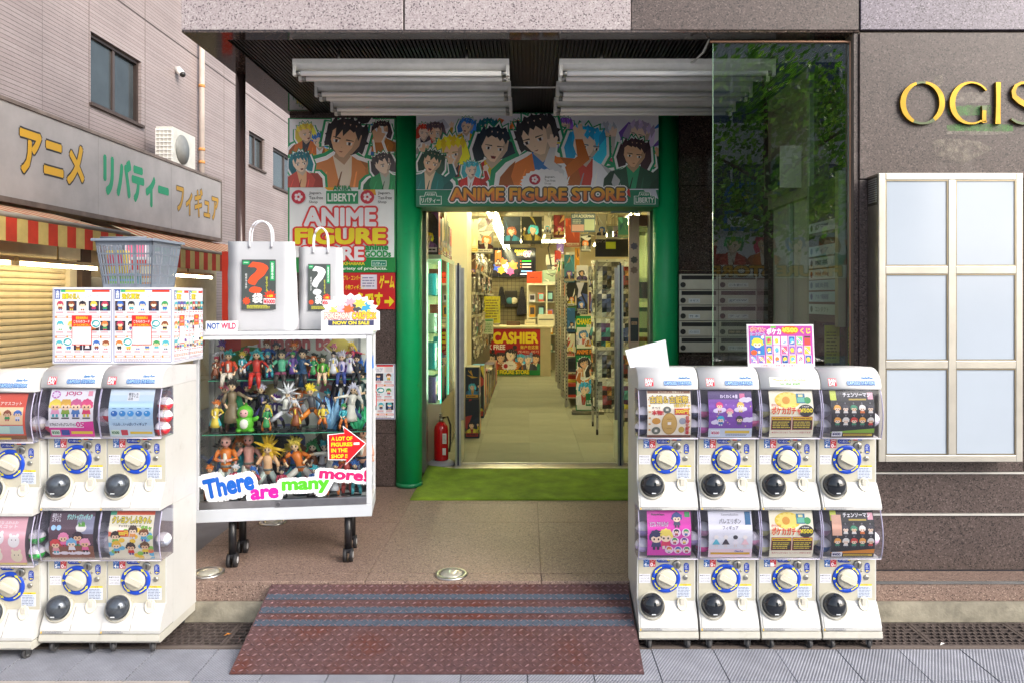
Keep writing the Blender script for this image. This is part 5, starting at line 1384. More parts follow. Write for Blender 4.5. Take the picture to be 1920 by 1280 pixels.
def machine(x, Y, z, rz, draw, price, label, group, top=False, base=False, caps=(), ball='ball', hood_logo=True):
    t = thing('capsule_machine', label, 'capsule machine', (x, Y, z), rz, group)
    for k in ('shell', 'panel', 'skirt', 'flap', 'rim', 'bay', 'collar', 'coin', 'lock', 'cup'): link_mesh(ME[k].name.split('.')[0], ME[k], t)
    kn = link_mesh('turn_dial', ME['knob'], t); link_mesh('dial_ring', ME['ring'], kn); gp = link_mesh('dial_grip', ME['grip'], kn); link_mesh('dial_arrow', ARW, kn, (0, -.0066, 0))
    bl = link_mesh('dispensing_dome', ME[ball], t); link_mesh('dome_label', DLB, bl, (0, -.078, 0))
    link_mesh('clear_window', ME['win'], t)
    [link_mesh(q.name.split('.')[0], q, t, (0, -.0008, 0)) for q in STKS]; link_mesh('warning_sticker', SKS, t, (0, -.0655, .006), rot=(-.3, 0, 0))
    if price not in PRICE: PRICE[price] = price_mesh(*price)
    link_mesh('price_sticker', PRICE[price], t, (0, -.0008, 0))
    card_build(draw, t)
    if top:
        h = link_mesh('hood', ME['hood'], t, (0, 0, UH+.001))
        if hood_logo: link_mesh('brand_logo', LOGO, h); link_mesh('model_logo', LOGO2, h)
    if base:
        b = link_mesh('base', ME['base'], t)
        for (cx, cy) in ((-.095, -.03), (.095, -.03), (-.095, .28), (.095, .28)):
            f = link_mesh('caster', ME['fork'], t, (cx, cy, -.07), RND.uniform(-.5, .5)); link_mesh('wheel', ME['wheel'], f)
    M = Matrix.Translation((x, Y, z)) @ Matrix.Rotation(rz, 4, 'Z')
    for (cx, cy, cz, col) in caps: cap_ball(M @ Vector((cx, cy, cz)), col, label.split('machine with the ')[-1].split('machine with a ')[-1].split(', under')[0])
    return t
HC = HAIRS
def hd(p, w, h, items, l=3, seed=0, s=.2, legs=None):
    r = random.Random(seed)
    for (x, y, hair, cloth) in items: chibi(p, x*w, y*h, s*h, hair, cloth, legs or r.choice(HC), r.randrange(4), l, r.randrange(99), True)
def d_coin(p, w, h):
    p.rect(0, 0, w, h, '#efe6d0', 0); p.rect(.0, .0, w, .05*h, '#6a3a24', 1); p.rect(.01*w, .94*h, w*.98, .06*h, '#8a5a3a', 1); p.text('★リバティー特製ガチャ', .25*w, .95*h, .6*w, .035*h, '#f2e6c8', 2, .01)
    for k in range(12): p.ell(w*(.05 if k % 2 else .95), h*(.1+.065*k), .03*w, .02*h, '#d8a05a', 1, 8)
    p.text('古銭＆古紙幣', .06*w, .74*h, .88*w, .15*h, '#e2c034', 2, .03, [('#f8f2e0', .16), ('#2c2a1c', .10)])
    p.text('すべて', .1*w, .62*h, .2*w, .05*h, '#3a3430', 2, .02); p.text('本物!', .1*w, .49*h, .26*w, .1*h, '#c82430', 2, .05)
    p.ell(.45*w, .6*h, .09*w, .075*h, '#5c6258', 2); p.rect(.42*w, .58*h, .06*w, .045*h, '#d8d4c4', 3)
    p.ell(.5*w, .3*h, .18*w, .24*h, '#b8934a', 2, 24); p.ell(.5*w, .3*h, .16*w, .22*h, '#cba558', 3, 24); p.rect(.46*w, .28*h, .08*w, .06*h, '#f0e8d8', 4); p.rect(.44*w, .4*h, .12*w, .008*h, '#8a6a30', 4); p.rect(.44*w, .2*h, .12*w, .008*h, '#8a6a30', 4)
    p.ell(.2*w, .36*h, .1*w, .07*h, '#cf9436', 2, 12); p.ell(.2*w, .15*h, .1*w, .085*h, '#666c5e', 2); p.rect(.17*w, .12*h, .06*w, .055*h, '#e0dcd0', 3); p.ell(.8*w, .36*h, .08*w, .07*h, '#9ea2b0', 2); p.ell(.78*w, .17*h, .07*w, .07*h, '#c9a844', 2)
    p.text('1回ガチャ', .62*w, .655*h, .36*w, .07*h, '#e8c83a', 4, .03, [('#2c2a1c', .06)]); p.rect(.62*w, .5*h, .33*w, .13*h, '#d2342c', 4); p.text('300円', .64*w, .525*h, .29*w, .085*h, '#f4de3a', 5, .04)
    p.text('目\n指\nせ\n開\n運', .87*w, .07*h, .08*w, .4*h, '#c82430', 5, .03)
def d_cloud(p, w, h):
    p.rect(0, 0, w, h, '#7a46a8', 0); p.rect(0, .82*h, w, .18*h, '#4a3470', 1); p.rect(0, 0, w, .2*h, '#c8d4e4', 1)
    r = random.Random(4)
    for k in range(16): p.burst(r.random()*w, (.25+.5*r.random())*h, .008*w, .022*w, 5, r.choice(['#d8a8e8', '#e8d070', '#a87ad0']), 1.5)
    for (x, y) in ((.25, .58), (.73, .6), (.2, .33), (.9, .38), (.85, .8)):
        for k in range(4): p.ell((x+.05*(k-1.5))*w, (y+.02*(k % 2))*h, .075*w, .045*h, '#dcd4f0', 2+.1*k, 12)
    hd(p, w, h, ((.25, .55, '#d83a7a', '#e8c8e0'), (.73, .55, '#e8c060', '#f0e0d0'), (.48, .42, '#e88aa8', '#e4e0f0'), (.27, .26, '#38a8d0', '#2a6ab0'), (.7, .26, '#3a3844', '#5a5868')), 3, 1, .21)
    p.text('わくわく★星', .28*w, .845*h, .4*w, .07*h, '#e8dcf8', 2, .03); p.rect(.72*w, .84*h, .12*w, .1*h, '#d86a9a', 2)
    p.rect(.05*w, .04*h, .22*w, .12*h, '#e8eaf0', 2); p.text('¥500', .07*w, .07*h, .18*w, .06*h, '#c83a68', 3, .03); p.rect(.38*w, .09*h, .56*w, .06*h, '#e0c048', 2); p.lines(.4*w, .03*h, .5*w, .05*h, 2, '#6a7a90', 2)
def d_cards(p, w, h):
    p.rect(0, 0, w, h, '#eee9cf', 0)
    p.ell(.42*w, .80*h, .3*w, .17*h, '#e6c83a', 1, 22); p.burst(.42*w, .8*h, .2*w, .28*w, 12, '#f0dc6a', 1.5, .7); p.ell(.38*w, .80*h, .09*w, .08*h, '#dd9a2a', 2, 14)
    p.rect(.62*w, .74*h, .2*w, .2*h, '#2f7a9a', 2); p.rect(.64*w, .76*h, .16*w, .1*h, '#6ac0a8', 3); p.rect(.67*w, .87*h, .1*w, .05*h, '#e8e0a0', 3)
    p.ell(.87*w, .8*h, .08*w, .07*h, '#3aa05a', 2)
    p.text('ポケカガチャ', .04*w, .51*h, .66*w, .15*h, '#d8402a', 4, .045, [('#f6e6b8', .1)])
    p.text('ポケモンカード', .04*w, .67*h, .22*w, .06*h, '#c83a3a', 4, .03)
    p.ell(.82*w, .585*h, .18*w, .13*h, '#2a2a30', 3, 20); p.text('1 PLAY', .74*w, .655*h, .16*w, .025*h, '#e8e4da', 4, .02); p.text('¥500', .68*w, .55*h, .29*w, .08*h, '#e8d428', 4, .045)
    for (x, ww) in ((.03, .46), (.51, .46)):
        p.rect(x*w, .17*h, ww*w, .29*h, '#b0301f', 2); p.rect((x+.012)*w, .18*h, (ww-.024)*w, .2*h, '#2f2622', 3); p.rect((x+.012)*w, .385*h, (ww-.024)*w, .06*h, '#e0c02a', 3)
        p.lines((x+.03)*w, .2*h, (ww-.06)*w, .16*h, 4, '#e0c848', 4); p.lines((x+.03)*w, .395*h, (ww-.06)*w, .04*h, 1, '#8a2418', 4)
    p.text('★ガチャコでつなぐ「レーバー」が当たります!', .05*w, .09*h, .9*w, .04*h, '#c03040', 3, .01)
def d_chain(p, w, h, o=False):
    p.rect(0, 0, w, h, '#22242a', 0); p.rect(0, .8*h, .14*w, .2*h, '#c8d84a', 1); p.text('チェンソーマン', .3*w, .87*h, .62*w, .085*h, '#e8e8ec', 2, .035); p.rect(.42*w, .8*h, .4*w, .035*h, '#b8a040', 2); p.rect(.86*w, .82*h, .12*w, .14*h, '#e8a8b8', 2)
    cs = ['#d8763a', '#e2a04a', '#3a3a44', '#c8423a', '#e0ddd8', '#3f8a6a']
    r = random.Random(3)
    for row in range(2):
        for k in range(5):
            x = .14+.19*k; y = .5 if row == 0 else .24
            p.annulus(x*w, (y+.24)*h, .012*w, .016*w, '#c8c8d0', 2, 8)
            chibi(p, x*w, y*h, .2*h, r.choice(cs), r.choice(cs), '#4a4a54', r.randrange(4), 3, k)
    p.poly([(0, .12*h), (w, .2*h), (w, .08*h), (0, .08*h)], '#86b23a' if not o else '#d88a2a', 1); p.rect(0, 0, w, .1*h, '#3a3430', 1.5)
    if o:
        p.rect(.02*w, .5*h, .22*w, .42*h, '#d8a890', 6.5); chibi(p, .13*w, .56*h, .2*h, '#c8603a', '#e8e0d8', '#444', 1, 7, 4) if False else None
    p.rect(.03*w, .02*h, .24*w, .11*h, '#e4e4ea', 2); p.text('¥400', .05*w, .045*h, .18*w, .06*h, '#2a2a64', 3, .03); p.rect(.3*w, .03*h, .66*w, .05*h, '#d8b83a', 2); p.lines(.32*w, .035*h, .6*w, .035*h, 2, '#3a3018', 3)
def d_pink(p, w, h):
    p.rect(0, 0, w, h, '#d83fae', 0); p.rect(0, 0, w, .05*h, '#3a3a44', 1)
    p.text('Panty★Stars', .1*w, .89*h, .3*w, .06*h, '#3a3444', 2, .03); p.text('とじコレ アクリルバッジ', .06*w, .68*h, .42*w, .1*h, '#f0d8ec', 2, .03, [('#7a3a86', .07)])
    chibi(p, .2*w, .18*h, .42*h, '#2a3058', '#3a3a68', '#2a2a44', 1, 2, 3); chibi(p, .42*w, .2*h, .42*h, '#e6d060', '#d83a60', '#e8d8d0', 1, 2, 5)
    chibi(p, .68*w, .66*h, .3*h, '#3a4a8a', '#4a4a6a', '#3a3a4a', 1, 2, 8)
    for (x, y) in ((.66, .5), (.88, .5), (.62, .32), (.84, .32), (.5, .12), (.7, .12), (.9, .12)):
        p.ell(x*w, (y+.06)*h, .1*w, .085*h, '#f0d2e6', 4.6, 14); chibi(p, x*w, y*h-.01*h, .14*h, RND.choice(HC), RND.choice(HC), '#444444', 1, 5, 2, False)
    p.rect(.86*w, .87*h, .12*w, .11*h, '#3a9a5a', 2)
def d_ballet(p, w, h):
    p.rect(0, 0, w, h, '#dfe0ea', 0); p.rect(0, 0, w, .2*h, '#ecd4de', 1)
    for k in range(3): p.poly([(0, (.3+.02*k)*h), (w, (.5+.02*k)*h), (w, (.6+.02*k)*h), (0, (.34+.02*k)*h)], '#e6e8f0', 1+.2*k)
    p.text('Sanrioballet', .3*w, .9*h, .4*w, .04*h, '#7a7a8a', 2, .005); p.text('バレエリボン', .25*w, .74*h, .5*w, .1*h, '#3a3a48', 2, .01); p.text('フィギュア', .32*w, .62*h, .36*w, .08*h, '#3a3a48', 2, .01); p.rect(.84*w, .72*h, .13*w, .26*h, '#2a6a96', 2)
    for k, c in enumerate(('#58b8d0', '#3a3440', '#e8e4ec', '#f0c8d0')):
        x = (.17+.22*k)*w; p.poly([(x-.09*w, .3*h), (x+.09*w, .3*h), (x, .44*h)], c, 2); p.ell(x, .46*h, .055*w, .045*h, '#f2ece8' if k != 2 else '#3a3a44', 2.5, 12); p.rect(x-.03*w, .24*h, .018*w, .07*h, '#e8d8d0', 2); p.rect(x+.012*w, .24*h, .018*w, .07*h, '#e8d8d0', 2)
    p.rect(.05*w, .07*h, .9*w, .05*h, '#d8a82a', 2); p.text('Gacha', .6*w, .13*h, .2*w, .04*h, '#3a5ab0', 2, .02)
def d_red(p, w, h):
    p.rect(0, 0, w, h, '#e0583e', 0); p.rect(.05*w, .36*h, .9*w, .36*h, '#f0cfa0', 1); p.text('ミニチュアマスコット', .1*w, .76*h, .8*w, .07*h, '#f8e8d8', 2, .02); p.burst(.3*w, .9*h, .1*w, .07*w, 12, '#f0e0d0', 2)
    hd(p, w, h, [(.15+.23*k, .44, HC[k], HC[k+3]) for k in range(4)], 3, 2, .22); p.rect(.05*w, .16*h, .9*w, .18*h, '#a8c8c8', 1); p.rect(.08*w, .18*h, .25*w, .14*h, '#d8ece8', 2); p.rect(.4*w, .18*h, .25*w, .14*h, '#c0e0d0', 2)
    p.rect(0, 0, w, .13*h, '#8a5a34', 1); p.rect(.05*w, .03*h, .6*w, .05*h, '#e8c84a', 2)
def d_jojo(p, w, h):
    p.rect(0, 0, w, h, '#ecebf0', 0); p.text('JOJO', .34*w, .86*h, .36*w, .09*h, '#c03a78', 2, .03); p.ell(.13*w, .89*h, .1*w, .08*h, '#b860b0', 2, 14); p.burst(.13*w, .89*h, .06*w, .1*w, 7, '#e8d8ec', 3, .8); p.rect(.85*w, .86*h, .1*w, .1*h, '#e89aac', 2)
    hd(p, w, h, ((.15, .43, '#e8d048', '#e8a0c0'), (.38, .43, '#d8a83a', '#8aa83a'), (.61, .43, '#c85a8a', '#4a7ab8'), (.85, .43, '#d8487a', '#d83a68')), 2, 5, .36)
    for k in range(4): p.rect((.06+.235*k)*w, .39*h, .17*w, .028*h, '#3a3a40', 2)
    p.poly([(0, .26*h), (w, .34*h), (w, .0), (0, 0)], '#e0329a', 1); p.rect(.0, .2*h, .78*w, .16*h, '#f2eff4', 1.6); p.text('カプセルフィギュアコレクション', .02*w, .23*h, .6*w, .075*h, '#2c2a34', 2.6, .03); p.text('05', .62*w, .22*h, .16*w, .1*h, '#e0329a', 2.6, .045)
    p.rect(.03*w, .03*h, .2*w, .12*h, '#d8ead8', 2); p.text('¥300', .05*w, .06*h, .16*w, .06*h, '#2a7a4a', 3, .03); p.rect(.26*w, .03*h, .18*w, .12*h, '#2f4a9a', 2); p.rect(.48*w, .06*h, .48*w, .06*h, '#e8c83a', 2)
def d_slime(p, w, h):
    for k in range(8): p.rect(0, h*k/8, w, h/8, ['#cfe4ee', '#c4def0', '#b4d6ee', '#a8d0ee', '#a6cfee', '#b4d8f0', '#c8e2f2', '#d8eaf4'][k], 0)
    p.rect(.4*w, .76*h, .26*w, .18*h, '#e8eef2', 1); p.text('誕生した\nスライム\nの件', .42*w, .775*h, .22*w, .15*h, '#2a3444', 2, .02)
    for k in range(5):
        x = (.13+.185*k)*w; p.ell(x, .5*h, .075*w, .06*h, ['#2a6fc0', '#3a8ed4', '#3f9ae0', '#3a86cc', '#3494d8'][k], 2, 16); p.ell(x-.02*w, .52*h, .02*w, .014*h, '#d8eefa', 3, 8); p.rect(x-.05*w, .40*h, .1*w, .015*h, '#e8f4fa', 2); p.rect(x-.045*w, .6*h, .09*w, .015*h, '#5a8ab8', 2)
    p.text('リムル…いっぱいフィギュア', .1*w, .24*h, .76*w, .07*h, '#1f3f7a', 2, .02); p.rect(.03*w, .03*h, .2*w, .12*h, '#d8ead8', 2); p.text('¥300', .05*w, .06*h, .16*w, .06*h, '#2a7a4a', 3, .03); p.rect(.26*w, .03*h, .15*w, .12*h, '#c83a48', 2); p.rect(.46*w, .06*h, .5*w, .05*h, '#e8c83a', 2)
def d_soft(p, w, h):
    p.rect(0, 0, w, h, '#f0b8c0', 0); p.text('ちいさな ふわふわ', .2*w, .86*h, .6*w, .06*h, '#f8ecec', 2, .03); p.text('マスコット', .25*w, .78*h, .55*w, .07*h, '#f8ecec', 2, .03)
    for (x, y, c) in ((.4, .58, '#f6f2f2'), (.36, .22, '#f4ead8'), (.8, .2, '#f2e6c8'), (.75, .52, '#f4f0ee')):
        p.ell(x*w, y*h, .13*w, .13*h, c, 2, 16); p.ell((x-.08)*w, (y+.12)*h, .035*w, .04*h, c, 2.3, 8); p.ell((x+.08)*w, (y+.12)*h, .035*w, .04*h, c, 2.3, 8)
        for d in (-.045, .045): p.ell((x+d)*w, (y+.03)*h, .012*w, .012*h, '#3a3030', 3, 6)
    p.rect(.0, .0, w, .05*h, '#e8d060', 1)
def d_desk(p, w, h):
    p.rect(0, 0, w, h, '#5a4450', 0); p.rect(0, 0, w, .3*h, '#8a5a48', 1); p.rect(.62*w, .55*h, .38*w, .35*h, '#8a8ca4', 1); p.text('誕生した\nスライム', .04*w, .8*h, .2*w, .16*h, '#e8e4ec', 2, .02); p.text('デスクトップフィギュア', .38*w, .84*h, .56*w, .1*h, '#5ac0b8', 2, .03, [('#eef4f2', .07)])
    p.ell(.72*w, .68*h, .12*w, .09*h, '#d8d4d0', 2, 14)
    for k in range(7): p.poly([(.72*w, .7*h), ((.64+.025*k)*w, (.86-.02*abs(k-3))*h), ((.66+.025*k)*w, .7*h)], '#5a9a3a', 2.5+.05*k)
    hd(p, w, h, ((.16, .14, '#d8484a', '#e8a0a8'), (.34, .28, '#f090b8', '#e870a8'), (.52, .16, '#7ab8e0', '#e8e8f0'), (.66, .3, '#3a2c38', '#b84a5a'), (.82, .16, '#f0a0c0', '#e86aa0')), 4, 6, .3)
    for x in (.16, .34, .52, .66, .82): p.ell(x*w, .14*h, .1*w, .04*h, '#e8e0ea', 3, 12)
    for x in (.1, .22): p.ell(x*w, .68*h, .055*w, .055*h, '#9ac4e8', 2, 12)
def d_kids(p, w, h):
    p.rect(0, 0, w, h, '#ece6cc', 0)
    r = random.Random(5)
    for k in range(26): p.ell(r.random()*w, r.random()*h*.7, .07*w, .05*h, r.choice(['#f0c83a', '#6ab8d8', '#e87a5a', '#8ac85a', '#f0e8d8']), 1+.02*k, 10)
    p.rect(0, .93*h, w, .07*h, '#e85a2a', 1.8); p.rect(0, .93*h, .14*w, .07*h, '#4ab08a', 2.4)
    p.text('クレヨンしんちゃん', .06*w, .77*h, .88*w, .13*h, '#e6d23a', 3, .045, [('#2c3a2a', .11)]); p.text('チョコエッグシリーズ', .22*w, .69*h, .5*w, .05*h, '#3a2a20', 3, .03); p.text('ガチャ', .72*w, .62*h, .24*w, .1*h, '#7ac03a', 4, .04, [('#2c3a2a', .08)])
    p.rect(.2*w, .5*h, .26*w, .13*h, '#d84a24', 4); p.text('400円', .22*w, .525*h, .22*w, .08*h, '#f6e040', 5, .04); p.rect(.12*w, .51*h, .07*w, .1*h, '#2a6ac0', 4)
    hd(p, w, h, ((.5, .1, '#3a2c28', '#d83a30'), (.18, .14, '#e8b83a', '#5ab0e0'), (.82, .12, '#6a4a30', '#f0d040'), (.8, .4, '#7a4a2a', '#58a8c8'), (.16, .34, '#3a2a24', '#7ac050'), (.55, .45, '#46352c', '#e89a4a')), 4.2, 9, .27)

RG = 'capsule machines stacked right of the ramp'
LG = 'capsule machines stacked left of the showcase'
Yr, Zr = 3.68, .09
xr = [.684 + .297*k for k in range(4)]
def caps2(c1, c2): return [(-.118, .0, .40, c1), (.126, .01, .43, c2), (-.112, .015, .475, c2)]
machine(xr[0], Yr, Zr+UH+.001, 0, d_coin, ('3', '0'), 'white capsule machine with the old coins and banknotes card, upper row', RG, True, caps=[(-.12, .0, .39, '#27304e'), (-.115, .0, .46, '#27304e'), (.126, .0, .40, '#232a3e'), (.128, .0, .47, '#27304e')])
machine(xr[1], Yr, Zr+UH+.001, 0, d_cloud, ('5', '0'), 'white capsule machine with the purple cloud and star card', RG, True, caps=caps2('#d86ab8', '#e878a8'))
machine(xr[2], Yr, Zr+UH+.001, 0, d_cards, ('5', '0'), 'white capsule machine with a pale yellow 500 yen card, under the standing price sheet', RG, True, caps=caps2('#e8e4b0', '#dcd8a0'), hood_logo=False)
machine(xr[3], Yr, Zr+UH+.001, 0, d_chain, ('4', '0'), 'white capsule machine with the black and lime green keychain card', RG, True, caps=caps2('#8a8a94', '#b8b4c0'))
machine(xr[0], Yr, Zr, 0, d_pink, ('4', '0'), 'white capsule machine with the hot pink badge card', RG, base=True, caps=caps2('#c8b8e0', '#a898c8'))
machine(xr[1], Yr, Zr, 0, d_ballet, ('3', '0'), 'white capsule machine with the pale lilac ballet figure card', RG, base=True, caps=caps2('#e84aa0', '#e8a8c8'))
machine(xr[2], Yr, Zr, 0, d_cards, ('0', '1'), 'white capsule machine with a pale yellow 500 yen card, lower row', RG, base=True, caps=caps2('#e8e4b0', '#dcd8a0'))
machine(xr[3], Yr, Zr, 0, lambda p, w, h: d_chain(p, w, h, True), ('4', '0'), 'white capsule machine with the black and orange keychain card', RG, base=True, caps=caps2('#3a5a8a', '#c8a0b8'))
Yl = 3.615
xl = [-2.475, -2.178, -1.893]
machine(xl[1], Yl, .105+UH+.001, 0, d_jojo, ('5', '0'), 'white capsule machine with the white and magenta four figure card', LG, True, caps=caps2('#d84a6a', '#e8e0e4'), ball='ball2')
machine(xl[2], Yl, .105+UH+.001, 0, d_slime, ('3', '0'), 'white capsule machine with the pale blue round bead card', LG, True, caps=[(.128, .02, .44, '#d02838'), (.125, .03, .50, '#d83040'), (.126, .0, .385, '#c82434'), (-.124, .0, .45, '#d83a4a')], ball='ball2')
machine(xl[1], Yl, .105, 0, d_desk, ('5', '0'), 'white capsule machine with the dark desk scene card', LG, base=True, caps=caps2('#e8e4e0', '#d0ccd8'), ball='ball2')
machine(xl[2], Yl, .105, 0, d_kids, ('4', '0'), 'white capsule machine with the colourful 400 yen cartoon card', LG, base=True, caps=caps2('#b8bcc8', '#a8b0c0'), ball='ball2')
machine(xl[0], Yl-.04, .09+UH+.001, 0, d_red, ('5', '0'), 'white capsule machine with the red miniature mascot card', LG, True, caps=caps2('#e8b83a', '#d8d0c8'), ball='ball2')
machine(xl[0], Yl-.04, .09, 0, d_soft, ('5', '0'), 'white capsule machine with the soft pink mascot card', LG, base=True, caps=[(.126, .0, .40, '#2fb84a'), (.122, .01, .47, '#38c050'), (-.12, 0, .42, '#e8e0e0')], ball='ball2')

# paper notice taped on one hood, standing price sheet, blank board
p = Pr(); p.rect(-.1, .016, .2, .045, '#eef0e8', 0); p.rect(-.098, .018, .196, .041, '#d8ecd8', .5); p.rect(-.094, .021, .188, .035, '#f4f2ea', 1); p.text('Please give the ticket', -.08, .041, .16, .012, '#d88a3a', 2, .03); p.text('to the staff.', -.05, .024, .1, .012, '#58a04a', 2, .03)
def hb(co):
    y, z, n = hood_pt(co.z); return Vector((co.x, y + n[0]*(-co.y+.0018), z + n[1]*(-co.y+.0018)))
tn = p.mesh('ticket_notice', PRINT, hb, 20)
tag(link_mesh('ticket_notice', tn, None, (xr[2], Yr, Zr+2*UH+.002)), 'small paper notice asking to give the ticket to the staff, taped to a hood', 'notice')
p = Pr(); p.rect(-.112, .018, .040, .038, '#d8203a', 0); p.text('BAN', -.109, .037, .033, .0155, '#f6eef0', 1, .035); p.text('DAI', -.109, .0205, .027, .0155, '#f6eef0', 1, .035)
psx = thing('price_sheet', 'pink and purple 500 yen price sheet propped on the capsule machines', 'price sheet', (PX(1404, 3.74), 3.74, Zr+2*UH+.099), -.03)
w, h = .325, .212
backing('holder', w+.008, h+.006, .004, '#e4e4ea', PLASTIC, psx, (-.004, .001, -.003), (-.12, 0, 0))
p = Pr(); p.rect(0, 0, w, h, '#e8e4ea', 0); p.rect(.004, .02, w-.008, h-.024, '#b03a9a', 1)
p.text('ポケモン', .012, h-.034, .075, .022, '#e8402a', 3, .04, [('#f8f0e8', .09)]); p.text('カードゲーム', .012, h-.054, .075, .016, '#4a6ac8', 3, .035, [('#f8f0e8', .09)]); p.text('ポケカ', .095, h-.048, .07, .03, '#f4eef4', 3, .05); p.ell(.21, h-.026, .045, .022, '#e8582a', 2.5, 18); p.text('¥500', .173, h-.037, .074, .022, '#f6e23a', 3.5, .05); p.text('くじ', .263, h-.043, .048, .026, '#f6d83a', 3, .05); p.rect(.115, h-.016, .025, .01, '#58b83a', 2)
p.rect(.01, .062, .072, .095, '#2a7ab8', 2); chibi(p, .046, .07, .075, '#e6c83a', '#3a5ab8', '#e8d8b8', 1, 3, 2); p.ell(.028, .075, .016, .013, '#e8582a', 6, 12); p.ell(.073, .15, .008, .008, '#f0f0f0', 3, 10)
r = random.Random(9)
for row in range(3):
    n = 6 if row < 2 else 8
    for k in range(n):
        x = (.088 + .038*k) if row < 2 else (.011 + .0385*k); y = .112 - .046*row
        if row == 0 and k == 5: p.rect(x+.002, y, .03, .034, '#d8463a', 2); p.rect(x+.002, y+.036, .03, .008, '#4a3a20', 2); continue
        c1 = r.choice(['#2a5aa8', '#e8d0d8', '#c8e4f0', '#e8b83a', '#d84a8a', '#4ab0d8', '#8a5ab8', '#7ac05a', '#1f3f8a']); p.rect(x, y, .032, .043, '#d8dce4', 2); p.rect(x+.002, y+.002, .028, .039, c1, 2.5)
        p.ell(x+.016, y+.022, .01, .012, r.choice(['#e8c83a', '#e87a3a', '#f0e8e0', '#58b0e0', '#b83a5a']), 3, 9); p.poly([(x+.004, y+.006), (x+.028, y+.012), (x+.02, y+.018)], r.choice(['#f0f0f4', '#e8a83a', '#3a8ac8']), 3.3)
        if r.random() < .25: p.poly([(x+.002, y+.03), (x+.026, y+.004), (x+.031, y+.01), (x+.007, y+.037)], '#f4e8ec', 4); p.poly([(x+.008, y+.027), (x+.023, y+.011), (x+.025, y+.013), (x+.010, y+.030)], '#d83a58', 4.5)
p.text('※カードは状態により本物と異なる場合がございます', .012, .006, w-.03, .009, '#b03a5a', 2, .008)
p.build('sheet_print', PRINT, psx, rot=(-.12, 0, 0))
g = MB(); g.M = Matrix.Rotation(-.12, 4, 'X'); g.box(w*.3, w*.7, .006, .06, -.001, .004, '#d8d8e0'); g.M = None; g.build('holder_foot', PLASTIC, psx)
g = MB(); a = P(1172, 656, 3.76); b = P(1250, 637, 3.76)
zb = Zr+2*UH+.098
g.poly([(a.x, 3.76, a.z), (b.x, 3.79, b.z), (b.x+.015, 3.77, zb), (a.x+.022, 3.74, zb)], '#bcc0c6'); g.poly([(a.x, 3.763, a.z), (b.x, 3.793, b.z), (b.x+.015, 3.773, zb), (a.x+.022, 3.743, zb)], '#bcc0c6')
g.build('blank_board', PRINT, label='plain white sheet standing on the capsule machine nearest the doorway', cat='sheet')

# ================================================================ SHOWCASE with figures, things on top of it
SCW, SCD, SB, ST = .959, .335, .4755, 1.521
SRZ = math.radians(7.9)
SO = Vector((-1.828, 4.08, 0))
SM = Matrix.Translation(SO) @ Matrix.Rotation(SRZ, 4, 'Z')
def su(x): return (x-362)/335.0*SCW                    # picture column -> along the showcase front
def sz(y, s=338.0): return CH-(y-CY)/s
case = thing('showcase', 'white framed glass showcase on black caster legs full of figures', 'showcase', SO, SRZ)
WHT = attr_mat('white_laminate', .35, 0, .93, 1.03, 5, .02)
def cpart(name, mat, fn, bev=0.0, par=None):
    g = MB(); fn(g); return g.build(name, mat, par or case, bevel=bev)
cpart('plinth', WHT, lambda g: g.box(0, SCW, 0, SCD, SB, SB+.07, '#bfc4cb'), .003)
cpart('lower_rail', METAL, lambda g: (g.box(.03, SCW-.03, .004, .03, SB+.0705, SB+.112, '#b9b8bc'), g.box(SCW*.45, SCW-.03, -.002, .0035, SB+.0705, SB+.108, '#a9a8ac')))
cpart('case_floor', WHT, lambda g: g.box(.005, SCW-.005, .032, SCD-.005, SB+.0705, SB+.10, '#d8d8da'))
TF = '#c6c9cf'
cpart('top_frame', WHT, lambda g: (g.box(-.008, SCW+.008, -.008, .03, ST-.022, ST, TF), g.box(-.008, SCW+.008, SCD-.03, SCD+.008, ST-.022, ST, TF), g.box(-.008, .03, .03, SCD-.03, ST-.022, ST, TF), g.box(SCW-.03, SCW+.008, .03, SCD-.03, ST-.022, ST, TF)), .002)
cpart('top_glass', clear('top_glass', '#fbfdfc', 1.45, .01, .5), lambda g: g.box(.03, SCW-.03, .03, SCD-.03, ST-.007, ST-.0005, '#ffffff'))
cpart('top_rail', WHT, lambda g: g.box(.031, SCW-.031, .0, .03, ST-.045, ST-.0225, '#dde0e6'))
for x0 in (0, SCW-.03): cpart('corner_post', WHT, lambda g: g.box(x0, x0+.03, 0, .03, SB+.0705, ST-.0225, '#c4c7cd'), .002)
for x0 in (0, SCW-.03): cpart('corner_post', WHT, lambda g: g.box(x0, x0+.03, SCD-.03, SCD, SB+.0705, ST-.0225, '#d6d9de'), .002)
for x0 in (.075, SCW-.10): cpart('shelf_upright', METAL, lambda g: (g.box(x0, x0+.014, SCD-.045, SCD-.032, SB+.1, ST-.03, '#aaaaac'), [g.box(x0+.005, x0+.009, SCD-.0458, SCD-.0452, SB+.16+.06*k, SB+.178+.06*k, '#333333') for k in range(13)]))
CG = clear('case_glass', '#fbfdfc', 1.45, .01, .5)
cpart('front_glass', CG, lambda g: g.box(.03, SCW*.5+.02, .012, .016, SB+.112, ST-.045, '#ffffff'))
cpart('front_glass', CG, lambda g: g.box(SCW*.5-.02, SCW-.03, .022, .026, SB+.112, ST-.045, '#ffffff'))
for x0 in (.012, SCW-.016): cpart('side_glass', CG, lambda g: g.box(x0, x0+.004, .031, SCD-.031, SB+.1, ST-.023, '#ffffff'))
SHG = attr_mat('shelf_edge', .08, 0, .9, 1.1, 9)
SH1, SH2 = 1.236, .950
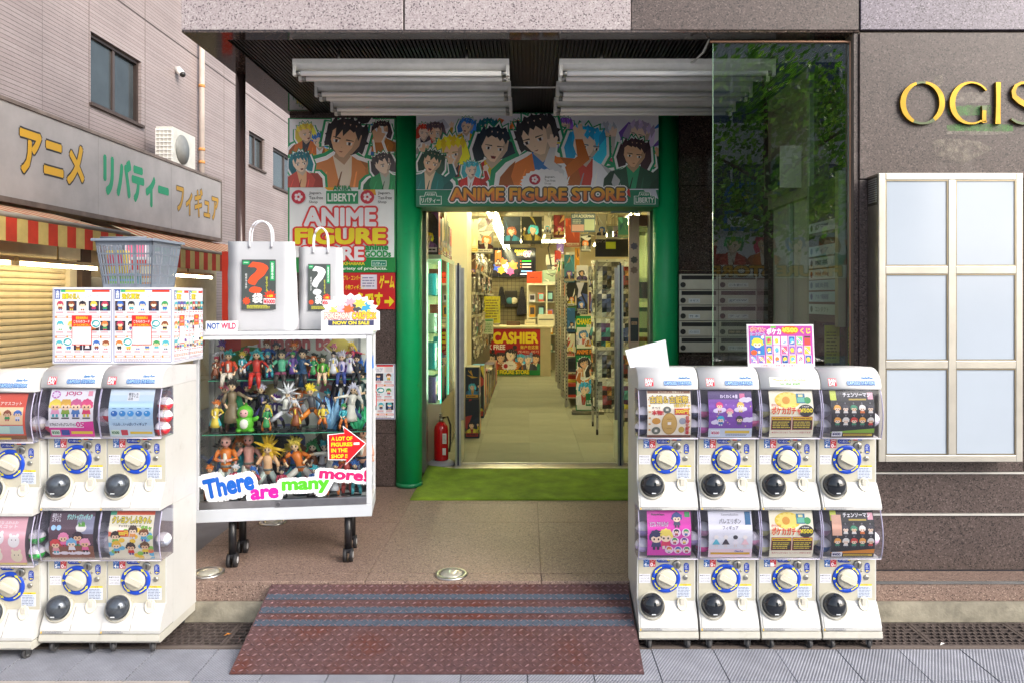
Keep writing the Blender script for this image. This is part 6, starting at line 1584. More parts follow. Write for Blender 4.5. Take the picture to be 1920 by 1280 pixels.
for z, y0 in ((SH1, .17), (SH2, .045)):
    cpart('glass_shelf', clear('shelf_glass', '#dff0e6', 1.5, .01, .8), lambda g: g.box(.034, SCW-.034, y0, SCD-.05, z-.006, z, '#ffffff'))
    cpart('shelf_front_edge', SHG, lambda g: g.box(.034, SCW-.034, y0-.0022, y0-.0005, z-.006, z, '#4f9a80'))
# printed back panel in soft colours with large pale red letters
cpart('back_board', WHT, lambda g: g.box(.031, SCW-.031, SCD-.012, SCD-.004, SB+.1, ST-.023, '#c9ccc6'))
p = Pr(); bw, bh = SCW-.07, ST-SB-.14
p.rect(0, 0, bw, bh, '#eceee8', 0)
r = random.Random(31)
p.text('Dragon ball', .27*bw, .86*bh, .52*bw, .13*bh, '#d87a80', 1, .045)
for k, (x, y, rx, ry, c) in enumerate(((.12, .9, .1, .07, '#3f8a48'), (.2, .84, .12, .07, '#5a9a4a'), (.18, .95, .09, .03, '#c8803a'), (.33, .78, .07, .05, '#c8a060'), (.45, .74, .12, .04, '#8a8c96'), (.6, .72, .14, .05, '#a8a0b0'), (.6, .8, .12, .06, '#c87a4a'), (.8, .9, .08, .07, '#d8c86a'), (.86, .83, .1, .05, '#a8b090'), (.2, .68, .05, .07, '#3a62a8'), (.14, .6, .06, .06, '#7a4a88'), (.3, .62, .1, .06, '#d8c890'), (.75, .66, .08, .08, '#d8909a'), (.5, .56, .16, .08, '#c4c6c0'), (.88, .6, .06, .1, '#e0c070'), (.1, .42, .08, .06, '#5a3a78'), (.22, .3, .1, .1, '#2f7a5a'), (.45, .32, .12, .1, '#7c7fb4'), (.5, .2, .16, .08, '#c08a7a'), (.8, .3, .16, .1, '#8a7a6a'))):
    pts = [(x*bw + rx*bw*math.cos(a)*(1+.25*r.uniform(-1, 1)), y*bh + ry*bh*math.sin(a)*(1+.25*r.uniform(-1, 1))) for a in [2*PI*q/14 for q in range(14)]]
    p.poly(pts, c, 2+.15*k)
p.rect(.32*bw, .0, .22*bw, .33*bh, '#39383e', 6); p.poly([(.58*bw, 0), (.76*bw, 0), (.72*bw, .22*bh), (.68*bw, .35*bh), (.63*bw, .3*bh)], '#33312f', 6.3)
p.poly([(.02*bw, .98*bh), (.16*bw, .98*bh), (.16*bw, .9*bh), (.06*bw, .87*bh)], '#c8463c', 6.3)
p.build('back_print', PRINT, case, (.035, SCD-.0125, SB+.11), clip=(0, 0, bw, bh))
for x0, y0 in ((.195, .05), (SCW-.135, .05), (.195, SCD-.05), (SCW-.135, SCD-.05)):
    lg = cpart('leg', PAINTED, lambda g: g.cyl((x0, y0, .285), (x0, y0, SB-.001), .021, n=16, c='#17171b'))
    cpart('caster_yoke', PLASTIC, lambda g: g.box(x0-.014, x0+.014, y0-.02, y0+.015, .262, .285, '#15151a'), .004, lg)
    for s in (-1, 1): cpart('wheel', RUBBER, lambda g: (g.cyl((x0+s*.008, y0, .249), (x0+s*.027, y0, .249), .0385, n=18, c='#1b1b1f'), g.cyl((x0+s*.02, y0, .249), (x0+s*.0285, y0, .249), .018, n=12, c='#b9b9bd')), 0, lg)
cpart('lock', METAL, lambda g: g.cyl((SCW*.47, -.012, SB+.088), (SCW*.47, .004, SB+.088), .011, n=14, c='#8c8c90'))

# --- generic figures
FG = 'collectible figures inside the white showcase'
def figure(x, y, z, h, hair, top, bot, skin=0, shoe='#3a3230', style='spiky', arms=((.5, -.3), (.5, -.3)), lean=0.0, legs=(.12, .12), seat=False, cape=None, rz=0.0, label='', base=True, hat=None, long=None, name='figure', M=None, coat=None):
    """small standing or seated figure: x,y on the showcase, z of its shelf, h its height"""
    Mw = (M or SM) @ Matrix.Translation((x, y, 0))
    loc = Mw @ Vector((0, 0, z))
    t = thing(name, label, 'figure', loc, (SRZ if M is None else 0)+rz, FG if M is None else None)
    sk = SKIN[skin % 4] if isinstance(skin, int) else skin
    g = MB(); u = h
    hip = .47*u if not seat else .10*u
    top_z = hip + .32*u
    bx = lean*u*.25
    sh_ = Vector((bx, -abs(lean)*.05*u, top_z)); hp = Vector((0, 0, hip))
    g.tube([hp-Vector((0, 0, .03*u)), hp+Vector((0, 0, .05*u)), hp*.5+sh_*.5, sh_-Vector((0, 0, .03*u)), sh_+Vector((0, 0, .015*u))], [.075*u, .085*u, .075*u, .10*u, .05*u], 10, top)
    for s, a in ((-1, legs[0]), (1, legs[1])):
        o = hp + Vector((s*.05*u, 0, 0))
        if seat:
            kn = o + Vector((s*a*.2*u, -.2*u, .02*u)); an = kn + Vector((s*.02*u, -.03*u, -.26*u))
        else:
            kn = o + Vector((s*a*.28*u*1.1, -.02*u-.05*u*abs(a), -.22*u)); an = Vector((kn.x + s*a*.06*u, .015*u, .045*u))
        g.tube([o, o*.4+kn*.6, kn], [.062*u, .058*u, .05*u], 8, bot); g.tube([kn, kn*.5+an*.5, an], [.05*u, .05*u, .036*u], 8, shoe if (int(x*1000)+int(h*997)) % 2 else bot)
        g.sphere(an+Vector((0, -.025*u, -.015*u)), (.03*u, .055*u, .028*u), 8, 5, shoe)
    for s, (a, b) in ((-1, arms[0]), (1, arms[1])):
        o = sh_ + Vector((s*.10*u, 0, -.02*u))
        el = o + Vector((s*math.sin(a)*.16*u, -.03*u, -math.cos(a)*.16*u)); ha = el + Vector((s*math.sin(b)*.14*u, -.06*u, -math.cos(b)*.14*u))
        g.tube([o, o*.5+el*.5, el, el*.5+ha*.5], [.042*u, .04*u, .034*u, .032*u], 7, top)
        g.tube([el*.5+ha*.5, ha], [.024*u, .02*u], 6, sk); g.sphere(ha, .027*u, 7, 5, sk)
    hc = sh_ + Vector((bx*.3, -.01*u, .125*u))
    g.cyl(sh_, hc-Vector((0, 0, .05*u)), .028*u, n=7, c=sk)
    g.sphere(hc, (.082*u, .082*u, .09*u), 12, 8, sk)
    g.lathe([(.088*u, hip+.035*u), (.09*u, hip+.06*u), (.086*u, hip+.075*u)], n=12, c=hexmul(bot, .55)); g.lathe([(.055*u, top_z-.005*u), (.06*u, top_z+.015*u), (.035*u, top_z+.03*u)], o=(bx, 0, 0), n=10, c=hexmul(top, .7))
    for s in (-1, 1): g.sphere(hc+Vector((s*.033*u, -.074*u, -.006*u)), (.015*u, .010*u, .020*u), 6, 4, '#2a2228')
    if (int(x*1000)) % 3:
        g.sphere((bx*.5, -.062*u, hip+.2*u), (.035*u, .045*u, .12*u), 8, 6, '#ece6dc' if (int(x*1000)) % 2 else hexmul(bot, 1.1))
    if coat:
        g.lathe([(.16*u, hip-.27*u), (.15*u, hip-.15*u), (.10*u, hip+.02*u), (.085*u, hip+.1*u)], n=14, c=coat)
    g.build('body', PVC, t)
    g = MB(); r = random.Random(int(x*977+y*31+z*77))
    if style != 'bald':
        g.sphere(hc+Vector((0, .018*u, .02*u)), (.1*u, .094*u, .094*u), 12, 8, hair)
        nsp = {'spiky': 15, 'big': 30, 'neat': 9, 'long': 9}[style]; ln = {'spiky': .13, 'big': .26, 'neat': .095, 'long': .10}[style]
        for k in range(nsp):
            a = r.uniform(-.4, PI+.4); e = r.uniform(-.2, 1.3)
            if style == 'big': a = r.uniform(0, 2*PI); e = r.uniform(-1.1, 1.3)
            d = Vector((math.cos(a)*math.cos(e), math.sin(a)*math.cos(e)*(1 if style != 'big' else .5)+(.25 if style == 'big' else 0), math.sin(e)+.1)).normalized()
            o = hc + Vector((0, .015*u, .02*u)) + d*.065*u
            g.cyl(o, o+d*ln*u*r.uniform(.7, 1.1), .042*u, .003*u, 6, hair if k % 3 else hexmul(hair, .86))
        for k in range(5):
            o = hc + Vector((-.06*u+.03*u*k, -.066*u, .072*u)); g.cyl(o, o+Vector((r.uniform(-.02, .02)*u, -.022*u, -.05*u)), .022*u, .004*u, 5, hair)
    if style == 'long' or long:
        c = long or hair
        for s in (-1, 1): g.tube([hc+Vector((s*.07*u, .03*u, .03*u)), hc+Vector((s*.14*u, .03*u, -.12*u)), hc+Vector((s*.2*u, .02*u, -.34*u))], [.035*u, .03*u, .008*u], 7, c)
    if g.v: g.build('hair', PVC, t)
    if cape:
        g = MB(); n = 7; rows = []
        for j in range(6):
            f = j/5; w = (.12+.15*f)*u
            rows.append([g.vert((sh_.x-w+2*w*i/(n-1)+.02*u*math.sin(i*2+j), .07*u+.07*u*f+.03*u*math.cos(i*2.1), sh_.z-.02*u-(sh_.z-.1*u)*f)) for i in range(n)])
        for a, b in zip(rows, rows[1:]):
            for i in range(n-1): g.face((a[i], a[i+1], b[i+1], b[i]), cape, True)
        g.build('cape', PVC, t)
    if base and not seat:
        g = MB(); g.cyl((0, 0, .0005), (0, 0, .006), .15*u, n=20, c='#2e2e32'); g.build('stand', PVC, t)
    return t
px = 1/335.0
def shelf1(x, h, y=.235, **kw): return figure(su(x), y, SH1+.0005, h*px*1.12, **kw)
def shelf2(x, h, y=.15, **kw): return figure(su(x), y, SH2+.0005, h*px, **kw)
def floor3(x, h, y=.17, **kw): return figure(su(x), y, SB+.1005, h*px*1.18, **kw)
shelf1(410, 76, .20, hair='#2f9a9a', top='#d8502e', bot='#e8dcd0', shoe='#d8502e', style='neat', seat=True, label='teal haired figure in an orange coat sitting on the glass shelf edge')
shelf1(464, 78, .20, hair='#48b8c4', top='#c83a30', bot='#c8342c', shoe='#c8342c', style='long', seat=True, arms=((1.0, .6), (1.0, .6)), label='aqua haired figure in a red dress sitting with long hair tails')
shelf1(513, 78, .20, hair='#26302c', top='#5fb894', bot='#8c3a5e', style='neat', seat=True, arms=((.9, .5), (.9, .5)), label='dark haired figure in a mint top and plum skirt sitting')
shelf1(498, 60, .27, hair='#5a5e6a', top='#5c6478', bot='#5c6478', style='neat', coat='#5c6478', label='figure in a plain grey suit at the shelf back')
shelf1(554, 80, .20, hair='#2a2a30', top='#254a72', bot='#25486e', style='neat', seat=True, arms=((.4, -.5), (.7, -2.0)), coat='#25486e', label='figure in a navy suit perched on the shelf edge')
shelf1(574, 40, .28, hair='#2a4440', top='#2f9a88', bot='#3a3434', arms=((1.6, 1.2), (1.4, 1.5)), label='small figure in a teal jacket with arms spread')
shelf1(594, 62, .20, hair='#33402e', top='#58a83a', bot='#e8c8a8', shoe='#4a9a34', style='neat', seat=True, arms=((.3, -.4), (.3, -.4)), label='figure in a green shirt and shorts sitting with green shoes')
shelf1(632, 68, .20, hair='#d6d0e0', top='#c8bcdc', bot='#3a4a90', shoe='#e0dce8', seat=True, arms=((.6, .2), (.8, .4)), label='white haired figure in a lilac shirt sitting')
shelf1(662, 62, .20, hair='#26262c', top='#2a2c36', bot='#2c2e38', style='neat', seat=True, arms=((.3, -.7), (.3, -.7)), label='figure in a black suit seated before the blue splash')
shelf1(613, 56, .27, hair='#e08aa0', top='#e4dce4', bot='#dcd8e6', arms=((2.3, 2.6), (.6, .2)), style='neat', label='pink haired figure in white with one arm raised')
shelf2(425, 96, .10, hair='#2c2826', top='#7a6a54', bot='#ccd6e4', shoe='#4a3428', style='neat', cape='#1f7a50', arms=((.4, -.6), (1.1, 1.3)), coat='#7a6a54', label='figure with a green cape, pale trousers and brown boots')
shelf2(401, 84, .22, hair='#d87a98', top='#3a4666', bot='#4a4658', arms=((.5, .2), (.6, .9)), coat='#3a4666', label='pink haired figure in dark clothes behind the green cape')
shelf2(478, 84, .20, hair='#cfc8e0', top='#2c3040', bot='#4a4684', style='neat', arms=((1.5, 1.6), (.6, -1.4)), legs=(.5, .6), lean=-.2, coat='#2c3040', label='white haired figure in a dark jacket reaching sideways')
shelf2(524, 76, .12, hair='#e4e2ea', top='#ece6e6', bot='#dcd8e6', style='big', arms=((1.7, 2.4), (1.5, 2.6)), legs=(.9, .9), lean=.2, label='wild white haired figure crouching wide with arms up')
shelf2(500, 62, .20, hair='#7a4aa0', top='#4a3a78', bot='#5a4a90', arms=((1.2, 1.6), (1.2, 1.6)), legs=(.8, .6), style='spiky', label='purple figure behind the crouching white one')
shelf2(578, 82, .11, hair='#e6cc3a', top='#4a4a52', bot='#e0822c', arms=((1.2, 1.9), (.9, .6)), legs=(.75, .7), lean=-.15, label='yellow haired figure with orange trousers in a wide stance')
shelf2(630, 104, .22, hair='#241e22', top='#2e2a32', bot='#2c2830', style='long', cape='#35323a', arms=((.2, -.3), (.2, -.3)), coat='#2a262e', label='tall dark long haired figure in a black cloak')
shelf2(668, 108, .23, hair='#262a2c', top='#1f3c40', bot='#22383c', style='neat', arms=((.4, -1.4), (.4, -1.4)), coat='#1f3a3e', label='tall figure in a dark green suit with folded arms')
shelf2(654, 84, .11, hair='#dcd8ec', top='#e4dfd6', bot='#3f5888', arms=((1.5, 1.4), (.7, .1)), legs=(.3, .6), lean=.15, style='long', coat='#e4dfd6', label='pale haired figure in a white coat on a green wave')
floor3(412, 100, .12, hair='#d8a0a0', top='#d8772e', bot='#dfe6e2', skin='#e2aca4', style='bald', arms=((.5, -1.5), (.5, -1.5)), label='bald pink figure in an orange vest with folded arms')
floor3(449, 98, .20, hair='#d8a0a0', top='#d99e96', bot='#dcdcd4', skin='#dda29a', style='bald', arms=((.6, .1), (.6, .1)), label='bald pink figure with bare chest and white trousers on a rock')
floor3(491, 84, .13, hair='#e6bc34', top='#e0b088', bot='#b9c6c4', style='big', arms=((.6, .1), (.6, .1)), legs=(.4, .4), label='figure with a huge golden mane and grey trousers')
floor3(554, 88, .15, hair='#e2c85a', top='#d8752c', bot='#c8c4c0', style='spiky', arms=((.9, -.6), (1.2, -.8)), legs=(.9, .7), lean=-.35, label='golden haired figure in an orange top crouching')
floor3(610, 82, .2, hair='#4a342c', top='#d9d4ce', bot='#c8c8cc', style='neat', arms=((1.6, 1.5), (1.5, 1.7)), legs=(.6, .4), coat='#d0cbc6', label='figure in a white shirt with both arms stretched out')
floor3(646, 66, .10, hair='#c8504a', top='#c8504c', bot='#b84844', skin='#c85a50', style='bald', arms=((.8, .3), (.8, .3)), label='red figure with teal shoulders by the last word sticker')
floor3(672, 106, .2, hair='#c89a84', top='#c99a86', bot='#3a4666', skin='#d0a088', style='neat', arms=((.4, .1), (.4, .1)), label='bare chested figure in dark trousers in the showcase corner')
CN = {'#2c2a34': 'black', '#e2c648': 'yellow', '#8a4a2c': 'brown', '#3a6ab8': 'blue', '#b83a58': 'crimson', '#3f9a5a': 'green', '#d8d8e4': 'white', '#6a4a9a': 'purple', '#d9793a': 'orange', '#48b0c0': 'aqua'}
rr = random.Random(77); used = set()
for shelf, zz, spots, hh in (('upper shelf', SH1, (436, 484, 534, 650, 395), 62), ('middle shelf', SH2, (440, 462, 545, 600, 612, 642), 78), ('case floor', SB+.1, (390, 432, 470, 520, 534, 575, 590, 630, 660), 92)):
    for k, xx in enumerate(spots):
        while True:
            h1, c1, c2 = rr.choice(HAIRS), rr.choice(HAIRS), rr.choice(HAIRS)
            if (h1, c1) not in used and h1 != c1: break
        used.add((h1, c1))
        figure(su(xx), .262, zz+.0005, hh*px*rr.uniform(.85, 1.15), hair=h1, top=c1, bot=c2, skin=rr.randrange(4), style=rr.choice(['spiky', 'neat', 'long', 'neat']), arms=((rr.uniform(.2, 1.0), rr.uniform(-1.2, .6)), (rr.uniform(.2, 1.4), rr.uniform(-1.2, 1.6))), legs=(rr.uniform(.1, .5), rr.uniform(.1, .5)), lean=rr.uniform(-.2, .2), coat=rr.choice([None, c1, hexmul(c1, .8)]), cape=rr.choice([None, None, c2]), label='small figure with %s hair and %s clothes at the back of the %s' % (CN[h1], CN[c1], shelf))
for shelf, zz, spots, yy, hh in (('upper shelf', SH1, (385, 437, 488, 535, 575, 615, 648), .195, 46), ('middle shelf', SH2, (396, 492, 548, 600, 640), .075, 54), ('case floor', SB+.1, (386, 432, 470, 520, 580, 622, 664), .075, 60)):
    for k, xx in enumerate(spots):
        while True:
            h1, c1, c2 = rr.choice(HAIRS), rr.choice(HAIRS), rr.choice(HAIRS)
            if (h1, c1) not in used and h1 != c1: break
        used.add((h1, c1))
        figure(su(xx), yy, zz+.0005, hh*px*rr.uniform(.85, 1.1), hair=h1, top=c1, bot=c2, skin=rr.randrange(4), style=rr.choice(['spiky', 'neat', 'long', 'neat']), arms=((rr.uniform(.1, .7), rr.uniform(-1.4, .4)), (rr.uniform(.1, .9), rr.uniform(-1.4, .6))), legs=(rr.uniform(.05, .4), rr.uniform(.05, .4)), lean=rr.uniform(-.15, .15), coat=rr.choice([None, c1, c1]), label='little figure with %s hair and %s clothes near the glass on the %s' % (CN[h1], CN[c1], shelf))
# round mascot in a green suit, effects and rocks
t = thing('mascot_figure', 'chubby pink faced figure in a bright green hooded suit', 'figure', SM @ Vector((su(451), .085, SH2+.0005)), SRZ, FG)
g = MB(); k = 52*px
g.sphere((0, 0, .34*k), (.3*k, .26*k, .34*k), 14, 9, '#66bf3a'); g.sphere((0, 0, .72*k), (.29*k, .27*k, .27*k), 14, 9, '#66bf3a')
for s in (-1, 1): g.sphere((s*.2*k, -.03*k, .09*k), (.13*k, .18*k, .09*k), 9, 6, '#5cb234'); g.tube([(s*.24*k, 0, .46*k), (s*.4*k, -.06*k, .5*k), (s*.46*k, -.08*k, .58*k)], [.09*k, .08*k, .05*k], 8, '#66bf3a')
for q in range(4): g.cyl((0, .1*k+.05*k*q, .96*k-.05*k*q), (0, .14*k+.06*k*q, 1.06*k-.06*k*q), .07*k, .005, 6, '#4a9a2c')
g.build('suit', PVC, t)
g = MB(); g.sphere((0, -.1*k, .72*k), (.2*k, .2*k, .19*k), 12, 8, '#f0b4b8'); [g.sphere((s*.08*k, -.285*k, .74*k), .028*k, 6, 4, '#2a2226') for s in (-1, 1)]; g.build('face', PVC, t)
g = MB(); g.sphere((0, -.1*k, .34*k), (.2*k, .19*k, .23*k), 12, 8, '#efeee6'); g.build('belly', PVC, t)
def splash(name, x, y, z, h, c1, c2, seed, label, rock=False):
    r = random.Random(seed); g = MB()
    for q in range(16):
        a = r.uniform(-.9, .9); L = h*r.uniform(.5, 1.0)
        if rock: g.sphere((r.uniform(-.5, .5)*h, r.uniform(-.2, .2)*h, r.uniform(.1, .5)*h), (r.uniform(.15, .3)*h, r.uniform(.12, .2)*h, r.uniform(.12, .45)*h), 6, 4, c1 if q % 2 else c2)
        else: g.tube([(a*.1*h, 0, .02*h), (a*.35*h, r.uniform(-.05, .05)*h, L*.45), (a*.4*h+r.uniform(-.1, .1)*h, r.uniform(-.08, .08)*h, L)], [.09*h, .07*h, .008*h], 6, c1 if q % 2 else c2)
    g.build(name, PVC, label=label, cat='figure', group=FG, loc=SM @ Vector((su(x), y, z)))
splash('flame_effect', 612, .14, SH2+.0005, 76*px, '#8fc0e8', '#6aa4dc', 1, 'translucent blue flame effect piece beside the yellow haired figure')
splash('wave_effect', 668, .10, SH2+.0005, 46*px, '#2fb878', '#4fd094', 2, 'bright green wave effect piece under the white coat figure')
splash('wave_effect', 672, .27, SH1+.0005, 58*px, '#1d5fc0', '#2a7ad8', 3, 'deep blue splash effect piece at the shelf end')
splash('wave_effect', 600, .27, SH1+.0005, 26*px, '#2088c8', '#2a9ad8', 4, 'low cyan splash effect piece behind the green figure')
splash('spirit_effect', 485, .28, SH1+.0005, 44*px, '#7a34b0', '#9a4ac8', 5, 'purple curled effect piece at the shelf back')
splash('rock_effect', 452, .22, SB+.1005, 40*px, '#8c8c92', '#a4a4a8', 6, 'grey rock base under the pink figure', True)
splash('rock_effect', 625, .25, SB+.1005, 60*px, '#5a5450', '#6a625c', 7, 'dark brown rock piece at the back of the case floor', True)

# word stickers and arrow on the glass
def word(t, x0, y0, x1, y1, ang, col, label, rad=.26):
    s = thing('word_sticker', label, 'sticker', SM @ Vector((su(x0), .0085, sz(y1))), SRZ)
    w, h = (x1-x0)*px, (y1-y0)*px
    p = Pr(); ca, sa = math.cos(ang), math.sin(ang)
    p.T = lambda x, y: (x*ca-y*sa, x*sa+y*ca)
    p.text(t, 0, 0, w/ca, h, col, 1, .055, [('#f2f4f8', rad), ('#f2f4f8', rad*.6)])
    p.build('sticker_print', GLOSSY, s)
word('There', 386, 897, 470, 930, .19, '#1f5fc0', 'blue word sticker reading There on the showcase glass')
word('are', 469, 917, 516, 934, .05, '#d8229a', 'magenta word sticker reading are on the showcase glass')
word('many', 527, 904, 610, 926, .01, '#58c02c', 'green word sticker reading many on the showcase glass')
word('more!', 597, 879, 683, 898, -.10, '#e0246a', 'crimson word sticker reading more! on the showcase glass')
st = thing('arrow_sticker', 'red arrow sticker reading A LOT OF FIGURES IN THE SHOP on the glass', 'sticker', SM @ Vector((su(615), .0085, sz(870))), SRZ)
p = Pr(); aw, ah = 66*px, 65*px
def arrowpts(m): return [(-m, .10*ah-m*.6), (.48*aw, .08*ah-m*.6), (.47*aw-m, -.04*ah-m*1.6), (1.0*aw+m*1.4, .53*ah), (.40*aw-m, 1.02*ah+m*1.6), (.42*aw, .84*ah+m*.6), (-m-.004, .80*ah+m*.6)]
p.poly(arrowpts(.006), '#f2f2f4', 0); p.poly(arrowpts(0), '#d8242c', 1)
for q, tx in enumerate(('A LOT OF', 'FIGURES', 'IN THE', 'SHOP !!')): p.text(tx, .06*aw, (.64-.17*q)*ah, (.58 if q < 2 else .44)*aw, .105*ah, '#f0d428', 2, .04)
p.rect(.68*aw, .5*ah, .16*aw, .07*ah, '#cfe8e4', 2); p.build('sticker_print', GLOSSY, st)

# paper bags on top
def bag(x0, x1, y0, y1, dy, depth, rz, qcol, label):
    s = 1/350.0
    w, h = (x1-x0)*s, (y1-y0)*s
    t = thing('paper_bag', label, 'paper bag', SM @ Vector((su(x0)-.02, dy, ST+.001)), SRZ+rz, 'white paper bags on top of the showcase')
    g = MB(); r = random.Random(int(x0)); n = 6; m = 8
    def wob(i, j): return .004*math.sin(i*1.7+j*2.3+x0)+.003*r.uniform(-1, 1)
    fr = [[g.vert((w*i/n, wob(i, j)*(j not in (0,)), h*j/m)) for i in range(n+1)] for j in range(m+1)]
    bk = [[g.vert((w*i/n, depth*(1-.75*j/m)+wob(i, j+3), h*j/m)) for i in range(n+1)] for j in range(m+1)]
    sl_ = [[g.vert((.022*math.sin(PI*j/m)*.6, depth*(1-.75*j/m)*.5, h*j/m)), ] for j in range(m+1)]; sr_ = [[g.vert((w-.025*math.sin(PI*j/m), depth*(1-.75*j/m)*.5, h*j/m))] for j in range(m+1)]
    for j in range(m):
        for i in range(n):
            g.face((fr[j][i], fr[j][i+1], fr[j+1][i+1], fr[j+1][i]), '#b7b9be', True); g.face((bk[j][i+1], bk[j][i], bk[j+1][i], bk[j+1][i+1]), '#b0b2b8', True)
        for side, mid, i in ((0, sl_, 0), (1, sr_, n)):
            g.face((fr[j][i], mid[j][0], mid[j+1][0], fr[j+1][i]), '#d6d7dd'); g.face((mid[j][0], bk[j][i], bk[j+1][i], mid[j+1][0]), '#cfd0d6')
    g.build('bag_body', PAPER, t)
    for yy in (-.004, depth*.25+.004):
        g = MB(); c = w*.5; hwid = w*.17
        g.tube([(c-hwid, yy, h-.03)] + [(c-hwid*math.cos(PI*k/12), yy, h+.01+.105*math.sin(PI*k/12)**.7) for k in range(13)] + [(c+hwid, yy, h-.03)], .0045, 8, '#e8e8f0'); g.build('rope_handle', PAPER, t)
    for s_ in (-1, 1):
        g = MB(); g.lathe([(.007, 0), (.007, -.003), (.004, -.0035)], o=(w/2+s_*w*.17, -.004, h-.03), ax='y', n=12, c='#a8a8ae'); g.build('eyelet', METAL, t)
    p = Pr(); cw, ch = w*.52, h*.56
    p.rect(0, 0, cw, ch, '#444b4a', 0)
    p.text('?', .22*cw, .34*ch, .52*cw, .60*ch, qcol, 1, .02)
    p.rect(.03*cw, .90*ch, .2*cw, .075*ch, '#159a5a', 1); p.text('AKIBA', .06*cw, .93*ch, .14*cw, .02*ch, '#e4f2ea', 2, .02)
    p.rect(.83*cw, .58*ch, .14*cw, .39*ch, '#159a5a', 1); p.text('秋\n葉\n原\n本\n店', .865*cw, .61*ch, .07*cw, .33*ch, '#e4f2ea', 2, .02)
    p.text('は\nて\nな\nぶ\nく\nろ', .70*cw, .36*ch, .07*cw, .3*ch, '#d8dc3a', 2, .02); p.text('何\nが\nで\nる\nか', .1*cw, .42*ch, .06*cw, .3*ch, '#e6e8ea', 2, .015)
    p.text('袋', .32*cw, .13*ch, .28*cw, .19*ch, '#eeeeee', 2, .04); p.burst(.83*cw, .27*ch, .12*cw, .2*cw, 11, '#d83a24', 1); p.burst(.14*cw, .17*ch, .08*cw, .13*cw, 9, '#d84a24', 1)
    p.text('1袋', .76*cw, .245*ch, .16*cw, .05*ch, '#f4e030', 2, .02); p.rect(.64*cw, .105*ch, .35*cw, .115*ch, '#eee6e8', 2.5); p.text('¥5000', .655*cw, .12*ch, .32*cw, .08*ch, '#c8243c', 3.5, .05)
    p.lines(.15*cw, .015*ch, .7*cw, .075*ch, 3, '#d8d43a', 1)
    p.build('bag_card', PRINT, t, (w*.22, -.0125, h*.235))
bag(427, 553, 443, 617, .07, .13, -.09, '#e2502a', 'white paper bag with an orange question mark on top of the showcase')
bag(556, 641, 449, 615, .16, .12, -.02, '#e4e6ea', 'white paper bag with a white question mark on top of the showcase')
# name plate and cut-out sales sign
t = thing('name_plate', 'small white plate reading NOT WILD on the showcase top corner', 'sign', SM @ Vector((su(383), .02, ST+.001)), SRZ)
w, h = 56*px, 18*px
g = MB(); g.box(0, w, .0006, .02, 0, h, '#eef0f4'); g.build('plate', PLASTIC, t, bevel=.002)
p = Pr(); p.text('NOT', .06*w, .2*h, .38*w, .6*h, '#22509a', 1, .04); p.text('WILD', .5*w, .2*h, .45*w, .6*h, '#d0285a', 1, .04); p.build('plate_lettering', PRINT, t)
t = thing('sales_sign', 'white cut out sign reading CARD BOX NOW ON SALE on the showcase', 'sign', SM @ Vector((su(600), -.002, ST+.001)), SRZ-.02)
w, h = 108*px, 70*px
out = [(0, 0), (w, 0), (w, .5*h)] + [(w*.5 + w*.5*math.cos(a)*(1 if q % 2 else .86), .48*h + .52*h*math.sin(a)*(1 if q % 2 else .86)) for q, a in enumerate([PI*(.06+.88*k/18) for k in range(19)])] + [(0, .5*h)]
g = MB(); g.prism(out, .0006, .005, 'y', '#eef0f2'); g.build('cut_out', PRINT, t)
p = Pr()
for q, (x, y, c) in enumerate(((.24, .52, '#e8d860'), (.76, .52, '#f0e46a'), (.34, .58, '#c8b8dc'), (.5, .74, '#e8a0b0'), (.6, .6, '#4a4a52'), (.75, .62, '#3a9ac8'), (.46, .56, '#d8683a'), (.66, .72, '#f0d858'))):
    p.burst(x*w, y*h, .07*w, .12*w, 7, c, 1+.12*q, .8)
p.text('POKEMON', .06*w, .31*h, .42*w, .16*h, '#f2dccc', 4, .05, [('#c83a4a', .12)]); p.text('CARD', .53*w, .31*h, .22*w, .16*h, '#f0c83a', 4, .05, [('#c83a3a', .12)]); p.text('BOX', .78*w, .31*h, .16*w, .16*h, '#f0c83a', 4, .05, [('#c83a3a', .12)])
p.rect(.12*w, .13*h, .78*w, .14*h, '#3f4264', 3); p.text('NOW ON SALE', .2*w, .155*h, .62*w, .09*h, '#f0dc3a', 4, .035); p.build('sign_print', PRINT, t, (0, -.0002, 0))

# poster box on the left machines, basket on top of it
bx0, bx1, by0, by1, bz0, bz1 = PX(98, 3.72), PX(325, 3.72), 3.72, 4.06, .105+2*UH+.102, PZ(539, 3.72)
t = thing('poster_box', 'white box with buyback price posters standing on the capsule machines', 'box', (bx0, by0, bz0))
W_, D_, H_ = bx1-bx0, by1-by0, bz1-bz0
g = MB(); g.box(0, W_, 0, D_, 0, H_, '#c8c9ce'); g.build('carton', PRINT, t, bevel=.003)
for q, (h1, h2, sd) in enumerate((('進撃の巨人', 'フィギュア', 1), ('強化買取', 'フィギュア', 2))):
    p = Pr(); price_poster(p, 0, 0, W_*.485, H_*.96, h1, h2, sd*13); p.build('price_poster', PRINT, t, (W_*.01+W_*.495*q, -.0012, H_*.02))
for q in range(2):
    p = Pr(); price_poster(p, 0, 0, D_*.48, H_*.94, '買取', 'アニメ', 40+q); p.build('price_poster', PRINT, t, (W_+.0012, D_*.015+D_*.49*q, H_*.03), (0, 0, PI/2))
bk = thing('shopping_basket', 'grey plastic shopping basket full of goods on top of the poster box', 'basket', (PX(240, 3.80)+.01, 3.895, bz1+.001), -.03)
BM = attr_mat('grey_basket', .4, 0, .93, 1.05, 8)
bl, bd, bh = .295, .29, .235
